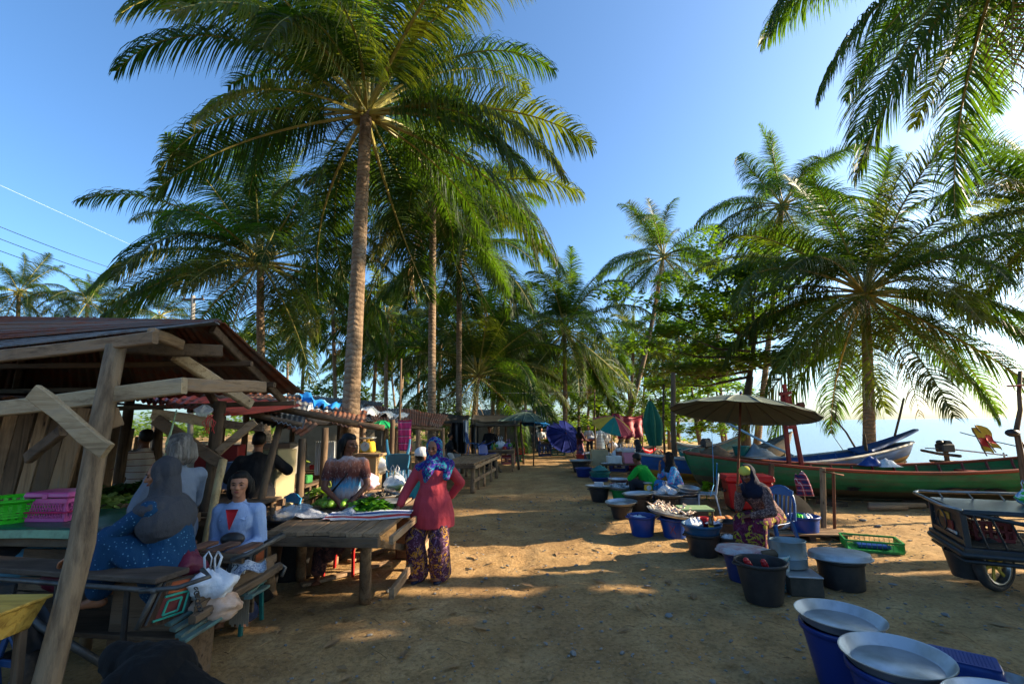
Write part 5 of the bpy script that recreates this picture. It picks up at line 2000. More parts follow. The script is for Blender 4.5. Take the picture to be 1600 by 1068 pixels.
# bare driftwood branches on the beach
for i, (pts, w) in enumerate((([(1338, 702), (1322, 675), (1305, 655), (1296, 640)], .035), ([(1318, 704), (1300, 678), (1286, 658)], .012))):
    Y = 14.2 + .3 * i
    b = P(*pts[0], Y)
    t = thing('bare_branch', ('forked bare branch standing behind the blue prow', 'thin bare twig left of the forked branch')[i], 'branch', b)
    m = MB(); m.tube([V((0, 0, -.3))] + [P(x, y, Y) - b for x, y in pts], [w] + [w * (1 - .15 * k) for k in range(len(pts))], 6); m.obj('stem', WDD[2], t, True)
    m = MB(); m.tube([P(*pts[2], Y) - b, P(pts[2][0] + 2, pts[2][1] - 20, Y) - b, P(pts[2][0] - 8, pts[2][1] - 26, Y) - b], [w * .6, w * .5, w * .3], 5); m.obj('fork', WDD[2], t, True)
m = MB()

# ------------------------------------------------------------------ black handcart at the right edge
def cart():
    C = P(1503, 800, 4.8)
    u = V((.46, .888, 0)).normalized()      # away along the end face
    w = V((.888, -.46, 0)).normalized()      # towards the right edge, along the side
    t = thing('side_cart', 'black steel goods cart with barred sides and a yellow-spoked wheel at the right edge', 'cart', (C.x, C.y, 0))
    o = V((C.x, C.y, 0))
    Q = lambda a, b, z: u * a + w * b + V((0, 0, z))
    zt, zb = C.z, .36
    LW, LL = .92, 1.25
    # deck, lower ledge
    m = MB(); m.box(Q(LW / 2, LL / 2, zb + .06), (LL + .1, LW + .12, .05), M((w, u, V((0, 0, 1)))).transposed(), .008); m.obj('floor_frame', STEEL, t)
    for q in range(5):
        m = MB(); m.box(Q(LW * (q + .5) / 5, LL / 2, zb + .093), (LL, LW / 5 - .012, .016), M((w, u, V((0, 0, 1)))).transposed(), .003); m.obj('floor_board', WDD[0], t)
    # bumper ledge round the end
    m = MB(); m.tube([Q(-.05, LL, zb + .02), Q(-.05, -.055, zb + .02), Q(-.04, -.06, zb + .02), Q(LW * .98, -.06, zb + .02), Q(LW + .04, -.05, zb + .02)], .026, 8); m.tube([Q(-.04, LL, zb - .04), Q(-.04, -.05, zb - .04), Q(LW * .95, -.05, zb - .04)], .02, 8); m.obj('bumper', STEEL, t, True)
    # end face: steel panel with coloured glass-like blocks
    m = MB()
    for a in (0, LW):
        m.beam(Q(a, 0, zb + .08), Q(a, 0, zt), .05, .04, tuple(u), .005)
    m.beam(Q(0, 0, zt - .02), Q(LW, 0, zt - .02), .04, .05); m.beam(Q(0, 0, zb + .12), Q(LW, 0, zb + .12), .04, .05)
    m.obj('end_frame', STEEL, t)
    m = MB(); m.box(Q(LW / 2, .012, (zt + zb) / 2 + .05), (.012, LW - .06, zt - zb - .16), M((w, u, V((0, 0, 1)))).transposed()); m.obj('end_panel', BLACKP, t)
    for (a, z, sa, sz, mm) in ((LW * .55, zt - .10, .26, .07, YELB), (LW * .45, (zt + zb) / 2 + .02, .22, .10, REDB), (LW * .42, zb + .17, .3, .03, WHITEB)):
        m = MB(); m.box(Q(a, -.004, z), (.012, sa, sz), M((w, u, V((0, 0, 1)))).transposed(), .002); m.obj('reflector_plate', mm, t)
    m = MB()
    ring = [Q(LW * .60 + cos(k * pi / 8) * .13, -.022, (zt + zb) / 2 + .05 + sin(k * pi / 8) * .10) for k in range(17)]
    m.tube(ring, .008, 5); m.obj('ring_ornament', STEEL, t, True)
    # top plate and its rail
    m = MB(); m.box(Q(LW / 2 + .02, LL / 2, zt + .012), (LL + .02, LW - .06, .02), M((w, u, V((0, 0, 1)))).transposed(), .004); m.obj('top_plate', plain('painted_top_sheet', (74, 84, 90), .3, (46, 50, 54), 5, .7, metal=.5, bump=.2), t)
    zr = zt + .075
    m = MB(); m.tube([Q(-.02, .0, zt + .02), Q(.10, -.14, zr - .02), Q(LW * .9, -.16, zr), Q(LW + .08, -.08, zr), Q(LW + .08, .10, zr), Q(LW + .08, LL, zr + .02)], .017, 8); m.obj('top_rail', CHROME, t, True)
    for q in range(5):
        b = lerp(.1, LL - .1, q / 4)
        m = MB(); m.tube([Q(LW - .04, b, zt + .02), Q(LW + .08, b, zr)], .009, 6); m.obj('rail_strut', CHROME, t)
    # barred side
    m = MB(); m.tube([Q(-.02, 0, zt), Q(-.05, .42, zt - .075), Q(-.06, LL, zt - .12)], .02, 8); m.tube([Q(-.02, 0, zt), Q(-.02, LL, zt + .0)], .015, 8); m.obj('side_rail', STEEL, t, True)
    for q in range(9):
        b = .07 + q * .135
        m = MB(); m.beam(Q(-.03 - .02 * min(1, b / .42), b * .96, zt - .07 * min(1, b / .42)), Q(-.03, b + .07, zb + .09), .028, .014, tuple(w), .003); m.obj('side_bar', STEEL, t)
    for s in (.28, .48, .68):
        m = MB(); m.tube([Q(LW - .05, .0, lerp(zb, zt, s)), Q(LW - .05, LL, lerp(zb, zt, s) + .02)], .010, 6); m.obj('cross_wire', CHROME, t)
    for q in range(6):
        b = .1 + q * .22
        m = MB(); m.tube([Q(LW - .045, b, zb + .1), Q(LW - .045, b, zt)], .010, 6); m.obj('cross_wire', CHROME, t)
    # tub hung beneath, wheel
    m = MB(); m.lathe([(.13, 0), (.17, .22), (.175, .25), (.165, .25), (.12, .02), (0, .02)], 24, Q(.34, .06, zb - .27)); m.obj('hanging_tub', BLACKP, t, auto=40)
    wc = G(1552, 919) - o
    wc.z = .245
    wc.y -= .05
    RW = M((w, V((0, 0, 1)), -u)).transposed()
    ax = u
    w2, u2 = V((.97, .24, 0)), V((-.24, .97, 0))
    WM = M((w2, V((0, 0, 1)), w2.cross(V((0, 0, 1))))).transposed()
    m = MB(); m.lathe([(.195, -.04), (.225, -.045), (.247, -.025), (.252, 0), (.247, .025), (.225, .045), (.195, .04), (.195, -.04)], 40, wc, rot=WM, closed=True); wh = m.obj('wheel', plain('tyre_rubber', (44, 42, 42), .8, (96, 88, 78), 9, .6, bump=.3), t, True)
    m = MB(); m.lathe([(.165, -.035), (.196, -.042), (.196, .042), (.165, .035), (.165, -.035)], 40, wc, rot=WM, closed=True); m.obj('rim', CHROME, wh, True)
    YS = plain('yellow_spoke_paint', (196, 168, 60), .5, (130, 104, 40), 9, .6)
    for q in range(6):
        a = q * pi / 3 + .25
        dv = w2 * cos(a) + V((0, 0, sin(a)))
        m = MB(); m.beam(wc + dv * .03, wc + dv * .172, .03, .016, tuple(u2), .003); m.obj('spoke', YS, wh)
    m = MB(); m.tube([wc - u2 * .05, wc + u2 * .05], .035, 12); m.obj('hub', YS, wh, auto=40)
    m = MB(); m.tube([wc + u2 * .05, Q(LW * .6, .45, .25)], .02, 6); m.tube([wc + V((0, 0, 0)) + u * .06, wc + u2 * .06 + V((0, 0, .15))], .02, 6); m.obj('axle', STEEL, t)
    # goods
    p = o + Q(.45, .3, zb + .10)
    crate('dark red crate standing inside the black cart', p, (.34, .3, .2), 1.1, plain('dark_red_plastic', (112, 26, 30), .45))
    p = o + Q(.62, .72, zt + .02)
    bag('green and white bag tied with yellow string on top of the cart', p, .18, cloth('green_white_bag', (70, 180, 60), 'batik', (200, 210, 210), (60, 130, 180), None, 8, .4), 71)


cart()

# ------------------------------------------------------------------ right side, farther: the fish row up the road
def ctub(label, px, ybot, r, h, mat, tr=None, name='plastic_tub', rb=.76):
    c = G(px, ybot); c.z = 0
    c = c + V((0, r * .7, 0))
    tub(label, c, r, h, mat, rb, name=name, handles=False)
    if tr:
        tray(tr, c + V((0, 0, h + .01)), r * 1.28, .035, .86, ALU)
    return c + V((0, 0, h + .02))


ctub('blue tub standing on the road edge below the black wide tub', 914, 745, .28, .27, BLUE)
z = ctub('wide black tub with flat top beside the blue tub, up the road', 910, 738, .34, .36, BLACKP, 'flat tray on the wide black tub up the road')
ctub('teal tub carrying a net basket, middle of the fish row', 940, 752, .30, .26, TEALP)
z = ctub('blue basin heaped with a green net, on the teal tub', 940, 752, .31, .12, BLUE2)
c = G(940, 752); c.z = 0
m = MB(); m.sheet(lambda u, v: ((u - .5) * .5, (v - .5) * .45, .12 * sin(pi * u) * sin(pi * v) * (1 + .6 * fbm(u * 6, v * 6)) + .02), 12, 10); o = m.obj('net', TEALP, None, True); o.location = c + V((0, .2, .30)); tag(o, 'heaped green net on the basin in the middle of the fish row', 'net')
ctub('maroon bucket at the far end of the fish row, left of the blue bucket', 909, 722, .24, .34, plain('maroon_plastic', (120, 30, 40), .4))
ctub('blue bucket right of the maroon bucket at the far end of the fish row', 919, 722, .24, .34, BLUE)
zz = ctub('green tub under the widest far tray of fish', 933, 725, .42, .40, TEALP, 'widest far tray spread with fish', rb=.7)
heap(FISH, 'fish', 'fish in the heap on the widest far tray', 'fish', zz, .45, 24, 'fish on the widest far tray', 1.5, 14, .05)
zz = ctub('black tub under the smaller far tray of fish', 955, 727, .3, .38, BLACKP, 'smaller far tray spread with fish')
heap(FISH, 'fish', 'fish in the heap on the smaller far tray', 'fish', zz, .3, 16, 'fish on the smaller far tray', 1.4, 15, .05)
# low table with pink and white boxes
c = G(978, 748); c.z = 0
t = thing('market_table', 'low wooden table under the pink container, up the fish row', 'table', c + V((.1, .4, 0)))
for q in range(4):
    m = MB(); m.box((0, lerp(-.27, .27, q / 3), .42), (1.5, .17, .03), None, .004); m.obj('plank', WDD[0], t)
for sx in (-1, 1):
    for sy in (-1, 1):
        m = MB(); m.beam((sx * .68, sy * .25, 0), (sx * .66, sy * .25, .40), .06, .06); m.obj('leg', WDD[2], t)
m = MB(); m.beam((-.68, -.25, .18), (.68, -.25, .18), .05, .03); m.obj('stretcher', WDD[0], t)
zc = c + V((.1, .4, .436))
t = thing('pink_container', 'pink translucent container with a clear lid on the low table', 'container', zc + V((.12, 0, 0)))
m = MB(); m.box((0, 0, .17), (.36, .30, .34), None, .02, .88, .88); m.obj('body', plain('pale_pink_plastic', (216, 140, 156), .35, (190, 110, 130)), t)
m = MB(); m.box((0, 0, .40), (.38, .32, .11), None, .02); m.obj('lid', plain('clear_lid', (196, 190, 190), .3), t)
m = MB(); m.box((0, 0, .12), (.46, .34, .24), None, .02, .95, .95); o = m.obj('foam_box', WHITEP, None); o.location = zc + V((-.34, .05, 0)); tag(o, 'white foam box left of the pink container', 'box')
for i in range(2):
    tray(('left', 'right')[i] + ' small tray of cut fish at the front of the low table', zc + V((-.62 + .3 * i, -.22, .0)), .2, .03, .85, ALU)
m = MB(); m.box((0, 0, .21), (.5, .36, .42), None, .02); o = m.obj('brown_box', plain('brown_box_card', (120, 70, 58), .7), None); o.location = zc + V((.2, .9, -.1)); tag(o, 'reddish brown box behind the pink container', 'box')
m = MB(); m.box((0, 0, .05), (.54, .4, .10), None, .03); o = m.obj('foam_tray', WHITEP, None); o.location = zc + V((.2, .9, .32)); tag(o, 'flat white foam tray on the reddish brown box', 'tray')
m = MB(); m.box((0, 0, .3), (.6, .4, .6), None, .01); o = m.obj('cream_box', plain('cream_card', (190, 170, 130), .7), None); o.location = zc + V((-.35, 2.6, -.3)); tag(o, 'cream cardboard box under the striped parasol', 'box')
# parasols and tarpaulins far right
ROW = [plain('parasol_yellow', (206, 164, 48), .7, bump=.1), plain('parasol_yellow', (206, 164, 48)), plain('parasol_teal', (16, 122, 112), .7), plain('parasol_teal', (16, 122, 112)), plain('parasol_red', (186, 60, 76), .7), plain('parasol_red', (186, 60, 76))]
umbrella('parasol in yellow, teal and red panels before the maroon tarpaulin', P(960, 651, 17.5), .78, .40, None, (rad(24), rad(14)), rad(170), base=(P(957, 700, 17.2).x, 17.2, 0), n=12, mats=ROW)
TARP = plain('maroon_tarpaulin', (146, 26, 48), .6, (110, 20, 38), 3, .6, bump=.3, bs=8)
def hang(name, label, cat, pts, mat, sag=.2, nu=16, nv=12, fold=.05, seed=1, thick=.006):
    """cloth sheet hung between four corners (tl, tr, br, bl)"""
    tl, tr, br, bl = [V(p) for p in pts]
    nrm = (tr - tl).cross(bl - tl).normalized()
    m = MB()
    def f(u, v):
        p = tl.lerp(tr, u).lerp(bl.lerp(br, u), v)
        return p - tl + nrm * (fold * (sin(u * 19 + seed) * (.3 + .7 * v) + fbm(u * 3 + seed, v * 2) * 1.5)) - V((0, 0, sag * sin(pi * u) * (1 - .5 * v)))
    m.sheet(f, nu, nv, thick)
    o = m.obj(name, mat, None, True)
    o.location = tl
    return tag(o, label, cat)
Y = 20
hang('tarpaulin', 'maroon tarpaulin stretched up behind the striped parasol', 'tarpaulin', (P(956, 645, Y), P(1003, 648, Y + .5), P(1006, 682, Y), P(966, 684, Y - .6)), TARP, .1, fold=.08)
for i, (x, yb) in enumerate(((956, 700), (1004, 700))):
    m = MB(); m.tube([G(x, 716) * 1.0, P(x, 645, Y + .3 * i)], .03, 6); tag(m.obj('pole', WDD[2], None, True), ('left', 'right')[i] + ' pole holding up the maroon tarpaulin', 'pole')
t = thing('folded_umbrella', 'folded dark green market umbrella standing like a curtain right of the maroon tarpaulin', 'umbrella', (P(1021, 700, 14.5).x, 14.5, 0))
o0 = V(t.location)
a, b = P(1016, 626, 14.5) - o0, P(1024, 696, 14.5) - o0
m = MB()
def fu(u, v):
    ang = 2 * pi * u
    r = lerp(.04, .25, min(1, v * 2.2) ** .8) * (1 - .35 * max(0, v - .6) / .4) * (1 + .28 * sin(7 * ang + v * 2))
    return a.lerp(b, v) + V((cos(ang) * r, sin(ang) * r * .8, 0))
m.sheet(lambda u, v: fu(u, 1 - v), 48, 14); m.obj('canopy', plain('dark_green_canvas', (18, 96, 72), .75, (14, 70, 56), 5, .6), t, True)
m = MB(); m.tube([(0, 0, 0), a + V((0, 0, .1))], .022, 8); m.obj('pole', RUST, t)
# blue tilted tarpaulin umbrella by the upright palm
umbrella('big dark blue umbrella tipped on its side by the upright palm', P(884, 676, 24), .98, .3, plain('dark_blue_canvas', (6, 22, 84), .8, (5, 16, 58), 4, .5, spec=.1), (rad(52), rad(34)), 0, base=(P(897, 705, 24).x, 24, 0), n=10)
# poles and the hanging green cloth stand
for i, (x, yb, yt, Y, w) in enumerate(((930, 700, 608, 22, .04), (1053, 708, 582, 13.0, .085), (1038, 706, 600, 18, .05))):
    b = P(x, yb, Y); b.z = 0
    tp = P(x - 1, yt, Y)
    m = MB(); m.tube([(0, 0, -.05), (.03, 0, tp.z * .5), (tp.x - b.x, 0, tp.z)], [w, w * .9, w * .8], 8)
    o = m.obj('pole', WDD[2], None, True); o.location = b; tag(o, ('thin pale pole rising above the far shoppers', 'thick dark post at the left edge of the olive umbrella', 'slim post right of the folded green umbrella')[i], 'pole')
# far shoppers
wt = cloth('white_shirt', (198, 198, 196))
dk = cloth('dark_trousers', (40, 42, 48))
p = P(938, 690, 23.6); p.z = 0
person('far shopper in a blue and white striped dress and white cap, seen from behind', p, rad(12), 1.6, top=cloth('striped_dress', (170, 186, 196), 'stripe', (70, 100, 130), (190, 200, 206), None, 7), sleeve=.8, tail=.38, bottom='trousers', bm=cloth('blue_trousers', (40, 64, 110)), head='cap', headm=wt, vox=.02, fingers=False, face=False, belly=.02)
p = P(947, 690, 24.2); p.z = 0
person('far shopper in white top and dark trousers carrying a white bag', p, rad(-20), 1.55, top=wt, sleeve=.8, bottom='trousers', bm=dk, hair='long', vox=.02, fingers=False, face=False, hands=((.2, .2, .75), (-.2, .2, .9)))
bag('white carrier bag held by the far shopper in white', p + V((.32, -.1, .38)), .4, WBAG, 5)
p = P(922, 690, 25.6); p.z = 0
person('far stallholder in white shirt leaning behind the brown counter', p, rad(150), 1.62, lean=18, top=wt, sleeve=.45, bottom='trousers', bm=dk, vox=.02, fingers=False, face=False, hands=((.2, .36, .95), (-.2, .36, .95)))
p = P(906, 690, 21.5); p.z = 0
person('far woman in long black headscarf and patterned skirt standing by the blue umbrella', p, rad(-60), 1.56, top=cloth('dark_maroon_top', (60, 26, 36)), bottom='skirt', bm=cloth('patterned_skirt', (52, 60, 84), 'batik', (40, 46, 70), (150, 70, 90), (90, 130, 160), 8), head='hijab_long', headm=cloth('black_cloth', (22, 22, 24)), vox=.02, fingers=False, face=False, hands=((.2, .32, .95), (-.2, .3, .95)))
c = P(926, 705, 24.6); c.z = 0
t = thing('counter', 'reddish brown counter between the far shoppers and the stallholder', 'counter', c)
m = MB(); m.box((0, 0, .84), (1.3, .6, .05), None, .008); m.obj('top', plain('red_brown_paint', (140, 62, 44), .6), t)
for sx in (-1, 1):
    m = MB(); m.box((sx * .58, 0, .41), (.10, .5, .82), None, .008); m.obj('side_panel', plain('red_brown_paint', (140, 62, 44)), t)
bag('white goods heaped on the reddish brown counter', c + V((0, 0, .865)), .4, WBAG, 8, False, 'goods_bag', .5)
p = P(975, 690, 18.0)
for i, (px, Y, s, mm, nm, lab) in enumerate(((966, 17, .34, BLUE, 'blue_crate', 'blue crate tipped under the striped parasol'), (974, 18.5, .4, BLACKP, 'black_crate', 'black crate stacked right of the striped parasol pole'), (985, 17.5, .36, WHITEP, 'white_crate', 'white crate with bags under the maroon tarpaulin'), (996, 17, .36, REDP, 'red_crate', 'red crate at the right corner of the maroon tarpaulin'))):
    c = P(px, 700, Y); c.z = 0
    crate(lab, c, (.6, .45, .42), rad(20 * i - 30), mm, name=nm, rows=2)
    c.z = .42
    bag(('crumpled', 'knotted', 'full', 'small')[i] + ' pale bag on the ' + nm.replace('_', ' '), c, .4, (WBAG, BAGM)[i % 2], 80 + i)
# parked motorbike glimpsed under the tarpaulin: red
def motorbike(label, loc, rz, col, sc=1.0):
    t = thing('motorbike', label, 'motorbike', loc, rz, sc=sc)
    pm = plain('motorbike_paint_' + col[0], col[1], .3, bump=0)
    TY = plain('tyre_rubber', (44, 42, 42), .8)
    for x in (-.62, .62):
        m = MB(); m.lathe([(.22, -.035), (.27, -.04), (.29, 0), (.27, .04), (.22, .035), (.22, -.035)], 32, (x, 0, .29), rot=M.Rotation(pi / 2, 3, 'X'), closed=True); wh = m.obj('wheel', TY, t, True)
        m = MB()
        for q in range(10):
            a = q * pi / 5
            m.tube([(x, 0, .29), (x + cos(a) * .235, 0, .29 + sin(a) * .235)], .006, 4)
        m.lathe([(.205, -.03), (.225, -.03), (.225, .03), (.205, .03), (.205, -.03)], 32, (x, 0, .29), rot=M.Rotation(pi / 2, 3, 'X'), closed=True)
        m.obj('rim', CHROME, wh)
    m = MB(); m.box((0, 0, .36), (.42, .22, .26), None, .04); m.obj('engine', STEEL, t)
    m = MB(); m.sheet(lambda u, v: ((u - .5) * 1.1 - .05, (v - .5) * .24, .74 - .05 * cos(3 * u) - .08 * (2 * v - 1) ** 2), 10, 6, .06); m.obj('seat', BLACKP, t, True)
    m = MB(); m.tube([(-.6, 0, .62), (-.2, 0, .60), (.18, 0, .50), (.42, 0, .62), (.5, 0, .9)], [.10, .14, .11, .09, .07], 10); m.obj('fairing', pm, t, True)
    m = MB(); m.tube([(.62, 0, .29), (.48, 0, .92)], .03, 8); m.tube([(.62, .06, .29), (.5, .06, .8)], .018, 6); m.obj('fork', CHROME, t, True)
    m = MB(); m.tube([(.36, -.34, 1.0), (.46, -.15, .98), (.46, .15, .98), (.36, .34, 1.0)], .014, 6); m.obj('handlebar', CHROME, t, True)
    m = MB(); m.ball((.54, 0, .86), (.07, .09, .08), 12, 8); m.obj('headlight', WHITEP, t, True)
    m = MB(); m.sheet(lambda u, v: (.62 + cos(.5 + 1.9 * u) * .33, (v - .5) * .12, .29 + sin(.5 + 1.9 * u) * .33), 8, 2, .01); m.obj('mudguard', pm, t, True)
    return t
c = P(1008, 700, 19.2); c.z = 0
motorbike('red motorbike parked under the corner of the maroon tarpaulin', c, rad(25), ('red', (190, 24, 40)))
# ------------------------------------------------------------------ market sheds on the left
def tin(name, a, b, c, lo=.40, hi=.60):
    t = NT(name)
    n = t.noise(1.6, t.map((1.2, 1.2, 1.2)), 7, .72)
    f = t.noise(11, None, 6, .7)
    col = t.ramp(t.math('MULTIPLY_ADD', f, .35, t.math('MULTIPLY', n, .75)), [(lo, lin(a)), ((lo + hi) / 2, lin(b)), (hi, lin(c))])
    t.base(t.vary(col, .3))
    t.p(rough=.6, metal=.25, spec=.3)
    t.bump(f, .35, .008)
    MATS[name] = t.m
    return t.m


TIN_RUST = tin('rusted_tin', (70, 40, 28), (122, 66, 40), (104, 84, 72))
TIN_GREY = tin('weathered_tin', (84, 52, 38), (86, 80, 76), (116, 118, 120), .36, .56)
TIN_RED = plain('red_painted_tin', (172, 62, 44), .5, (112, 50, 38), 5, .6, bump=.15)
TARP_B = plain('blue_tarpaulin', (30, 120, 196), .5, (18, 84, 150), 4, .5, bump=.4, bs=10)
TARP_K = plain('black_tarpaulin', (30, 32, 34), .45, (54, 54, 54), 5, .6, bump=.5, bs=9)
TARP_W = plain('white_plastic_sheet', (200, 204, 206), .4, (150, 148, 144), 5, .6, bump=.4, bs=10)


def tinsheet(parent, a, b, c, d, mat, waves=9, amp=.012, wob=.02, name='roof_sheet', o=None):
    """corrugated sheet; corners a-b along the eave, d-c along the ridge; waves run from eave to ridge"""
    a, b, c, d = [V(p) - (o if o else V((0, 0, 0))) for p in (a, b, c, d)]
    n = (b - a).cross(d - a).normalized()
    if n.z < 0:
        n = -n
    sd = R.uniform(0, 50)
    m = MB()
    jag = R.uniform(.0, .03)
    def f(u, v):
        v2 = v + (jag * noise.noise(V((u * 6, sd, 0))) if v < .05 else 0)
        p = a.lerp(b, u).lerp(d.lerp(c, u), v2)
        return p + n * (amp * sin(2 * pi * waves * u) + wob * fbm(u * 1.5 + sd, v * 1.5))
    m.sheet(f, waves * 6, 4, .003)
    return m.obj(name, mat, parent, auto=60)


def roof(parent, e0, e1, r0, r1, n, mats, o, lift=.006, over=.06, waves=9, wob=.025, ragged=.08):
    for i in range(n):
        u0, u1 = i / n - (over / n if i else 0), (i + 1) / n + over / n
        z = V((0, 0, lift * (i % 2) + R.uniform(0, .02)))
        q = R.uniform(-ragged, ragged)
        e0_, e1_ = V(e0), V(e1)
        d0 = (V(r0) - e0_).normalized() * q
        tinsheet(parent, e0_.lerp(e1_, u0) - d0 + z, e0_.lerp(e1_, u1) - d0 + z, V(r0).lerp(V(r1), u1) + z, V(r0).lerp(V(r1), u0) + z, R.choice(mats), waves, .012, wob, o=o)


def pole_(parent, a, b, w, o, mat=None, name='post', kink=.02, n=8, rings=7):
    a, b = V(a) - o, V(b) - o
    m = MB()
    sd = R.uniform(0, 99)
    pts, rr = [], []
    for i in range(rings + 1):
        u = i / rings
        q = V((fbm(u * 2, sd), fbm(u * 2, sd + 9), 0)) * kink
        pts.append(a.lerp(b, u) + q)
        rr.append(w * (1 + .10 * fbm(u * 4, sd + 4)) * lerp(1.06, .94, u))
    m.tube(pts, rr, n)
    return m.obj(name, mat or WD[2], parent, True)


def beam_(parent, a, b, w, h, o, mat=None, name='beam', up=(0, 0, 1)):
    m = MB()
    a_, b_ = V(a) - o, V(b) - o
    d = b_ - a_
    if d.length < .25 or h > .2 or w > .2:
        m.beam(a_, b_, w, h, up, .006)
    else:
        # a sawn timber is never quite straight: rings of eight points with a bow, a twist and worn edges
        t = d.normalized()
        z = V(up)
        if abs(t.dot(z)) > .98:
            z = V((0, 1, 0))
        y = z.cross(t).normalized()
        z = t.cross(y)
        N, sd, c = 7, R.uniform(0, 90), min(w, h) * .16
        vs, fs = [], []
        for i in range(N + 1):
            u = i / N
            p = a_.lerp(b_, u) + z * (.012 * noise.noise(V((u * 2, sd, 0)))) + y * (.010 * noise.noise(V((u * 2, sd, 5))))
            k = 1 + .08 * noise.noise(V((u * 4, sd, 9)))
            for (sy, sz) in ((1, .5), (.5, 1), (-.5, 1), (-1, .5), (-1, -.5), (-.5, -1), (.5, -1), (1, -.5)):
                j = 1 + .05 * noise.noise(V((u * 7, sd + sy * 3, sz * 3)))
                qy = sy * w / 2 * k if abs(sy) == 1 else math.copysign(w / 2 * k - c, sy)
                qz = sz * h / 2 * k if abs(sz) == 1 else math.copysign(h / 2 * k - c, sz)
                vs.append(p + y * qy * j + z * qz * j)
        for i in range(N):
            for q in range(8):
                fs.append((i * 8 + q, i * 8 + (q + 1) % 8, i * 8 + 8 + (q + 1) % 8, i * 8 + 8 + q))
        fs += [tuple(range(8))[::-1], tuple(range(N * 8, N * 8 + 8))]
        m.add(vs, fs)
    ax = max(range(3), key=lambda i: abs(d[i]))
    return m.obj(name, mat or WD[ax], parent)


# --- shed A: the near one with the crooked post
o = V((-2.9, 2.66, 0))
A = thing('market_shed', 'near timber shed with rusty tin roof and a crooked log post', 'shed', o)
pts = [(52, 1128, 2.66), (75, 1060, 2.68), (108, 930, 2.7), (128, 850, 2.72), (140, 760, 2.74), (158, 660, 2.76), (170, 600, 2.78), (182, 540, 2.8)]
m = MB(); m.tube([P(*p) - o for p in pts], [.066, .062, .057, .060, .056, .055, .053, .052], 16); m.obj('post', plain('post_bark', (138, 116, 90), .9, (44, 32, 24), 9, .95, bump=.8, stretch=(1.8, 1.8, .3), bs=40), A, True)
beam_(A, P(-120, 573, 3.05), P(243, 527, 2.72), .045, .08, o)
beam_(A, P(-120, 655, 3.0), P(287, 603, 2.72), .045, .098, o, wood('pale_timber_x', (176, 152, 116), (100, 76, 52), axis=0))
beam_(A, P(283, 601, 2.78), P(412, 605, 3.5), .05, .085, o)
beam_(A, P(186, 541, 2.9), P(345, 549, 3.4), .06, .09, o, WDD[0])
beam_(A, P(52, 612, 2.60), P(168, 705, 2.58), .035, .092, o, wood('pale_timber_x', (176, 152, 116), (100, 76, 52), axis=0), 'brace')
beam_(A, P(98, 672, 3.2), P(44, 715, 3.3), .05, .08, o, WDD[0], 'brace')
beam_(A, P(235, 520, 2.75), P(282, 539, 3.0), .05, .07, o, None, 'rafter')
beam_(A, P(274, 555, 3.3), P(392, 632, 3.9), .05, .08, o, wood('pale_timber_x', axis=0), 'rafter')
beam_(A, P(168, 640, 2.86), P(178, 668, 2.9), .05, .10, o, None, 'peg')
eA0, eA1, rA1, rA0 = P(-160, 565, 3.3), P(338, 508, 2.72), P(346, 503, 4.05), P(-160, 490, 3.6)
roof(A, eA0, rA0, eA1, rA1, 4, [TIN_RUST, TIN_GREY], o, waves=5, ragged=.03)
eB1 = P(467, 617, 5.3)
eB0 = P(-260, 640, 5.2)
roof(A, eB0, eB1, rA0 - V((0, 0, .015)), rA1 - V((0, 0, .015)), 6, [TIN_RUST], o)
for u in (.15, .38, .6, .82, .97):
    beam_(A, rA0.lerp(rA1, u) - V((0, 0, .07)), eB0.lerp(eB1, u) - V((0, 0, .07)), .05, .08, o, WDD[0], 'rafter')
for u in (.35, .65, .95):
    beam_(A, (rA0.lerp(eB0, u)) - V((0, 0, .12)), (rA1.lerp(eB1, u)) - V((0, 0, .12)), .06, .05, o, WDD[0], 'purlin')
for px, Y, z in ((-60, 5.0, 1.9), (330, 5.0, 2.0), (60, 5.1, 1.95)):
    b = P(px, 700, Y); b.z = 0
    pole_(A, b, b + V((.05, 0, z)), .065, o, WDD[2])
# plank wall at the left
for i, (px, w) in enumerate(((-40, .16), (-8, .14), (14, .15), (38, .12), (62, .16), (88, .18))):
    b = P(px, 700, 4.6); b.z = .55
    m = MB(); m.beam(b - o, b + V((.10 + .02 * i, 0, 1.38)) - o, .03, w, (1, 0, 0), .004); m.obj('wall_plank', WD[2] if i % 2 else WDD[2], A)

# --- shed B: red eave, braces, leaning poles
o = V((-3.2, 5.2, 0))
B_ = thing('market_shed', 'second shed with a red corrugated eave and leaning pole braces', 'shed', o)
e0, e1 = P(190, 622, 4.6), P(362, 650, 5.0)
roof(B_, e0, e1, P(150, 598, 6.4), P(470, 634, 6.6), 3, [TIN_RED], o, waves=7, ragged=.03)
beam_(B_, P(238, 646, 4.75), P(345, 661, 5.0), .05, .10, o, wood('pale_timber_x', axis=0))
beam_(B_, P(345, 661, 5.02), P(410, 668, 5.2), .05, .09, o, WDD[0])
beam_(B_, P(243, 655, 4.72), P(346, 724, 4.9), .05, .11, o, WDD[0], 'brace')
beam_(B_, P(398, 658, 5.0), P(342, 706, 4.95), .05, .08, o, None, 'brace')
pole_(B_, P(352, 718, 4.85), V((P(300, 868, 4.3).x, 4.3, 0)), .04, o, wood('pale_pole_z', (178, 156, 112), (112, 88, 58), axis=2), 'prop')
pole_(B_, V((P(326, 800, 5.2).x, 5.2, 0)), P(336, 652, 5.2), .05, o, WDD[2])
pole_(B_, V((P(408, 790, 5.9).x, 5.6, 0)), P(437, 664, 5.9), .045, o, WDD[2], 'prop')
pole_(B_, V((P(250, 800, 6.8).x, 6.8, 0)), P(250, 640, 6.8), .05, o, WDD[2])
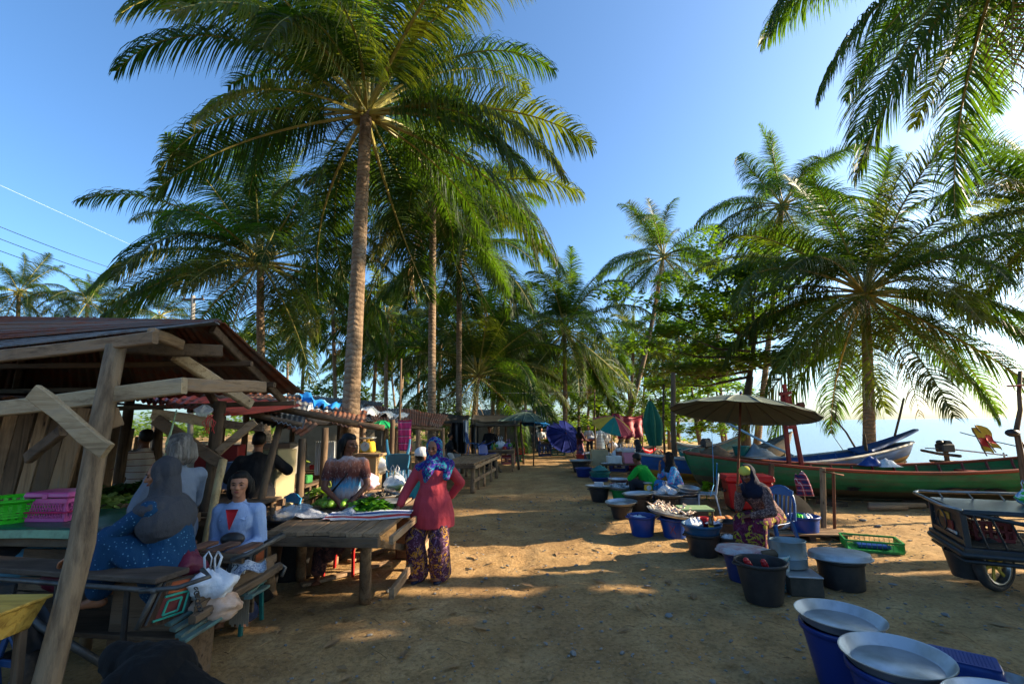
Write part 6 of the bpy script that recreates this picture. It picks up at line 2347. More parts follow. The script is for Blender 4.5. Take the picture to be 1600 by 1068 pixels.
pole_(B_, V((P(140, 800, 6.9).x, 6.9, 0)), P(140, 630, 6.9), .05, o, WDD[2])
# loose tin in layers over B and C
o = V((-3.4, 7.5, 0))
C_ = thing('market_shed', 'long low shed of layered rusty tin sheets held down by tyres', 'shed', o)
lay = [((330, 634, 5.6), (468, 668, 5.9), (480, 628, 8.6), (300, 612, 8.4), TIN_RUST, 3), ((385, 650, 6.2), (470, 682, 6.2), (520, 645, 8.4), (430, 630, 8.6), TIN_GREY, 2), ((420, 645, 7.0), (565, 668, 7.4), (572, 640, 10.5), (440, 622, 10.3), TIN_GREY, 3),
       ((300, 622, 6.3), (430, 648, 6.4), (470, 622, 9.8), (330, 606, 9.5), TIN_RUST, 3)]
for a, b, c, d, mt, n in lay:
    roof(C_, P(*a), P(*b), P(*d), P(*c), n, [mt, TIN_RUST, TIN_GREY], o, waves=7, ragged=.14, wob=.05)
for (a, b, w) in (((300, 612, 6.2), (560, 662, 7.0), .05), ((360, 640, 5.7), (470, 664, 5.95), .035), ((440, 648, 7.4), (600, 668, 7.6), .05)):
    pole_(C_, P(*a), P(*b), w, o, WDD[0], 'purlin', .03)
for px, Y, yt in ((505, 7.2, 668), (545, 9.6, 660), (455, 9.4, 655), (400, 9.5, 650), (610, 9.8, 655), (345, 9.2, 650), (470, 6.3, 685)):
    b = P(px, 760, Y); b.z = 0
    pole_(C_, b, P(px + 3, yt, Y), .055, o, WDD[2])
def tyre(label, loc, r, rot):
    m = MB(); m.lathe([(r * .62, -.05), (r * .9, -.06), (r, -.03), (r, .03), (r * .9, .06), (r * .62, .05), (r * .58, 0), (r * .62, -.05)], 28, closed=True)
    t = m.obj('tyre', plain('tyre_rubber', (44, 42, 42)), None, True); t.location = loc; t.rotation_euler = rot
    return tag(t, label, 'tyre')
tyre('old tyre lying on the rusty tin roof below the blue tarpaulin, left of two', P(412, 632, 6.6), .30, (.12, .16, 0))
tyre('old tyre lying on the tin roof beside the thick palm trunk, right of two', P(492, 655, 7.4), .32, (.10, .12, 0))
hang('tarpaulin', 'bright blue tarpaulin bunched on the tin roof left of the thick palm trunk', 'tarpaulin', (P(468, 614, 9.8), P(535, 630, 10.4), P(520, 645, 9.4), P(478, 634, 8.8)), TARP_B, .05, fold=.09)
hang('plastic_sheet', 'white torn plastic sheet on the roof just under the blue tarpaulin', 'plastic sheet', (P(478, 630, 8.9), P(516, 642, 9.2), P(508, 654, 8.4), P(466, 646, 8.0)), TARP_W, .05, fold=.07)
# --- shed D beyond the thick trunk
o = V((-2.9, 11, 0))
D_ = thing('market_shed', 'tin-roofed stall row right of the thick palm trunk, patched with white plastic', 'shed', o)
roof(D_, P(556, 655, 9.6), P(690, 668, 12.2), P(540, 628, 13), P(700, 648, 16), 6, [TIN_GREY, TIN_GREY, TIN_RUST], o, waves=7, ragged=.15, wob=.05)
for (a, b, w) in (((556, 658, 9.7), (690, 671, 12.3), .05), ((540, 640, 12.6), (700, 655, 15.5), .05)):
    pole_(D_, P(*a), P(*b), w, o, WDD[0], 'purlin', .03)
for px, Y, yt in ((568, 9.9, 660), (618, 11.0, 662), (652, 11.5, 664), (690, 12.4, 668), (600, 13.5, 650), (640, 15, 652), (560, 13.5, 650)):
    b = P(px, 740, Y); b.z = 0
    pole_(D_, b, P(px + 1, yt, Y), .06, o, WD[2])
hang('plastic_sheet', 'long white plastic sheet crumpled on the tin roof of the stall row', 'plastic sheet', (P(566, 636, 11.6), P(640, 646, 13.2), P(632, 655, 12.0), P(562, 646, 10.6)), TARP_W, .04, fold=.08)
# thin pole in front
b = P(622, 700, 10.6); b.z = 0
m = MB(); tp = P(627, 560, 10.6); m.tube([(0, 0, 0), (.02, 0, tp.z * .5), (tp.x - b.x, 0, tp.z)], [.03, .026, .02], 7)
q = m.obj('pole', WDD[2], None, True); q.location = b; tag(q, 'thin tall pole rising beside the pink striped cloth', 'pole')
# cloths
hang('cloth', 'pink and black striped cloth hanging from the stall roof', 'cloth', (P(622, 655, 10.3), P(643, 655, 10.3), P(642, 704, 10.3), P(623, 703, 10.3)), cloth('pink_striped_cloth', (190, 60, 112), 'stripe', (206, 130, 160), (36, 30, 36), None, 6.5), .02, fold=.02)
t = thing('small_parasol', 'small bright green cloth parasol under the tin roof beside the pink cloth', 'parasol', P(596, 700, 10.2))
o0 = V(t.location)
GC = plain('bright_green_cloth', (18, 168, 92), .7, (14, 130, 76), 5, .4, bump=.1)
ap = P(597, 656, 10.2) - o0
for q in range(8):
    a0, a1 = q * pi / 4, (q + 1) * pi / 4
    m = MB(); m.sheet(lambda u, v: ap + V((cos(lerp(a0, a1, u)) * .34 * (1 - v) * (1 - .12 * sin(pi * u)), sin(lerp(a0, a1, u)) * .34 * (1 - v) * (1 - .12 * sin(pi * u)), -.17 * (1 - v) ** 1.6)), 4, 5, .004); m.obj('canopy_panel', GC, t, True)
m = MB(); m.tube([ap, ap - V((0, 0, .55))], .012, 6); m.obj('pole', STEEL, t)
# houses far behind
def far_roof(label, pts, mat, wallm, o, waves=24):
    t = thing('house', label, 'house', o)
    e0, e1, r1, r0 = [V(p) for p in pts]
    for i in range(4):
        tinsheet(t, e0.lerp(e1, i / 4), e0.lerp(e1, (i + 1) / 4 + .005), r0.lerp(r1, (i + 1) / 4 + .005), r0.lerp(r1, i / 4), mat, 10, .03, .02, o=V(o))
    m = MB()
    c = (e0 + e1) / 2
    d = (e1 - e0)
    y = V((0, 0, 1)).cross(d).normalized()
    zc = c.z - .12
    m.beam(V((e0.x, e0.y, zc / 2)) + y * .5 - V(o), V((e1.x, e1.y, zc / 2)) + y * .5 - V(o), .12, zc, (0, 0, 1), 0); m.obj('wall', wallm, t)
    b2 = (r0 - e0)
    m = MB(); m.beam(V((r0.x, r0.y, zc / 2)) - V(o), V((r1.x, r1.y, zc / 2)) - V(o), .12, zc * 1.15, (0, 0, 1), 0); m.obj('wall', wallm, t)
    return t
WALLM = plain('pale_wall_paint', (104, 98, 84), .8, (78, 72, 60), 3, .6)
far_roof('low house with grey roof half hidden behind the thick palm trunk', (P(440, 628, 20), P(590, 640, 22), P(600, 628, 26), P(452, 614, 25)), TIN_GREY, WALLM, P(510, 690, 21))
far_roof('long low building with grey tiled roof behind the green market umbrella', (P(742, 652, 34), P(862, 654, 34), P(862, 640, 38), P(742, 639, 38)), TIN_GREY, WALLM, P(800, 690, 34))

# ------------------------------------------------------------------ the mango table
def plank_table(label, corners, z, npl, legs, thick=.035, mats=None, name='market_table', lowrail=True, cat='table'):
    """corners: front-left, front-right, back-right, back-left on the ground plan; planks run front to back"""
    fl, fr, br, bl = [V((p[0], p[1], 0)) for p in corners]
    o = (fl + br) / 2
    t = thing(name, label, cat, o)
    for i in range(npl):
        u0, u1 = (i + .04) / npl, (i + .96) / npl
        a, b = fl.lerp(fr, (u0 + u1) / 2), bl.lerp(br, (u0 + u1) / 2)
        w = (fr - fl).length / npl * .94
        ex = R.uniform(-.04, .03)
        d = (b - a).normalized()
        m = MB(); m.beam(a - d * ex - o + V((0, 0, z - thick / 2 + R.uniform(-.004, .004))), b + d * R.uniform(-.05, .03) - o + V((0, 0, z - thick / 2)), w, thick, (0, 0, 1), .004)
        m.obj('plank', (mats or WD)[1], t)
    for a, b in ((fl, fr), (bl, br), ((fl + bl) / 2, (fr + br) / 2)):
        m = MB(); m.beam(a - o + V((0, 0, z - thick - .045)), b - o + V((0, 0, z - thick - .045)), .06, .085, (0, 0, 1), .005); m.obj('bearer', WDD[0], t)
    for top, bot, w in legs:
        pole_(t, V(bot), V((top[0], top[1], z - thick - .01)), w, o, WD[2], 'leg', .015)
    return t, o


TZ = .77
g = lambda px, py, z=0: G(px, py, z)
fl, fr = g(395, 842, TZ - .02), g(622, 832, TZ - .02)
T, o = plank_table('rough plank table of green mangoes and leaf greens beside the woman in pink', [(fl.x, 4.42), (-1.20, 4.28), (-1.10, 7.3), (-2.62, 7.3)], TZ, 7,
               [((-2.35, 4.5), g(425, 930), .055), ((-1.36, 4.42), g(570, 940), .055), ((-1.22, 6.0), V((-1.16, 5.9, 0)), .045), ((-2.3, 6.2), V((-2.35, 6.2, 0)), .05), ((-1.25, 7.1), V((-1.2, 7.1, 0)), .045), ((-2.1, 4.75), g(470, 905), .05), ((-1.75, 5.6), V((-1.7, 5.5, 0)), .045)])
beam_(T, g(432, 880) + V((0, .1, .22)), g(560, 885) + V((0, .1, .24)), .05, .09, o, None, 'stretcher')
beam_(T, V((-1.16, 4.6, .16)), V((-1.14, 7.0, .20)), .05, .09, o, None, 'stretcher')
beam_(T, V((-1.5, 4.7, .6)), V((-1.15, 5.8, .25)), .05, .07, o, None, 'brace')
beam_(T, V((-1.13, 4.4, .68)), V((-1.07, 7.2, .68)), .04, .07, o, None, 'edge_board')
# under the table: fallen boards, stone, bag
for i, (a, b, w) in enumerate(((g(470, 918), g(610, 882), .09), (g(545, 880), g(640, 850), .08), (g(440, 842), g(470, 835), .07), (g(500, 850), g(540, 838), .08))):
    m = MB(); m.beam(a + V((0, 0, .03)), b + V((0, 0, .035)), w, .035, (0, 0, 1), .004); q = m.obj('loose_board', WD[0], None); tag(q, ('long weathered board lying under the front of the mango table', 'board leaning into the sunlight by the right table leg', 'short broken board at the back under the mango table', 'grey board fallen in the middle under the mango table')[i], 'board')
c = g(538, 862); bag('clear bag lying on the ground under the mango table', c, .22, BAGM, 91, False, flat=.6)
m = MB(); m.tube([(-.12, 0, .07), (.12, .02, .07)], [.075, .07], 12); q = m.obj('log', WD[0], None, True); q.location = g(512, 884); q.rotation_euler = (0, 0, .3); tag(q, 'short cut log lying under the mango table', 'log')
on = lambda px, py: g(px, py, TZ + .002)
# mangoes
MG = plain('green_mango_skin', (104, 146, 40), .35, (150, 170, 60), 4, .7, vary=.2, bump=.03)
m = MB(); m.ball((0, 0, 0), (.062, .045, .042), 12, 8); mgm = m.mesh('mango', MG, True)
rr = random.Random(2)
for i in range(30):
    c = on(lerp(497, 551, rr.random()), lerp(782, 800, rr.random()))
    q = inst('mango', mgm, None, c + V((0, 0, .042 + .05 * (rr.random() ** 2))), (rr.uniform(-.3, .3), rr.uniform(-.3, .3), rr.uniform(0, 6.3)), rr.uniform(.75, 1.0))
    tag(q, 'green mango in the heap on the plank table', 'mango', 'green mangoes heaped on the plank table')
t = thing('mango_stalks', 'bunch of yellow-green stalks and leaves lying with the mangoes', 'stalks', on(520, 784) + V((0, 0, .06)))
SM = plain('stalk_yellow', (170, 176, 60), .6)
for i in range(8):
    m = MB(); a = rr.uniform(1.2, 3.3)
    m.tube([(.02 * i - .06, 0, .0), (.02 * i - .06 + cos(a) * .12, .04, .10), (.02 * i - .06 + cos(a) * .26, .06, .12 + .10 * rr.random())], [.006, .005, .004], 5); m.obj('stalk', SM, t, True)
for i in range(10):
    m = MB(); a = rr.uniform(0, 6.3); L = rr.uniform(.14, .22)
    m.sheet(lambda u, v: (-.22 + .05 * (i % 4) + cos(a) * v * L - sin(a) * (u - .5) * .06 * sin(pi * min(.97, v + .04)), -.02 + sin(a) * v * L + cos(a) * (u - .5) * .06 * sin(pi * min(.97, v + .04)), .02 + .05 * sin(pi * v) + .006 * i), 2, 5); m.obj('leaf', ALM, t, True)
# newspaper, banner sheet, greens, trays
NEWS = cloth('newspaper_print', (186, 190, 196), 'batik', (176, 182, 190), (120, 130, 150), (90, 96, 120), 26, .8)
m = MB(); m.sheet(lambda u, v: ((u - .5) * .60, (v - .5) * .34, .012 + .05 * max(0, fbm(u * 5, v * 5)) + .03 * sin(u * 9) * v), 16, 10, .003)
q = m.obj('newspaper', NEWS, None, True); q.location = on(510, 805); q.rotation_euler = (0, 0, .1); tag(q, 'crumpled pale newspaper under the mangoes at the front of the table', 'newspaper')
def banner():
    t = NT('banner_print')
    x = t.n('SeparateXYZ'); t.set(x, 0, t.co())
    v = t.math('MULTIPLY_ADD', t.noise(3, None, 2), .1, x.outputs[1])
    c = t.ramp(t.math('MULTIPLY_ADD', v, 2.2, .5), [(0, lin((200, 40, 48))), (.16, lin((212, 214, 220))), (.27, lin((196, 36, 44))), (.45, lin((214, 216, 222))), (.62, lin((36, 72, 150))), (.85, lin((206, 210, 218)))], 'CONSTANT')
    t.base(c); t.p(rough=.4)
    return t.m
m = MB(); m.sheet(lambda u, v: ((u - .5) * .86, (v - .5) * .40, .006 + .012 * sin(u * 8 + v * 3) * .5 + .012 - (.10 * max(0, .15 - v) if u > .1 else 0)), 18, 10, .002)
q = m.obj('banner_sheet', banner(), None, True); q.location = on(578, 806) + V((0, 0, .004)); q.rotation_euler = (0, 0, .12); tag(q, 'red, white and blue printed plastic sheet under the leaf greens', 'plastic sheet')
VEG = leafmat('fresh_greens', (66, 116, 30), (120, 180, 24), .45, .25, .35)
def greens(label, c, L, Wd, H, n, s, mat, name='leaf_greens', seed=1, group=None):
    m = MB(); leafclump(m, (0, 0, H * .6), L, Wd, H * .7, n, s, random.Random(seed), .9)
    q = m.obj(name, mat, None); q.location = c; q['kind'] = 'thing'
    return tag(q, label, 'greens', group)
greens('heap of fresh leaf greens on the printed sheet on the plank table', on(580, 798), .20, .12, .11, 420, .09, VEG, seed=3)
for i, (px, py, r_, lab) in enumerate(((606, 788, .23, 'round shiny tray behind the leaf greens on the plank table'), (598, 777, .22, 'round tray of dark snails at the back of the plank table'))):
    tray(lab, on(px, py) + V((0, 0, .004)), r_, .03, .84, ALU)
m = MB(); rs = random.Random(5)
for i in range(120):
    a, d_ = rs.uniform(0, 6.3), rs.random() ** .5 * .16
    m.ball((cos(a) * d_, sin(a) * d_, .02 + .05 * (1 - (d_ / .17) ** 2) * rs.random()), (.018, .013, .012), 6, 5, M.Rotation(rs.uniform(0, 3), 3, 'Z'))
q = m.obj('snails', plain('snail_shell', (92, 84, 70), .5, (50, 44, 36), 20, .8), None, True); q.location = on(598, 777) + V((0, 0, .012)); tag(q, kind='stuff')
bag('clear bag of green limes standing at the right edge of the plank table', on(616, 769), .27, BAGM, 12)
for i in range(10):
    q = inst('lime', mgm, None, on(616, 769) + V((rr.uniform(-.08, .08), rr.uniform(-.06, .06), .04 + .05 * rr.random())), (0, 0, i), .62); tag(q, 'lime inside the clear bag', 'lime', 'limes in the clear bag')
# upturned blue stool-chair on the table
plastic_chair('blue plastic chair turned upside down on the plank table with its legs in the air', g(612, 762, TZ) + V((.02, .25, .60)), rad(200), plain('faded_blue_chair', (34, 92, 120), .45, (28, 70, 96), 6, .6), rot=(rad(130), 0, rad(14)), sc=.8)
bag('pink tinted bag beside the woman on the plank table', on(572, 768) + V((-.05, .15, 0)), .30, plain('pinkish_bag', (196, 170, 182), .35, (170, 140, 160), 12, .6, bump=.7, bs=20), 14, False)
m = MB(); m.ball((0, 0, .07), (.17, .13, .08), 18, 10); q = m.obj('cloth_bundle', cloth('purple_knit_cloth', (58, 44, 96), 'batik', (44, 34, 70), (150, 110, 170), (110, 40, 100), 18), None, True); q.location = on(548, 778); tag(q, 'purple patterned cloth bundle in front of the seated vendor', 'bundle')

# pots, leaf-wrapped stack, rusty sheet
BP = plain('black_pot', (26, 27, 29), .5, (56, 54, 52), 7, .6, bump=.15)
c = g(462, 815, .0); c = V((c.x - .05, 6.0, 0))
tub('big black tub topped with clear plastic, left of the seated vendor', V((-2.62, 5.75, 0)), .34, .66, BP, .8, handles=False)
bag('clear plastic sheet bunched on the big black tub', V((-2.62, 5.75, .60)), .42, BAGM, 25, False, flat=.5)
tub('wide black tub, empty, beside the seated woman in the pale blue shirt', V((-2.75, 5.0, 0)), .33, .60, BP, .84, handles=False)
m = MB()
for i in range(9):
    k = MB()
t = thing('leaf_parcel', 'stack of big pale green banana leaves beside the black tub', 'leaves', V((-2.5, 6.5, .62)))
for i in range(9):
    m = MB(); m.sheet(lambda u, v: ((u - .5) * .55, (v - .5) * .34, .03 * i + .06 * sin(pi * u) * (1 - .4 * v) - .08 * abs(u - .5)), 8, 4, .004)
    q = m.obj('leaf', leafmat('banana_leaf', (110, 138, 62), (150, 180, 60), .5, .15, .3), t, True); q.rotation_euler = (.15 * sin(i), .12 * cos(i * 2), .5 * i); q.location = (.03 * sin(i * 3), 0, 0)
m = MB(); m.box((0, 0, .3), (.5, .4, .6), None, .01); q = m.obj('wooden_crate', WDD[0], None); q.location = (-2.5, 6.5, 0); tag(q, 'dark crate under the stack of banana leaves', 'crate')
t = thing('tin_panel', 'white rusty corrugated panel standing left of the thick palm trunk', 'panel', P(515, 760, 8.2) * 1.0)
t.location.z = 0
RW = tin('white_rusty_tin', (120, 72, 44), (176, 178, 172), (196, 200, 200), .36, .46)
o0 = V(t.location)
for k in range(2):
    xa, xb = (491, 508, 523)[k], (491, 508, 524)[k + 1]
    tinsheet(t, P(xa, 742, 8.2), P(xb, 742, 8.2), P(xb + 1, 689, 8.25), P(xa + 2, 689, 8.25), RW, 5, .01, .01, 'tin_sheet', o0)
# chairs
plastic_chair('sky-blue plastic chair with open back standing behind the woman in the pale blue shirt', V((-3.05, 6.05, 0)), rad(150), plain('sky_blue_chair', (46, 140, 190), .4, (30, 104, 150), 6, .4), slats=2)
plastic_chair('blue plastic chair in the shade left of the leaning prop', V((-3.4, 6.5, 0)), rad(170), plain('sky_blue_chair', (46, 140, 190)), slats=3)
stool('grey plastic stool beside the sky-blue chairs', V((-3.0, 7.2, 0)), GREYP, .46, .32)

# ------------------------------------------------------------------ cart with benches, lower left
CARTM = plain('worn_cart_steel', (84, 84, 82), .5, (44, 36, 30), 9, .8, metal=.5, bump=.15)


def bench_cart():
    X0, X1 = -2.12, -4.15
    def yl(x): return lerp(3.06, 3.5, (X0 - x) / (X0 - X1))
    o = V((-3, 3.3, 0))
    t = thing('passenger_cart', 'dark side cart with two bench boards and a lowered tailboard at the lower left', 'cart', o)
    zb = .80
    ff = V((0, .74, 0))
    ax = V((X1 - X0, .44, 0)).normalized()
    nb_ = V((-ax.y, ax.x, 0)) * -1
    a, b = V((X0 - .02, 3.06, zb)), V((X1, 3.5, zb))
    beam_(t, a, b, .23, .035, o, wood('bench_board_x', (92, 78, 66), (44, 36, 30), axis=0, grey=(96, 88, 82)), 'bench_board')
    m = MB(); m.tube([a - o + V((-.1, -.13, -.045)), a - o + V((.12, -.12, -.03)), a - o + V((.24, -.02, .0)), a - o + V((.16, .02, .03))], .014, 8); m.tube([a - o + V((0, -.13, -.045)), b - o + V((0, -.13, -.045))], .016, 8); m.obj('bench_rail', CARTM, t, True)
    for q in range(4):
        p = a.lerp(b, .12 + .27 * q) + V((0, -.1, -.05))
        m = MB(); m.tube([p - o, p - o + V((0, .02, -.38))], .017, 7); m.obj('upright', STEEL, t)
    # far bench of slats with bright end rail
    a2, b2 = V((-1.96, 3.62, zb + .015)), V((-3.1, 3.78, zb + .015))
    for q in range(6):
        c0 = a2.lerp(b2, (q + .5) / 6)
        m = MB(); m.beam(c0 - o + V((0, -.13, 0)), c0 - o + V((.04, .15, 0)), .10, .025, (0, 0, 1), .004); m.obj('bench_slat', wood('slat_timber_y', (112, 78, 62), (60, 40, 32), axis=1), t)
    beam_(t, a2 + V((.02, -.15, -.03)), b2 + V((0, -.15, -.03)), .03, .06, o, WDD[0], 'bench_edge')
    m = MB(); m.tube([a2 - o + V((-.05, -.18, -.03)), a2 - o + V((.05, -.16, .0)), a2 - o + V((.16, .14, .06)), a2 - o + V((.12, .19, .06)), a2 - o + V((.0, .16, .0))], .016, 8); m.obj('bench_rail', CARTM, t, True)
    for q in range(3):
        p = a2.lerp(b2, .1 + .4 * q) + V((0, -.1, -.04)); m = MB(); m.tube([p - o, p - o + V((0, 0, -.4))], .016, 7); m.obj('upright', STEEL, t)
    for q in range(4):
        beam_(t, V((-2.02, 3.80, .36 + .11 * q)), V((-4.1, 4.05, .36 + .11 * q)), .02, .10, o, WDD[0], 'side_board')
    # floor, end panels with coloured squares, plate
    m = MB(); m.box(V((-3.05, 3.6, .40)) - o, (1.95, .66, .03), M.Rotation(rad(-9), 3, 'Z'), .004); m.obj('floor_board', WDD[0], t)
    ORG, MAR, TQ = plain('orange_panel', (150, 70, 30), .5, (90, 44, 24), 8, .6), plain('maroon_panel', (92, 30, 36), .5, (60, 24, 28), 8, .5), plain('turquoise_trim', (40, 150, 128), .5, (40, 90, 80), 8, .6)
    for (c0, c1, c2, c3, nm) in ((g(252, 903, .73), g(305, 897, .73), None, None, 'near'), (P(392, 868, 3.75), P(416, 858, 3.9), None, None, 'far')):
        if nm == 'near':
            tl, tr, bl, br = P(252, 905, 3.02), P(306, 897, 3.24), P(214, 982, 2.92), P(286, 968, 3.18)
        else:
            tl, tr, bl, br = P(391, 866, 3.72), P(416, 852, 3.92), P(384, 925, 3.68), P(412, 908, 3.90)
        f = lambda u, v: tl.lerp(tr, u).lerp(bl.lerp(br, u), v) - o
        nn = (tr - tl).cross(bl - tl).normalized()
        if nn.dot(V((0, 0, EYE)) - tl) < 0: nn = -nn
        m = MB(); m.add([f(0, 0) - nn * .012, f(1, 0) - nn * .012, f(1, 1) - nn * .012, f(0, 1) - nn * .012, f(0, 0), f(1, 0), f(1, 1), f(0, 1)], [(3, 2, 1, 0), (4, 5, 6, 7), (0, 1, 5, 4), (1, 2, 6, 5), (2, 3, 7, 6), (3, 0, 4, 7)]); pan = m.obj('end_panel', wood('panel_timber_z', (84, 62, 46), (40, 30, 24), axis=2), t)
        for (u0, u1, v0, v1, mm) in ((.35, .85, .06, .34, ORG), (.30, .85, .40, .88, MAR)):
            m = MB(); m.add([f(u0, v0) + nn * .004, f(u1, v0) + nn * .004, f(u1, v1) + nn * .004, f(u0, v1) + nn * .004], [(0, 1, 2, 3)]); m.obj('painted_square', mm, pan)
        for path in (((.3, .4), (.9, .34)), ((.9, .34), (.9, .8)), ((.25, .9), (.9, .8)), ((.42, .5), (.75, .46)), ((.75, .46), (.75, .74)), ((.75, .74), (.42, .80)), ((.42, .8), (.42, .5)), ((.12, .06), (.12, .95)), ((.12, .06), (.95, .03)), ((.95, .03), (.95, .9))):
            m = MB(); m.tube([f(*path[0]) + nn * .010, f(*path[1]) + nn * .010], .007, 5); m.obj('trim_bar', TQ if path[0][0] not in (.12, .95) else STEEL, pan)
        m = MB(); m.tube([f(0, -.02), f(0, 1.02)], .016, 7); m.tube([f(1, -.02), f(1, 1.02)], .012, 7); m.obj('corner_post', CARTM, pan, True)
    # lowered tailboard between them, chains, steps
    q0, q1, q2, q3 = P(305, 962, 3.1), P(440, 880, 3.85), P(420, 905, 3.72), P(300, 985, 3.02)
    beam_(t, P(300, 968, 3.06), P(437, 884, 3.9), .05, .05, o, WDD[1], 'tailboard_edge', (0, 0, 1))
    for k in range(3):
        beam_(t, P(304 + 2 * k, 955 - 11 * k, 3.12 + .03 * k), P(424 + 4 * k, 884 - 7 * k, 3.85 + .02 * k), .012, .06, o, WDD[1], 'tailboard_slat', (0, .3, 1))
    m = MB(); m.tube([P(400, 895, 3.8) - o, P(437, 880, 3.92) - o, P(446, 886, 3.94) - o, P(440, 900, 3.9) - o], .014, 8); m.obj('tailboard_rail', CARTM, t, True)
    STEP = plain('worn_teal_board', (74, 106, 102), .7, (86, 72, 58), 6, .9, stretch=(6, 1, 6))
    for k in range(4):
        beam_(t, P(262 + 8 * k, 975 + 9 * k, 3.08 - .02 * k), P(352 + 8 * k, 922 + 6 * k, 3.45 - .02 * k), .055, .022, o, STEP, 'step_board', (0, 0, 1))
        beam_(t, P(364 + 8 * k, 918 + 5 * k, 3.55 - .02 * k), P(404 + 4 * k, 888 + 9 * k, 3.95 - .02 * k), .055, .022, o, STEP, 'step_board', (0, 0, 1))
    for (p0, p1) in ((P(306, 915, 3.1), P(316, 955, 3.12)), (P(325, 955, 3.16), P(366, 918, 3.45))):
        for k in range(9):
            c = p0.lerp(p1, (k + .5) / 9) - V((0, 0, .03 * sin(pi * (k + .5) / 9)))
            m = MB(); m.lathe([(.012, -.004), (.016, 0), (.012, .004), (.008, 0), (.012, -.004)], 8, c - o, rot=M.Rotation(1.57 * (k % 2), 3, 'X') @ M.Rotation(.6, 3, 'Y'), closed=True); m.obj('chain_link', STEEL, t)
    m = MB(); m.box(P(370, 886, 3.55) - o, (.14, .008, .085), M.Rotation(rad(-25), 3, 'X'), .002); pl = m.obj('number_plate', WHITEP, t)
    cu = bpy.data.curves.new('plate_number', 'FONT'); cu.body = '729'; cu.size = .062; cu.align_x = 'CENTER'; cu.align_y = 'CENTER'; cu.extrude = .001
    ct = bpy.data.objects.new('t', cu); COL.objects.link(ct); me = bpy.data.meshes.new_from_object(ct.evaluated_get(bpy.context.evaluated_depsgraph_get())); bpy.data.objects.remove(ct); me.materials.clear(); me.materials.append(BLACKP); tx = inst('plate_number', me, pl); tx.location = P(370, 886, 3.55) - o + V((0, -.006, .0)); tx.rotation_euler = (rad(65), 0, 0)
    # mud flap, wheel
    m = MB(); m.sheet(lambda u, v: P(372 + 16 * u, 945 - 10 * v, 3.72) - o + V((0, 0, .02 * v)), 2, 2, .01); 
    k = MB()
    tl = P(362, 935, 3.7) - o
    for q in range(8):
        k.beam(tl + V((.018 * q, 0, .02)), tl + V((.018 * q + .012, -.01, -.17 - .015 * (q % 2))), .004, .0165, (1, 0, 0), 0)
    k.obj('mud_flap', plain('pale_rubber', (132, 122, 106), .8), t)
    wc = V((-3.22, 3.12, .30))
    wm = M.Rotation(pi / 2, 3, 'X') @ M.Identity(3)
    wm = M.Rotation(rad(-12), 3, 'Z') @ wm
    m = MB(); m.lathe([(.225, -.045), (.27, -.055), (.30, -.03), (.305, 0), (.30, .03), (.27, .055), (.225, .045), (.225, -.045)], 44, wc - o, rot=wm, closed=True); wh = m.obj('wheel', plain('tyre_rubber', (44, 42, 42)), t, True)
    m = MB(); m.lathe([(.205, -.045), (.228, -.05), (.228, .05), (.205, .045), (.205, -.045)], 44, wc - o, rot=wm, closed=True); m.obj('rim', plain('blue_rim_paint', (30, 66, 110), .4, (24, 44, 70)), wh, True)
    for q in range(5):
        a = q * 2 * pi / 5
        m = MB(); dv = wm @ V((cos(a), sin(a), 0)); m.beam(wc - o + dv * .03, wc - o + dv * .21, .04, .02, tuple(wm @ V((0, 0, 1))), .004); m.obj('spoke', plain('blue_rim_paint', (30, 66, 110)), wh)
    m = MB(); m.tube([wc - o + wm @ V((0, 0, -.07)), wc - o + wm @ V((0, 0, .07))], .04, 12); m.obj('hub', STEEL, wh, auto=40)
    m = MB(); m.sheet(lambda u, v: wc - o + wm @ V((cos(.3 + 2.2 * u) * .36, sin(.3 + 2.2 * u) * .36, (v - .5) * .16)), 14, 3, .008); m.obj('mudguard', STEEL, t, True)
    m = MB(); m.tube([wc - o + V((.05, -.06, .40)), wc - o + V((.30, -.06, .22)), wc - o + V((.72, -.08, .02))], .022, 8); m.obj('frame_tube', CARTM, t, True)
    m = MB(); m.tube([wc - o + V((-.22, -.06, .45)), wc - o + V((-.26, -.06, -.05))], .03, 8); m.obj('shock_absorber', CARTM, t, True)
    m = MB()
    for s in (-1, 1):
        p = V((-3.42, 3.15, zb - .02)) - o
        m.tube([p, p + V((s * .05, -.03, .05)), p + V((s * .08, -.04, -.02)), p + V((s * .01, -.03, -.04)), p + V((s * .04, -.04, -.24))], .007, 5)
    m.obj('tied_string', plain('pale_string', (170, 166, 150), .8), t, True)


bench_cart()
# goods in the cart
for i, (px, py, Y, s, mt, lab, nm) in enumerate(((330, 900, 3.3, .19, WBAG, 'white carrier bag with a loop handle standing in the cart', 'plastic_bag'), (340, 935, 3.3, .22, plain('tan_bag', (186, 150, 122), .35, (214, 190, 176), 8, .8, bump=.5, bs=16), 'tan goods in a clear bag behind the tailboard', 'plastic_bag'),
                                                 (262, 872, 3.5, .24, WBAG, 'white crumpled bag at the back of the cart under the woman in polka dots', 'plastic_bag'), (285, 872, 3.4, .24, plain('maroon_bag', (96, 20, 44), .5, (66, 14, 32), 8, .6, bump=.6, bs=18), 'maroon cloth bag on the bench of the cart', 'cloth_bag'),
                                                 (205, 866, 3.5, .22, WBAG, 'flat white bag behind the bench board, left of the white crumpled bag', 'plastic_bag'), (110, 900, 3.45, .3, plain('maroon_bag', (96, 20, 44)), 'dull pink bag in the shade under the bench board', 'cloth_bag'))):
    p = P(px, py, Y); zt_ = p.z + .45 * s; s = min(.27, max(.2, (zt_ - .42) / .86)); p.z = max(.42, zt_ - .86 * s)
    bag(lab, p, s, mt, 100 + i, i == 0, nm, .8)
p0 = P(372, 896, 3.5)
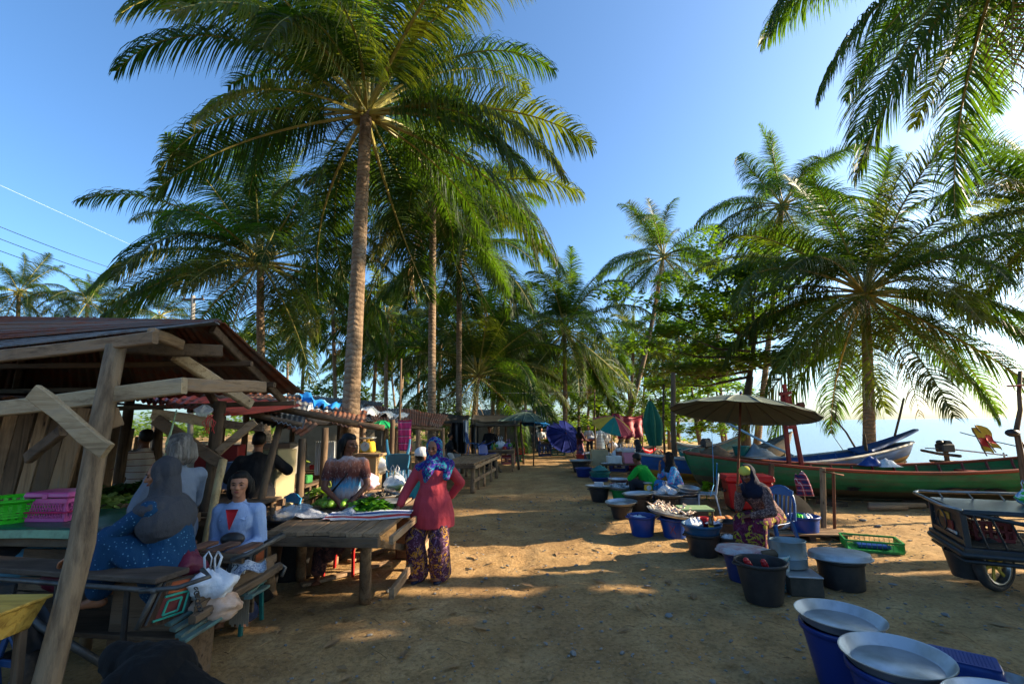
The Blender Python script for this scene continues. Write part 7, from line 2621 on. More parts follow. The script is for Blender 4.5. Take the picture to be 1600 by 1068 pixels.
m = MB(); m.sheet(lambda u, v: ((u - .5) * .36, (v - .5) * .16, .03 * sin(u * 12) + .05 * sin(pi * v)), 14, 6, .004); q = m.obj('newspaper', NEWS, None, True); q.location = p0; q.rotation_euler = (0, rad(-14), rad(28)); tag(q, 'rolled newspapers lying over the goods in the cart', 'newspaper')
motorbike('light blue motorbike coupled to the side cart at the far left', (-4.35, 4.15, 0), rad(190), ('blue', (74, 120, 140)))
t = thing('yellow_trough', 'yellow painted wooden trough on legs at the lower left edge', 'trough', P(-40, 1000, 2.55) * 1.0)
t.location.z = 0
o0 = V(t.location)
YP = wood('yellow_timber_x', (206, 166, 74), (120, 84, 36), 18, 0, grey=(190, 160, 90))
zt = P(20, 950, 2.55).z
m = MB(); m.box((0, 0, zt - .07), (.40, .30, .14), None, .006, .8, .8); m.obj('trough', YP, t)
m = MB(); m.box((0, 0, zt + .008), (.43, .33, .016), None, .004); m.obj('lid', YP, t)
for sx in (-1, 1):
    for sy in (-1, 1):
        m = MB(); m.beam((sx * .13, sy * .10, zt - .13), (sx * .16, sy * .12, 0), .04, .04); m.obj('leg', WDD[2], t)

# ------------------------------------------------------------------ green table, baskets, vegetables
zt = .93
t, o = plank_table('table covered with dark green cloth under the near shed, carrying two baskets', [(-4.9, 3.95), (-3.3, 3.78), (-3.1, 4.7), (-4.9, 4.7)], zt, 5, [((-3.4, 3.95), V((-3.4, 3.95, 0)), .04), ((-4.5, 4.0), V((-4.5, 4.0, 0)), .04), ((-3.3, 4.6), V((-3.3, 4.6, 0)), .04)])
GT = plain('dark_green_oilcloth', (30, 92, 78), .35, (20, 60, 52), 6, .5, bump=.2)
m = MB(); m.sheet(lambda u, v: (lerp(-5.0, -3.26, u) - o.x, lerp(3.74 + .18 * (1 - u), 4.75, v) - o.y, zt + .006 + .004 * fbm(u * 6, v * 6) - (.05 * (1 - v / .06) if v < .06 else 0)), 24, 18, .003); q = m.obj('tablecloth', GT, None, True); q.location = o; tag(q, 'dark green oilcloth spread over the table under the near shed', 'tablecloth')
beam_(None, V((-5.0, 3.86, zt - .02)), V((-3.25, 3.70, zt - .02)), .02, .06, V((0, 0, 0)), plain('pale_green_edge', (120, 160, 130), .6, (80, 96, 80), 9, .8), 'edge_strip').update_tag()
tag(bpy.data.objects['edge_strip'], 'pale green plastic strip along the front edge of the green table', 'strip')


def round_basket(label, loc, r, h, mat, rb=.78, n=34):
    t = thing('round_basket', label, 'basket', loc)
    m = MB(); m.lathe([(0, 0), (r * rb, 0), (r * rb * 1.02, .03), (r * rb * .98, .03), (r * rb * .97, .008), (0, .008)], 32); m.obj('base', mat, t, auto=40)
    m = MB(); m.lathe([(r * .97, h - .03), (r * 1.06, h - .012), (r * 1.08, h), (r * 1.0, h + .004), (r * .95, h - .02)], 36, closed=True); m.obj('rim', mat, t, True)
    m = MB()
    for q in range(n):
        a = 2 * pi * q / n
        m.beam((cos(a) * r * rb, sin(a) * r * rb, .02), (cos(a) * r * .985, sin(a) * r * .985, h - .015), r * 2 * pi / n * .5, .004, (cos(a), sin(a), 0), 0)
    m.obj('slat_ring', mat, t)['kind'] = 'stuff'
    for q in range(1, 6):
        z = lerp(.03, h - .03, q / 6)
        rr_ = lerp(r * rb, r * .985, z / h)
        m = MB(); m.lathe([(rr_ - .003, z - .007), (rr_ + .003, z - .007), (rr_ + .003, z + .007), (rr_ - .003, z + .007), (rr_ - .003, z - .007)], 32, closed=True); m.obj('hoop', mat, t)
    return t


c = P(14, 782, 4.15)
round_basket('bright lime-green round plastic basket at the left end of the green table', (c.x, 4.2, zt + .008), .30, .19, LIME)
t = thing('picnic_basket', 'pink openwork plastic basket with a lid and red handle on the green table', 'basket', (P(95, 775, 4.2).x, 4.22, zt + .010), rad(-4))
L, Wd, H = .40, .28, .19
for ax, s in ((0, 1), (0, -1), (1, 1), (1, -1)):
    m = MB(); half, wid = ((L, Wd) if ax == 0 else (Wd, L)); half /= 2
    def put(a0, a1, z0, z1):
        k = lerp(.90, 1, (z0 + z1) / 2 / H)
        if ax == 0: m.box((s * half * k, (a0 + a1) / 2 * k, (z0 + z1) / 2), (.007, (a1 - a0) * k, z1 - z0))
        else: m.box(((a0 + a1) / 2 * k, s * half * k, (z0 + z1) / 2), ((a1 - a0) * k, .007, z1 - z0))
    put(-wid / 2, wid / 2, 0, .03); put(-wid / 2, wid / 2, H - .035, H); put(-wid / 2, -wid / 2 + .02, .03, H - .03); put(wid / 2 - .02, wid / 2, .03, H - .03)
    n = int(wid / .028)
    for q in range(n):
        for s2 in (-1, 1):
            x0 = lerp(-wid / 2 + .02, wid / 2 - .02, (q + .5) / n)
            k = .95
            dx = s2 * .026
            pa, pb = x0 - dx, x0 + dx
            if ax == 0: m.beam((s * half * .915, pa * k, .025), (s * half * .985, pb * k, H - .03), .006, .006, (1, 0, 0), 0)
            else: m.beam((pa * k, s * half * .915, .025), (pb * k, s * half * .985, H - .03), .006, .006, (0, 1, 0), 0)
    m.obj('side_panel', PINKP, t)
m = MB(); m.box((0, 0, .006), (L * .9, Wd * .9, .012), None, .004); m.obj('base', PINKP, t)
m = MB(); m.box((0, 0, H + .03), (L * 1.04, Wd * 1.04, .045), None, .014, 1.03, 1.03); m.obj('lid', PINKP, t)
m = MB(); m.box((0, -Wd * .53, H + .02), (.05, .014, .04), None, .005); m.obj('latch', PINKP, t)
m = MB(); m.tube([(-L * .54, 0, H * .5), (-L * .56, -Wd * .56, H * .42), (L * .56, -Wd * .56, H * .42), (L * .54, 0, H * .5)], .008, 6); m.obj('handle', plain('magenta_plastic', (190, 30, 90), .4), t, True)
# stall tables in the shade
def stall_table(label, x0, x1, y0, y1, z=.85):
    return plank_table(label, [(x0, y0), (x1, y0), (x1, y1), (x0, y1)], z, 4, [((x0 + .1, y0 + .08), V((x0 + .1, y0 + .08, 0)), .04), ((x1 - .1, y0 + .08), V((x1 - .1, y0 + .08, 0)), .04), ((x0 + .1, y1 - .08), V((x0 + .1, y1 - .08, 0)), .04), ((x1 - .1, y1 - .08), V((x1 - .1, y1 - .08, 0)), .04)], mats=WDD)


stall_table('table of leaf vegetables in the shade behind the crooked post', -4.4, -2.9, 4.85, 6.0, .86)
DKG = leafmat('dark_greens', (36, 70, 24), (70, 110, 20), .5, .2, .3)
PALEG = leafmat('pale_greens', (120, 140, 70), (150, 170, 60), .5, .2, .3)
for i, (px, py, Y, a, b, h, n, s, mt, lab) in enumerate(((165, 758, 4.95, .28, .14, .14, 260, .13, PALEG, 'sheaf of pale stringy greens beside the crooked post'), (215, 742, 5.4, .5, .25, .2, 600, .12, DKG, 'big dark heap of herbs in front of the man in the striped shirt'), (196, 765, 5.0, .3, .12, .1, 260, .1, VEG, 'low heap of mid-green herbs under the pale sheaf'))):
    c = P(px, py, Y); c.z = .87
    greens(lab, c, a, b, h, n, s, mt, 'vegetable_heap', 40 + i)
for i in range(6):
    c = P(150 + 13 * i, 780, 4.9); m = MB(); m.box((0, 0, 0), (.14, .12, .05), None, .006); q = m.obj('wooden_block', WD[0], None); q.location = (c.x, c.y, .885 + .05 * (i % 2)); tag(q, 'small wooden block among the row before the herbs', 'block', 'small wooden blocks before the herbs')
stall_table('dark stall table with goods behind the grey shirt woman', -4.6, -3.2, 6.9, 8.0, .82)
stall_table('stall table with green bananas at the back of the layered tin shed', -4.4, -2.7, 9.0, 10.2, .86)
BAN = plain('green_banana_skin', (146, 170, 60), .5, (110, 140, 40), 5, .5, vary=.2)
m = MB(); m.tube([(-.1, 0, 0), (-.05, 0, .02), (.03, 0, .025), (.1, 0, .0)], [.012, .02, .02, .008], 7); bn = m.mesh('banana', BAN, True)
for i in range(34):
    c = P(lerp(452, 478, rr.random()), 700, 9.4 + .4 * rr.random()); q = inst('banana', bn, None, (c.x, c.y, .89 + .17 * rr.random()), (rr.uniform(-.5, .5), rr.uniform(-.5, .5), rr.uniform(0, 6.3)), 1.0); tag(q, 'green banana in the pile on the stall table', 'banana', 'green bananas piled on the stall table')
for i, (px, py, Y, w, h, mt, nm, lab) in enumerate(((428, 725, 6.6, .45, .42, plain('khaki_cloth', (150, 138, 104), .8), 'khaki_sack', 'khaki sack box between the leaning prop and the bananas'), (440, 712, 9.0, .7, .5, plain('grey_card', (120, 116, 108), .8), 'grey_box', 'grey cardboard under the green bananas'), (572, 735, 8.8, .5, .60, plain('tan_board', (176, 142, 96), .7, (130, 96, 60)), 'plywood_box', 'tan plywood box behind the seated vendor'),
                                                (385, 740, 7.2, .5, .4, plain('blue_card', (40, 70, 120), .6), 'blue_box', 'dark blue box on the ground behind the man in black'), (345, 712, 7.6, .6, .35, plain('red_card', (140, 40, 46), .6), 'red_box', 'red box standing by the dark stall table'), (300, 705, 7.4, .4, .3, plain('white_card', (190, 190, 186), .6), 'white_box', 'white box in the shade behind the grey-haired woman'))):
    c = P(px, py, Y); h = c.z + h / 2; t2 = MB(); t2.box((0, 0, 0), (w, w * .8, h), None, .012); q = t2.obj(nm, mt, None); q.location = c; q.rotation_euler = (0, 0, .15 * i - .3); q.location.z = h / 2; tag(q, lab, nm.split('_')[1])
scale('yellow market scale with blue dial behind the seated vendor', P(574, 706, 8.8) - V((0, 0, .0)), rad(-8), YELP, sc=1.1)
m = MB(); m.box((0, 0, 0), (.6, .5, .04), None, .005); q = m.obj('shelf_board', WD[0], None); q.location = P(574, 708, 8.8) - V((0, 0, .022)); tag(q, 'shelf board under the yellow market scale', 'shelf')
for i, (px, py, Y, s, mt, lab) in enumerate(((590, 725, 8.9, .38, TARP_W, 'white sack hanging beside the yellow scale'), (632, 760, 9.6, .85, WBAG, 'white plastic sack leaning under the pink striped cloth'), (318, 640, 4.85, .14, BAGM, 'clear bag hung from the pale beam under the red eave'), (445, 680, 9.3, .3, TARP_B, 'blue bundle on the stall beside the bananas'))):
    c = P(px, py, Y); c.z = .865 if 'bananas' in lab else max(0, c.z - s * .5) if 'h' + 'ang' in lab or 'hung' in lab else 0; bag(lab, c, s, mt, 130 + i, False, 'sack' if 'sack' in lab else 'plastic_bag', 1.0)
m = MB()
t = thing('red_string', 'knot of red plastic string hanging from the pale beam under the red eave', 'string', P(328, 655, 4.8)); o0 = V(t.location)
for i in range(9):
    m = MB(); m.tube([V((rr.uniform(-.03, .03), 0, .05)), V((rr.uniform(-.07, .07), rr.uniform(-.02, .02), -.03)), V((rr.uniform(-.05, .05), rr.uniform(-.02, .02), -.10 - .05 * rr.random()))], .004, 4); m.obj('strand', plain('red_string_plastic', (206, 64, 60), .5), t, True)
m = MB(); p0 = P(276, 640, 4.7); m.tube([p0, P(268, 672, 4.65), P(262, 690, 4.6)], [.006, .010, .016], 6); m.tube([P(262, 690, 4.6), P(260, 712, 4.6)], [.02, .012], 6); tag(m.obj('rope', plain('pale_green_rope', (150, 176, 140), .7), None, True), 'pale green knotted rope hanging beside the grey-haired woman', 'rope')
# long empty table up the road, blue chairs on it
T2, o = plank_table('long empty plank table beside the black tarpaulin stall', [(-1.95, 12.1), (-1.02, 12.0), (-.48, 16.0), (-1.6, 16.2)], .74, 5, [((-1.06, 12.15), V((-1.06, 12.15, 0)), .06), ((-1.85, 12.2), V((-1.85, 12.2, 0)), .05), ((-.85, 13.4), V((-.85, 13.4, 0)), .035), ((-.7, 14.4), V((-.7, 14.4, 0)), .035), ((-.58, 15.3), V((-.58, 15.3, 0)), .05), ((-1.6, 15.8), V((-1.6, 15.8, 0)), .05), ((-.96, 12.8), V((-.96, 12.8, 0)), .03)])
beam_(T2, V((-1.03, 12.1, .3)), V((-.56, 15.5, .3)), .04, .09, o, None, 'stretcher'); beam_(T2, V((-1.0, 12.02, .64)), V((-.47, 15.9, .64)), .04, .09, o, None, 'edge_board')
plastic_chair('blue plastic chair tipped over on the far end of the long empty table', V((-.75, 15.0, .98)), rad(30), BLUE2, rot=(rad(-100), 0, rad(40)), sc=.9)
plastic_chair('darker blue plastic chair leaning behind the tipped one by the long table', V((-1.35, 15.3, .76)), rad(-70), plain('chair_blue', (28, 82, 136)), sc=.85)
for i, (a, b) in enumerate((((762, 722), (783, 738)), ((690, 745), (720, 752)))):
    m = MB(); p0, p1 = G(*a), G(*b); m.tube([p0 + V((0, 0, .45 if i == 0 else .05)), p1 + V((0, 0, .03))], .05, 8); tag(m.obj('log', WD[0], None, True), ('branch leaning from the end of the long empty table to the road', 'log lying in front of the long empty table')[i], 'log')
# black tarpaulin stall
t = thing('tarpaulin_stall', 'stall under a draped black tarpaulin behind the long empty table', 'stall', P(715, 700, 17)); t.location.z = 0; o0 = V(t.location)
for (a, b) in (((680, 715, 17), (684, 655, 17)), ((722, 712, 17), (724, 655, 17)), ((705, 690, 20), (705, 648, 20))):
    p = P(*a); p.z = 0; pole_(t, p, P(*b), .06, o0, WDD[2])
cs = [P(676, 662, 17.2), P(728, 660, 16.6), P(735, 650, 20), P(690, 645, 20)]
m = MB(); m.sheet(lambda u, v: cs[0].lerp(cs[1], u).lerp(cs[3].lerp(cs[2], u), v) - o0 - V((0, 0, .25 * sin(pi * u) * sin(pi * v))) + V((0, 0, .06 * fbm(u * 5, v * 5))), 16, 12, .006); m.obj('canopy', TARP_K, t, True)
m = MB(); m.sheet(lambda u, v: P(lerp(705, 729, u), lerp(660, 708, v), 16.6 + .25 * sin(u * 12)) - o0, 20, 10, .006); m.obj('side_curtain', TARP_K, t, True)
m = MB(); m.sheet(lambda u, v: P(lerp(724, 732, u), lerp(656, 690, v), 16.3 + .15 * sin(u * 9)) - o0, 10, 10, .006); m.obj('side_curtain', TARP_W, t, True)
m = MB(); m.box((0, 0, .45), (.7, .5, .9), None, .01); q = m.obj('white_cabinet', plain('grey_white_paint', (150, 150, 146), .5), None); q.location = P(706, 700, 17.6); q.location.z = 0; tag(q, 'greyish white cabinet inside the black tarpaulin stall', 'cabinet')
# netting-roof stall with vegetables on crates
t = thing('net_roof_stall', 'stall with a dark net roof and pole frame left of the green market umbrella', 'stall', P(780, 700, 19.5)); t.location.z = 0; o0 = V(t.location)
for (x, y, Y) in ((738, 655, 18.6), (804, 656, 18.0), (812, 652, 20.5), (742, 652, 22), (790, 652, 22), (740, 655, 20)):
    p = P(x + (6 if x > 800 else 0), 700, Y); p.z = 0; pole_(t, p, P(x, y, Y), .05, o0, WDD[2])
cs = [P(734, 664, 18.2), P(810, 662, 17.6), P(818, 648, 23), P(740, 648, 23)]
m = MB(); m.sheet(lambda u, v: cs[0].lerp(cs[1], u).lerp(cs[3].lerp(cs[2], u), v) - o0 - V((0, 0, .18 * sin(pi * u) * sin(pi * v))) + V((0, 0, .05 * fbm(u * 6, v * 6))), 16, 12, .02); m.obj('canopy', TARP_K, t, True)
m = MB(); m.sheet(lambda u, v: P(lerp(736, 748, u), lerp(664, 700, v), 18.0 + .2 * sin(u * 9)) - o0, 10, 10, .008); m.obj('side_curtain', TARP_K, t, True)
for (a, b) in (((734, 666, 18.1), (812, 664, 17.5)), ((738, 660, 20), (815, 658, 20))):
    pole_(t, P(*a), P(*b), .04, o0, WDD[0], 'purlin')
VZ = P(797, 695, 20.8)
for i, (px, z0, mt, lab) in enumerate(((794, 0, plain('dusty_pink_crate', (150, 90, 96), .5), 'dusty pink crate at the bottom of the vegetable stack'), (794, .31, plain('dark_red_plastic', (112, 26, 30)), 'dark red crate carrying the vegetables'), (809, 0, GRNP, 'green crate at the bottom right of the vegetable stack'), (809, .31, REDP, 'red crate at the upper right of the vegetable stack'), (803, 0, BLUE2, 'blue crate between the pink and green crates'))):
    c = P(px, 700, 20.8 if i < 2 else 21.5 + .2 * i); c.z = z0; crate(lab, c, (.62, .44, .30), rad(6), mt, rows=2)
for i, (px, a, mt, lab) in enumerate(((792, .32, VEG, 'heap of green vegetables on the dark red crate'), (806, .28, PALEG, 'heap of yellow-green vegetables on the red crate'))):
    c = P(px, 700, 21); c.z = .63; greens(lab, c, a, .25, .24, 220, .16, mt, 'vegetable_heap', 60 + i)
T3, o = plank_table('low bench table with goods at the front of the net roof stall', [(-.95, 17.2), (.0, 17.2), (.05, 18.6), (-.9, 18.6)], .78, 4, [((-.9, 17.3), V((-.9, 17.3, 0)), .04), ((-.05, 17.3), V((-.05, 17.3, 0)), .04), ((.0, 18.5), V((.0, 18.5, 0)), .04), ((-.85, 18.5), V((-.85, 18.5, 0)), .04)])
bag('pale bag on the bench table of the net roof stall', V((-.5, 17.8, .785)), .35, WBAG, 150); bag('purple bag on the bench table of the net roof stall', V((-.2, 17.7, .785)), .28, plain('purple_bag', (110, 90, 150), .4), 151)
umbrella('wide grey-green market umbrella over the stalls at the left of the road end', P(822, 643, 21.2), 1.32, .42, plain('grey_green_canvas', (74, 98, 94), .7, (60, 80, 76), 4, .5), (rad(2), rad(2)), .1, base=(P(817, 700, 19.8).x, 21.0, 0), n=14)
hang('tarpaulin', 'light blue tarpaulin sagging under the grey-green umbrella', 'tarpaulin', (P(806, 656, 21.5), P(846, 655, 23), P(864, 664, 21.8), P(818, 664, 20.6)), TARP_B, .1, fold=.04)
m = MB(); b = P(833, 705, 19.6); b.z = 0; tp = P(835, 662, 19.6) - b; m.tube([(0, 0, 0), tp], .03, 7); q = m.obj('pole', WDD[2], None, True); q.location = b; tag(q, 'slim pole holding the corner of the light blue tarpaulin', 'pole')
# pickup and the table at the road end
def pickup():
    c = P(856, 690, 30); c.z = 0
    t = thing('pickup_truck', 'dark pickup truck parked facing the market at the end of the road', 'pickup truck', c, rad(8))
    pm = plain('pickup_paint', (52, 58, 62), .3, (40, 44, 46), bump=0)
    gl = plain('dark_glass', (30, 38, 42), .08, bump=0, spec=.6)
    m = MB(); m.box((0, 1.0, .78), (1.66, 4.4, .52), None, .08); m.obj('body', pm, t)
    m = MB(); m.sheet(lambda u, v: (lerp(-.78, .78, u) * (1 - .12 * sin(pi * v)), [-.2, .1, .45, 1.3, 1.75][0] + 1.9 * v, 1.02 + .60 * sin(pi * min(1, max(0, v))) ** .5), 6, 14, .03); m.obj('cab', pm, t, True)
    m = MB(); m.add([(-.66, -.12, 1.10), (.66, -.12, 1.10), (.58, .16, 1.55), (-.58, .16, 1.55)], [(0, 1, 2, 3)]); m.obj('windscreen', gl, t)
    for s in (-1, 1):
        m = MB(); m.box((s * .60, -1.21, .84), (.26, .05, .14), None, .02); m.obj('headlight', WHITEP, t)
        for y in (-.55, 2.45):
            m = MB(); m.lathe([(.19, -.1), (.3, -.11), (.33, -.06), (.33, .06), (.3, .11), (.19, .1), (.19, -.1)], 24, (s * .74, y, .33), rot=M.Rotation(pi / 2, 3, 'Y'), closed=True); wh = m.obj('wheel', plain('tyre_rubber', (44, 42, 42)), t, True)
            m = MB(); m.lathe([(0, -.05), (.19, -.09), (.19, .09), (0, .05)], 20, (s * .74, y, .33), rot=M.Rotation(pi / 2, 3, 'Y')); m.obj('rim', CHROME, wh, True)
    m = MB(); m.box((0, -1.22, .72), (.9, .04, .2), None, .01); m.obj('grille', BLACKP, t)
    m = MB(); m.box((0, -1.26, .50), (1.6, .12, .16), None, .03); m.obj('bumper', CHROME, t)
pickup()
T4, o = plank_table('long table of leaf vegetables before the parked pickup', [(P(846, 700, 26).x, 25.9), (P(872, 700, 26).x, 25.9), (P(872, 700, 26).x, 26.7), (P(846, 700, 26).x, 26.7)], .72, 3, [((P(847, 700, 26).x, 26), V((P(847, 700, 26).x, 26, 0)), .04), ((P(871, 700, 26).x, 26), V((P(871, 700, 26).x, 26, 0)), .04)])
c = P(861, 700, 26.2); c.z = .73; greens('leaf vegetables spread along the table before the pickup', c, .42, .25, .16, 220, .16, VEG, 'vegetable_heap', 70)
c = P(850, 700, 26.2); c.z = .73; greens('small yellow fruit heap on the left of the table before the pickup', c, .16, .2, .14, 80, .12, leafmat('yellow_fruit', (190, 150, 40), (200, 170, 40)), 'fruit_heap', 71)
for i, (px, z0, mt, lab) in enumerate(((851, 0, plain('dark_blue_plastic', (26, 44, 92)), 'dark blue crate stack under the table before the pickup'), (868, .3, BLUE, 'blue crate at the right end of the table before the pickup'), (872, 0, TEALP, 'teal crate standing on the road beside the pickup table'))):
    c = P(px, 700, 25.4); c.z = z0; crate(lab, c, (.7, .5, .34 if i else .62), 0, mt, rows=2)

# ------------------------------------------------------------------ overhead wires and their pole
b = P(300, 690, 24); b.z = 0
t = thing('utility_pole', 'utility pole with insulators half hidden in the broad palm', 'utility pole', b)
top = P(302, 462, 24) - b
m = MB(); m.tube([(0, 0, 0), top], [.14, .10], 10); m.obj('post', plain('concrete_post', (140, 136, 128), .8), t, True)
m = MB(); m.beam(top + V((-.6, 0, -.2)), top + V((.6, 0, -.2)), .08, .10); m.obj('crossarm', WDD[0], t)
for k in (-.5, 0, .5):
    m = MB(); m.lathe([(.03, 0), (.07, .04), (.03, .08), (.07, .12), (.02, .18), (0, .18)], 10, top + V((k, 0, -.14))); m.obj('insulator', STEEL, t, True)
BW = plain('black_wire', (30, 40, 56), .6, bump=0)
for i, (y0, y1, lab) in enumerate(((346, 411, 'highest'), (366, 424, 'middle'), (386, 436, 'lowest'))):
    a, e = P(-60, y0 - 16, 14), P(300, y1 + 42, 24)
    m = MB(); m.tube([a.lerp(e, k / 12) - V((0, 0, .25 * sin(pi * k / 12))) for k in range(13)], .012, 5); tag(m.obj('power_line', BW, None, True), lab + ' of the three dark power lines at the left', 'power line')
a, e = P(-60, 262, 20), P(210, 385, 40)
m = MB(); m.tube([a.lerp(e, k / 10) for k in range(11)], .012, 5); tag(m.obj('wire', plain('pale_wire', (170, 190, 210), .6, bump=0), None, True), 'single pale wire high above the dark power lines', 'wire')
for i, pts in enumerate((((560, 560, 14), (630, 590, 14), (700, 612, 18), (890, 615, 26)), ((800, 612, 22), (930, 612, 22)))):
    m = MB(); m.tube([P(*p) for p in pts], .008, 4); tag(m.obj('cable', BW, None, True), ('thin cable strung from the tin roofs across the road end', 'thin cable running to the pale pole on the right')[i], 'cable')
# --- shed E: added roof and back wall that hold sky light off the stalls
o = V((-6, 8, 0))
E_ = thing('market_shed', 'deep shed added behind the near ones to shade the stalls, with plank back wall', 'shed', o)
roof(E_, V((-3.9, 5.6, 2.02)), V((-3.5, 11.6, 2.0)), V((-10.5, 5.2, 2.75)), V((-10.5, 12, 2.7)), 5, [TIN_RUST, TIN_GREY], o, waves=7, ragged=.1, wob=.04)
roof(E_, V((-4.6, 2.6, 2.0)), V((-4.5, 5.7, 2.0)), V((-10.5, 2.6, 2.4)), V((-10.5, 5.7, 2.4)), 3, [TIN_RUST], o, waves=7, wob=.04)
for i in range(22):
    y = 3.0 + i * .40
    beam_(E_, V((-9.2, y, .05)), V((-9.2 + R.uniform(-.05, .05), y + .03, R.uniform(1.5, 2.1))), .03, .33, o, WDD[2], 'wall_plank', (0, 1, 0))
for x, y in ((-5.2, 6.2), (-5.2, 9), (-7.2, 6.5), (-7.3, 9.5), (-4.2, 11.2), (-6.8, 4.2)):
    pole_(E_, V((x, y, 0)), V((x, y, 2.15)), .06, o, WDD[2])
beam_(E_, V((-3.95, 5.6, 1.95)), V((-3.55, 11.6, 1.93)), .06, .1, o, WDD[1])

# small goods crowded on the dark stall tables
for k, (nm, c, tone) in enumerate((('red', (170, 40, 40), 0), ('yellow', (206, 170, 50), 0), ('blue', (40, 80, 160), 0), ('green', (50, 120, 60), 0), ('white', (190, 190, 186), 0), ('pink', (200, 90, 140), 0))):
    mt = plain('packet_' + nm, c, .4, None, 14, .8, bump=.2)
    m = MB(); m.box((0, 0, .05), (.12, .09, .10), None, .012); bx = m.mesh('packet', mt)
    m = MB(); m.lathe([(.035, 0), (.038, .01), (.038, .13), (.014, .17), (.014, .20), (0, .20)], 12); bt = m.mesh('bottle', mt, True)
    for i in range(9):
        x, y, z = ((-4.5 + 1.2 * rr.random(), 6.95 + rr.random(), .825), (-4.3 + 1.5 * rr.random(), 9.05 + rr.random(), .865), (-4.3 + .6 * rr.random(), 5.6 + .35 * rr.random(), .865), (-.9 + .8 * rr.random(), 17.3 + 1.1 * rr.random(), .785))[(i + k) % 4]
        bot = i % 3 == 0
        q = inst('bottle' if bot else 'packet', bt if bot else bx, None, (x, y, z + (.1 if not bot and i % 4 == 0 else 0)), (0, 0, rr.uniform(0, 6)), rr.uniform(.8, 1.4))
        tag(q, nm + (' bottle' if bot else ' packet') + ' among the small goods crowded on the shaded stall tables', 'bottle' if bot else 'packet', 'small goods on the shaded stall tables')
# ------------------------------------------------------------------ people on the left
coral = cloth('coral_blouse', (176, 62, 72), 'plain', (150, 50, 60))
c = g(672, 905)
p = person('woman in coral pink blouse standing with one hand on the plank table', V((c.x + .02, c.y + .02, 0)), rad(172), 1.56, (0, 0, .83), lean=-2, hands=((.36, .20, .80), (-.13, -.20, .86)), feet=((.16, .04, .085), (-.10, .02, .085)),
           epole=((1, -.5, -.2), (-1, -.6, -.1)), tone='tan', wide=1.15, belly=.05, top=coral, sleeve=.88, hem=.1, tail=.24, bottom='wide', bm=cloth('batik_trousers', (82, 44, 66), 'batik', (64, 38, 58), (176, 130, 40), (150, 120, 150), 13),
           head='hijab_side', headm=cloth('blue_floral_scarf', (30, 40, 130), 'batik', (24, 30, 96), (30, 140, 150), (120, 40, 130), 14), yaw=-6, pitch=-3, vox=.0065)
pale = cloth('pale_blue_shirt', (150, 172, 208), 'plain', (132, 152, 190))
person('smiling woman in a pale blue shirt over red, seated behind the cart bench', V((-2.46, 4.32, 0)), rad(186), 1.56, (0, 0, .60), lean=10, hands=((.10, .28, .70), (-.12, .28, .70)), feet=((.12, -.06, .085), (-.12, -.06, .085)), epole=((.3, -.5, -1), (-.3, -.5, -1)),
       tone='light', wide=.92, top=pale, sleeve=.92, bottom='wrap', bm=cloth('dark_blue_cloth', (40, 52, 84)), hair='bob', yaw=12, pitch=4, vox=.0075, shoes=None)
_i = root_info['person.' + '%03d' % (len(root_info) - 1)]
rt_ = _i['root']
m = MB(); m.sheet(lambda u, v: _i['nb'] + _i['fw'] * (.128 + .052 * v) - _i['up'] * (.0 + .16 * v) + _i['rt'] * ((u - .5) * .10 * (1.05 - v)), 4, 5, .006); m.obj('undershirt', plain('red_undershirt', (190, 24, 36), .8), rt_, True)
for s in (-1, 1):
    m = MB(); m.sheet(lambda u, v: _i['nb'] + _i['rt'] * s * lerp(.05, .11, u) + _i['fw'] * lerp(.03, .125, v) + _i['up'] * lerp(.035, -.075, v) - _i['up'] * .03 * u, 4, 6, .006); m.obj('collar', pale, rt_, True)
m = MB(); m.ball((0, 0, 0), (.10, .06, .055), 14, 8); q = m.obj('dark_purse', BLACKP, None, True); q.location = V((-2.34, 4.0, .80)); tag(q, 'black purse in the lap of the woman in the pale blue shirt', 'purse')
stool('stool under the woman in the pale blue shirt', V((-2.46, 4.32, 0)), TEALP, .52, .34)
polka = cloth('blue_polka_dress', (16, 58, 92), 'dots', (84, 130, 156), None, None, 40)
GREYH = cloth('grey_headscarf', (62, 64, 70), 'dots', (46, 48, 54), None, None, 60)
person('woman in dark grey headscarf and blue polka dot dress reaching to the left', V((-2.42, 3.40, 0)), rad(98), 1.52, (0, 0, .82), lean=10, hands=((.02, .62, .92), (-.16, .52, .95)), feet=((.12, .40, .66), (-.14, .36, .66)), epole=((.7, -.2, -.8), (-.7, -.2, -.8)),
       tone='tan', wide=1.28, top=polka, sleeve=.95, hem=.3, bottom='wrap', bm=polka, head='hijab_long', headm=GREYH, yaw=18, pitch=-8, vox=.0075, shoes=None)
m = MB(); m.box((0, 0, .36), (.5, .36, .72), None, .02); q = m.obj('wooden_seat_box', WDD[0], None); q.location = (-2.42, 3.42, .0); tag(q, 'dark box seat under the woman in the polka dot dress', 'seat')
person('grey-haired woman in a grey polo shirt standing behind the headscarf', V((-2.86, 4.0, 0)), rad(70), 1.66, top=cloth('grey_polo', (110, 122, 138), 'plain', (96, 106, 122)), sleeve=.45, bottom='trousers', bm=dk, hair='bob', hairm=HGREY, tone='tan', wide=1.1, yaw=8, vox=.009, hands=((.2, .3, .86), (-.2, .3, .86)))
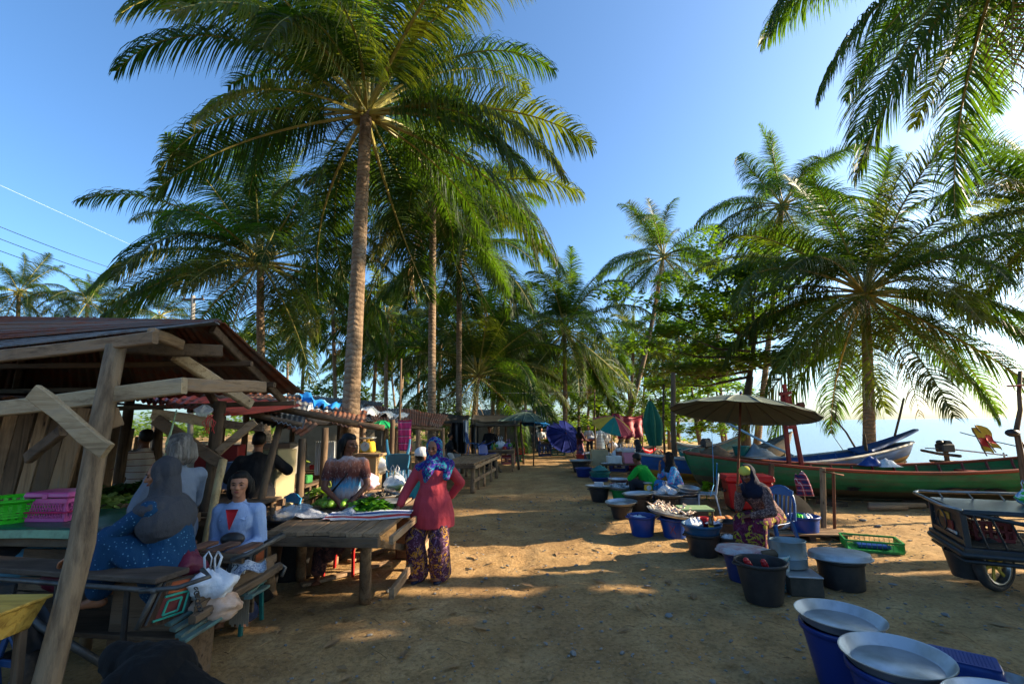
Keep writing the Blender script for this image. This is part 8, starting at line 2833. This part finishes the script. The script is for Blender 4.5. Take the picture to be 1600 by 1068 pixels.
person('vendor with long dark hair and brown-blue tie-dye top sitting at the mango table', V((-2.03, 5.72, 0)), rad(196), 1.62, (0, 0, .84), lean=6, hands=((.07, .26, .86), (-.10, .28, .86)), feet=((.24, .30, .085), (-.2, .30, .40)), epole=((1, -.1, -.5), (-1, -.1, -.5)), kpole=((.4, 1, .3), (-.3, 1, .5)),
       tone='brown', wide=1.2, top=cloth('tie_dye_top', (88, 48, 42), 'tie', (150, 92, 70), (170, 160, 160), (70, 140, 180), 2.4), sleeve=.28, hem=.2, bottom='wrap', bm=cloth('brown_skirt', (74, 50, 50), 'batik', (60, 42, 46), (110, 70, 60), None, 10), hair='long', yaw=48, pitch=-8, vox=.0075)
_i = root_info['person.' + '%03d' % (len(root_info) - 1)]
m = MB(); m.tube([_i['nb'] - _i['rt'] * .08 + _i['fw'] * .06, _i['chest'] + _i['fw'] * .165, _i['hip'] + _i['rt'] * .19 + _i['fw'] * .10 + _i['up'] * .06], .012, 6); m.obj('bag_strap', plain('dark_strap', (40, 26, 24), .7), _i['root'], True)
stool('stool under the tie-dye vendor behind the mango table', V((-2.05, 5.82, 0)), REDP, .74, .36)
person('man in a black T-shirt sitting with his back turned under the layered tin roof', V((-3.28, 6.0, 0)), rad(30), 1.66, (0, 0, .84), lean=12, hands=((.30, .42, 1.1), (-.26, .40, .95)), feet=((.15, .4, .40), (-.15, .4, .40)), tone='tan', wide=1.25, top=cloth('black_tshirt', (24, 24, 27), 'plain', (34, 34, 38)), sleeve=.45, bottom='trousers', bm=dk, hair='short', vox=.011, face=True, shoes=None)
m = MB(); m.box((0, 0, .36), (.5, .5, .72), None, .02); q = m.obj('high_bench', WDD[0], None); q.location = (-3.26, 5.96, 0); tag(q, 'high dark bench under the man in the black T-shirt', 'bench')
person('man in a striped polo shirt standing with his arms folded at the herb stall', V((-5.3, 6.7, 0)), rad(70), 1.7, top=cloth('striped_polo', (186, 180, 174), 'stripe', (190, 186, 180), (120, 60, 50), None, 12), sleeve=.5, bottom='trousers', bm=dk, hair='short', tone='brown', vox=.011, hands=((-.05, .32, 1.08), (.05, .34, 1.04)), wide=1.1)
person('small child beside the man in the striped polo shirt', V((-5.42, 6.78, .55)), rad(60), 1.05, top=cloth('grey_child_shirt', (120, 120, 126)), sleeve=.5, bottom='shorts', bm=dk, hair='short', tone='brown', vox=.014, fingers=False, shoes=None)
m = MB(); m.box((0, 0, .275), (.5, .4, .55), None, .01); q = m.obj('child_bench', WDD[0], None); q.location = (-5.42, 6.78, 0); tag(q, 'dark box under the child at the herb stall', 'box')
BLK = cloth('black_clothes', (9, 9, 10), 'plain', (14, 14, 15))
person('person all in black bent over in the lower left corner', V((-1.50, 2.38, 0)), rad(84), 1.28, (0, 0, .50), lean=56, nod=1, hands=((.30, .30, .30), (-.2, .5, .35)), feet=((.16, .42, .085), (-.16, .42, .085)), epole=((1, 0, -.3), (-1, 0, -.3)), kpole=((.4, .8, 1), (-.4, .8, 1)),
       tone='tan', wide=1.2, top=BLK, sleeve=.9, hem=.2, bottom='wrap', bm=BLK, head='hijab_long', headm=BLK, yaw=0, pitch=-70, vox=.008)
stool('low stool under the person in black', V((-1.50, 2.38, 0)), BLACKP, .40, .3)
p = P(703, 690, 16.4); p.z = 0
person('boy in a black T-shirt and white shorts walking by the black tarpaulin stall', p, rad(-78), 1.42, hands=((.2, .28, .86), (-.22, -.12, .82)), feet=((.09, .22, .085), (-.09, -.24, .11)), top=cloth('black_tshirt', (24, 24, 27)), sleeve=.5, bottom='shorts', bm=wt, hair='short', tone='tan', vox=.015, fingers=False, face=True)
p = P(765, 690, 18.6); p.z = 0
person('man in dark shirt standing inside the net roof stall', p, rad(170), 1.66, top=cloth('black_tshirt', (24, 24, 27)), sleeve=.5, bottom='trousers', bm=dk, hair='short', tone='tan', vox=.018, fingers=False)
p = P(777, 690, 18.8); p.z = 0
person('woman with long hair seated beside the man in the net roof stall', p, rad(150), 1.56, (0, 0, .6), lean=10, top=cloth('brown_floral_top', (78, 58, 56)), sleeve=.5, bottom='wrap', bm=dk, hair='long', tone='tan', feet=((.12, .4, .085), (-.12, .4, .085)), hands=((.12, .36, .7), (-.12, .36, .7)), vox=.018, fingers=False)
p = P(650, 715, 6.5); p.z = 0
person('man with a white cap seated behind the woman in coral', p, rad(-70), 1.62, (0, 0, .62), lean=8, top=cloth('teal_shirt', (50, 150, 160)), sleeve=.5, bottom='trousers', bm=dk, hair='short', head='undercap', headm=wt, tone='brown', feet=((.12, .2, .085), (-.12, .2, .085)), hands=((.14, .36, .66), (-.14, .36, .66)), vox=.010, yaw=6)
m = MB(); m.box((0, 0, .26), (.4, .4, .52), None, .02); q = m.obj('seat_crate', WDD[0], None); q.location = p; tag(q, 'crate under the man with the white cap', 'crate')
p = P(606, 700, 9.2); p.z = 0
person('stallholder in olive shirt and dark cap bending under the green parasol', p, rad(85), 1.6, (0, 0, .82), lean=38, top=cloth('olive_shirt', (84, 78, 36)), sleeve=.5, bottom='trousers', bm=dk, head='undercap', headm=BLK, tone='brown', hands=((.16, .5, .72), (-.16, .5, .72)), vox=.013, fingers=False, pitch=-20)
for i, (px, lab) in enumerate(((846, 'left of the two young vendors in white T-shirts behind the pickup table'), (858, 'right of the two young vendors in white T-shirts behind the pickup table'))):
    p = P(px, 690, 27.2 + .2 * i); p.z = 0
    person(lab, p, rad(180), 1.5 + .08 * i, top=wt, sleeve=.45, bottom='trousers', bm=cloth('blue_trousers', (40, 64, 110)), hair='short' if i == 0 else 'long', tone='tan', vox=.02, fingers=False, face=False, hands=((.2, .3, .85), (-.2, .3, .85)))
finish_remesh()
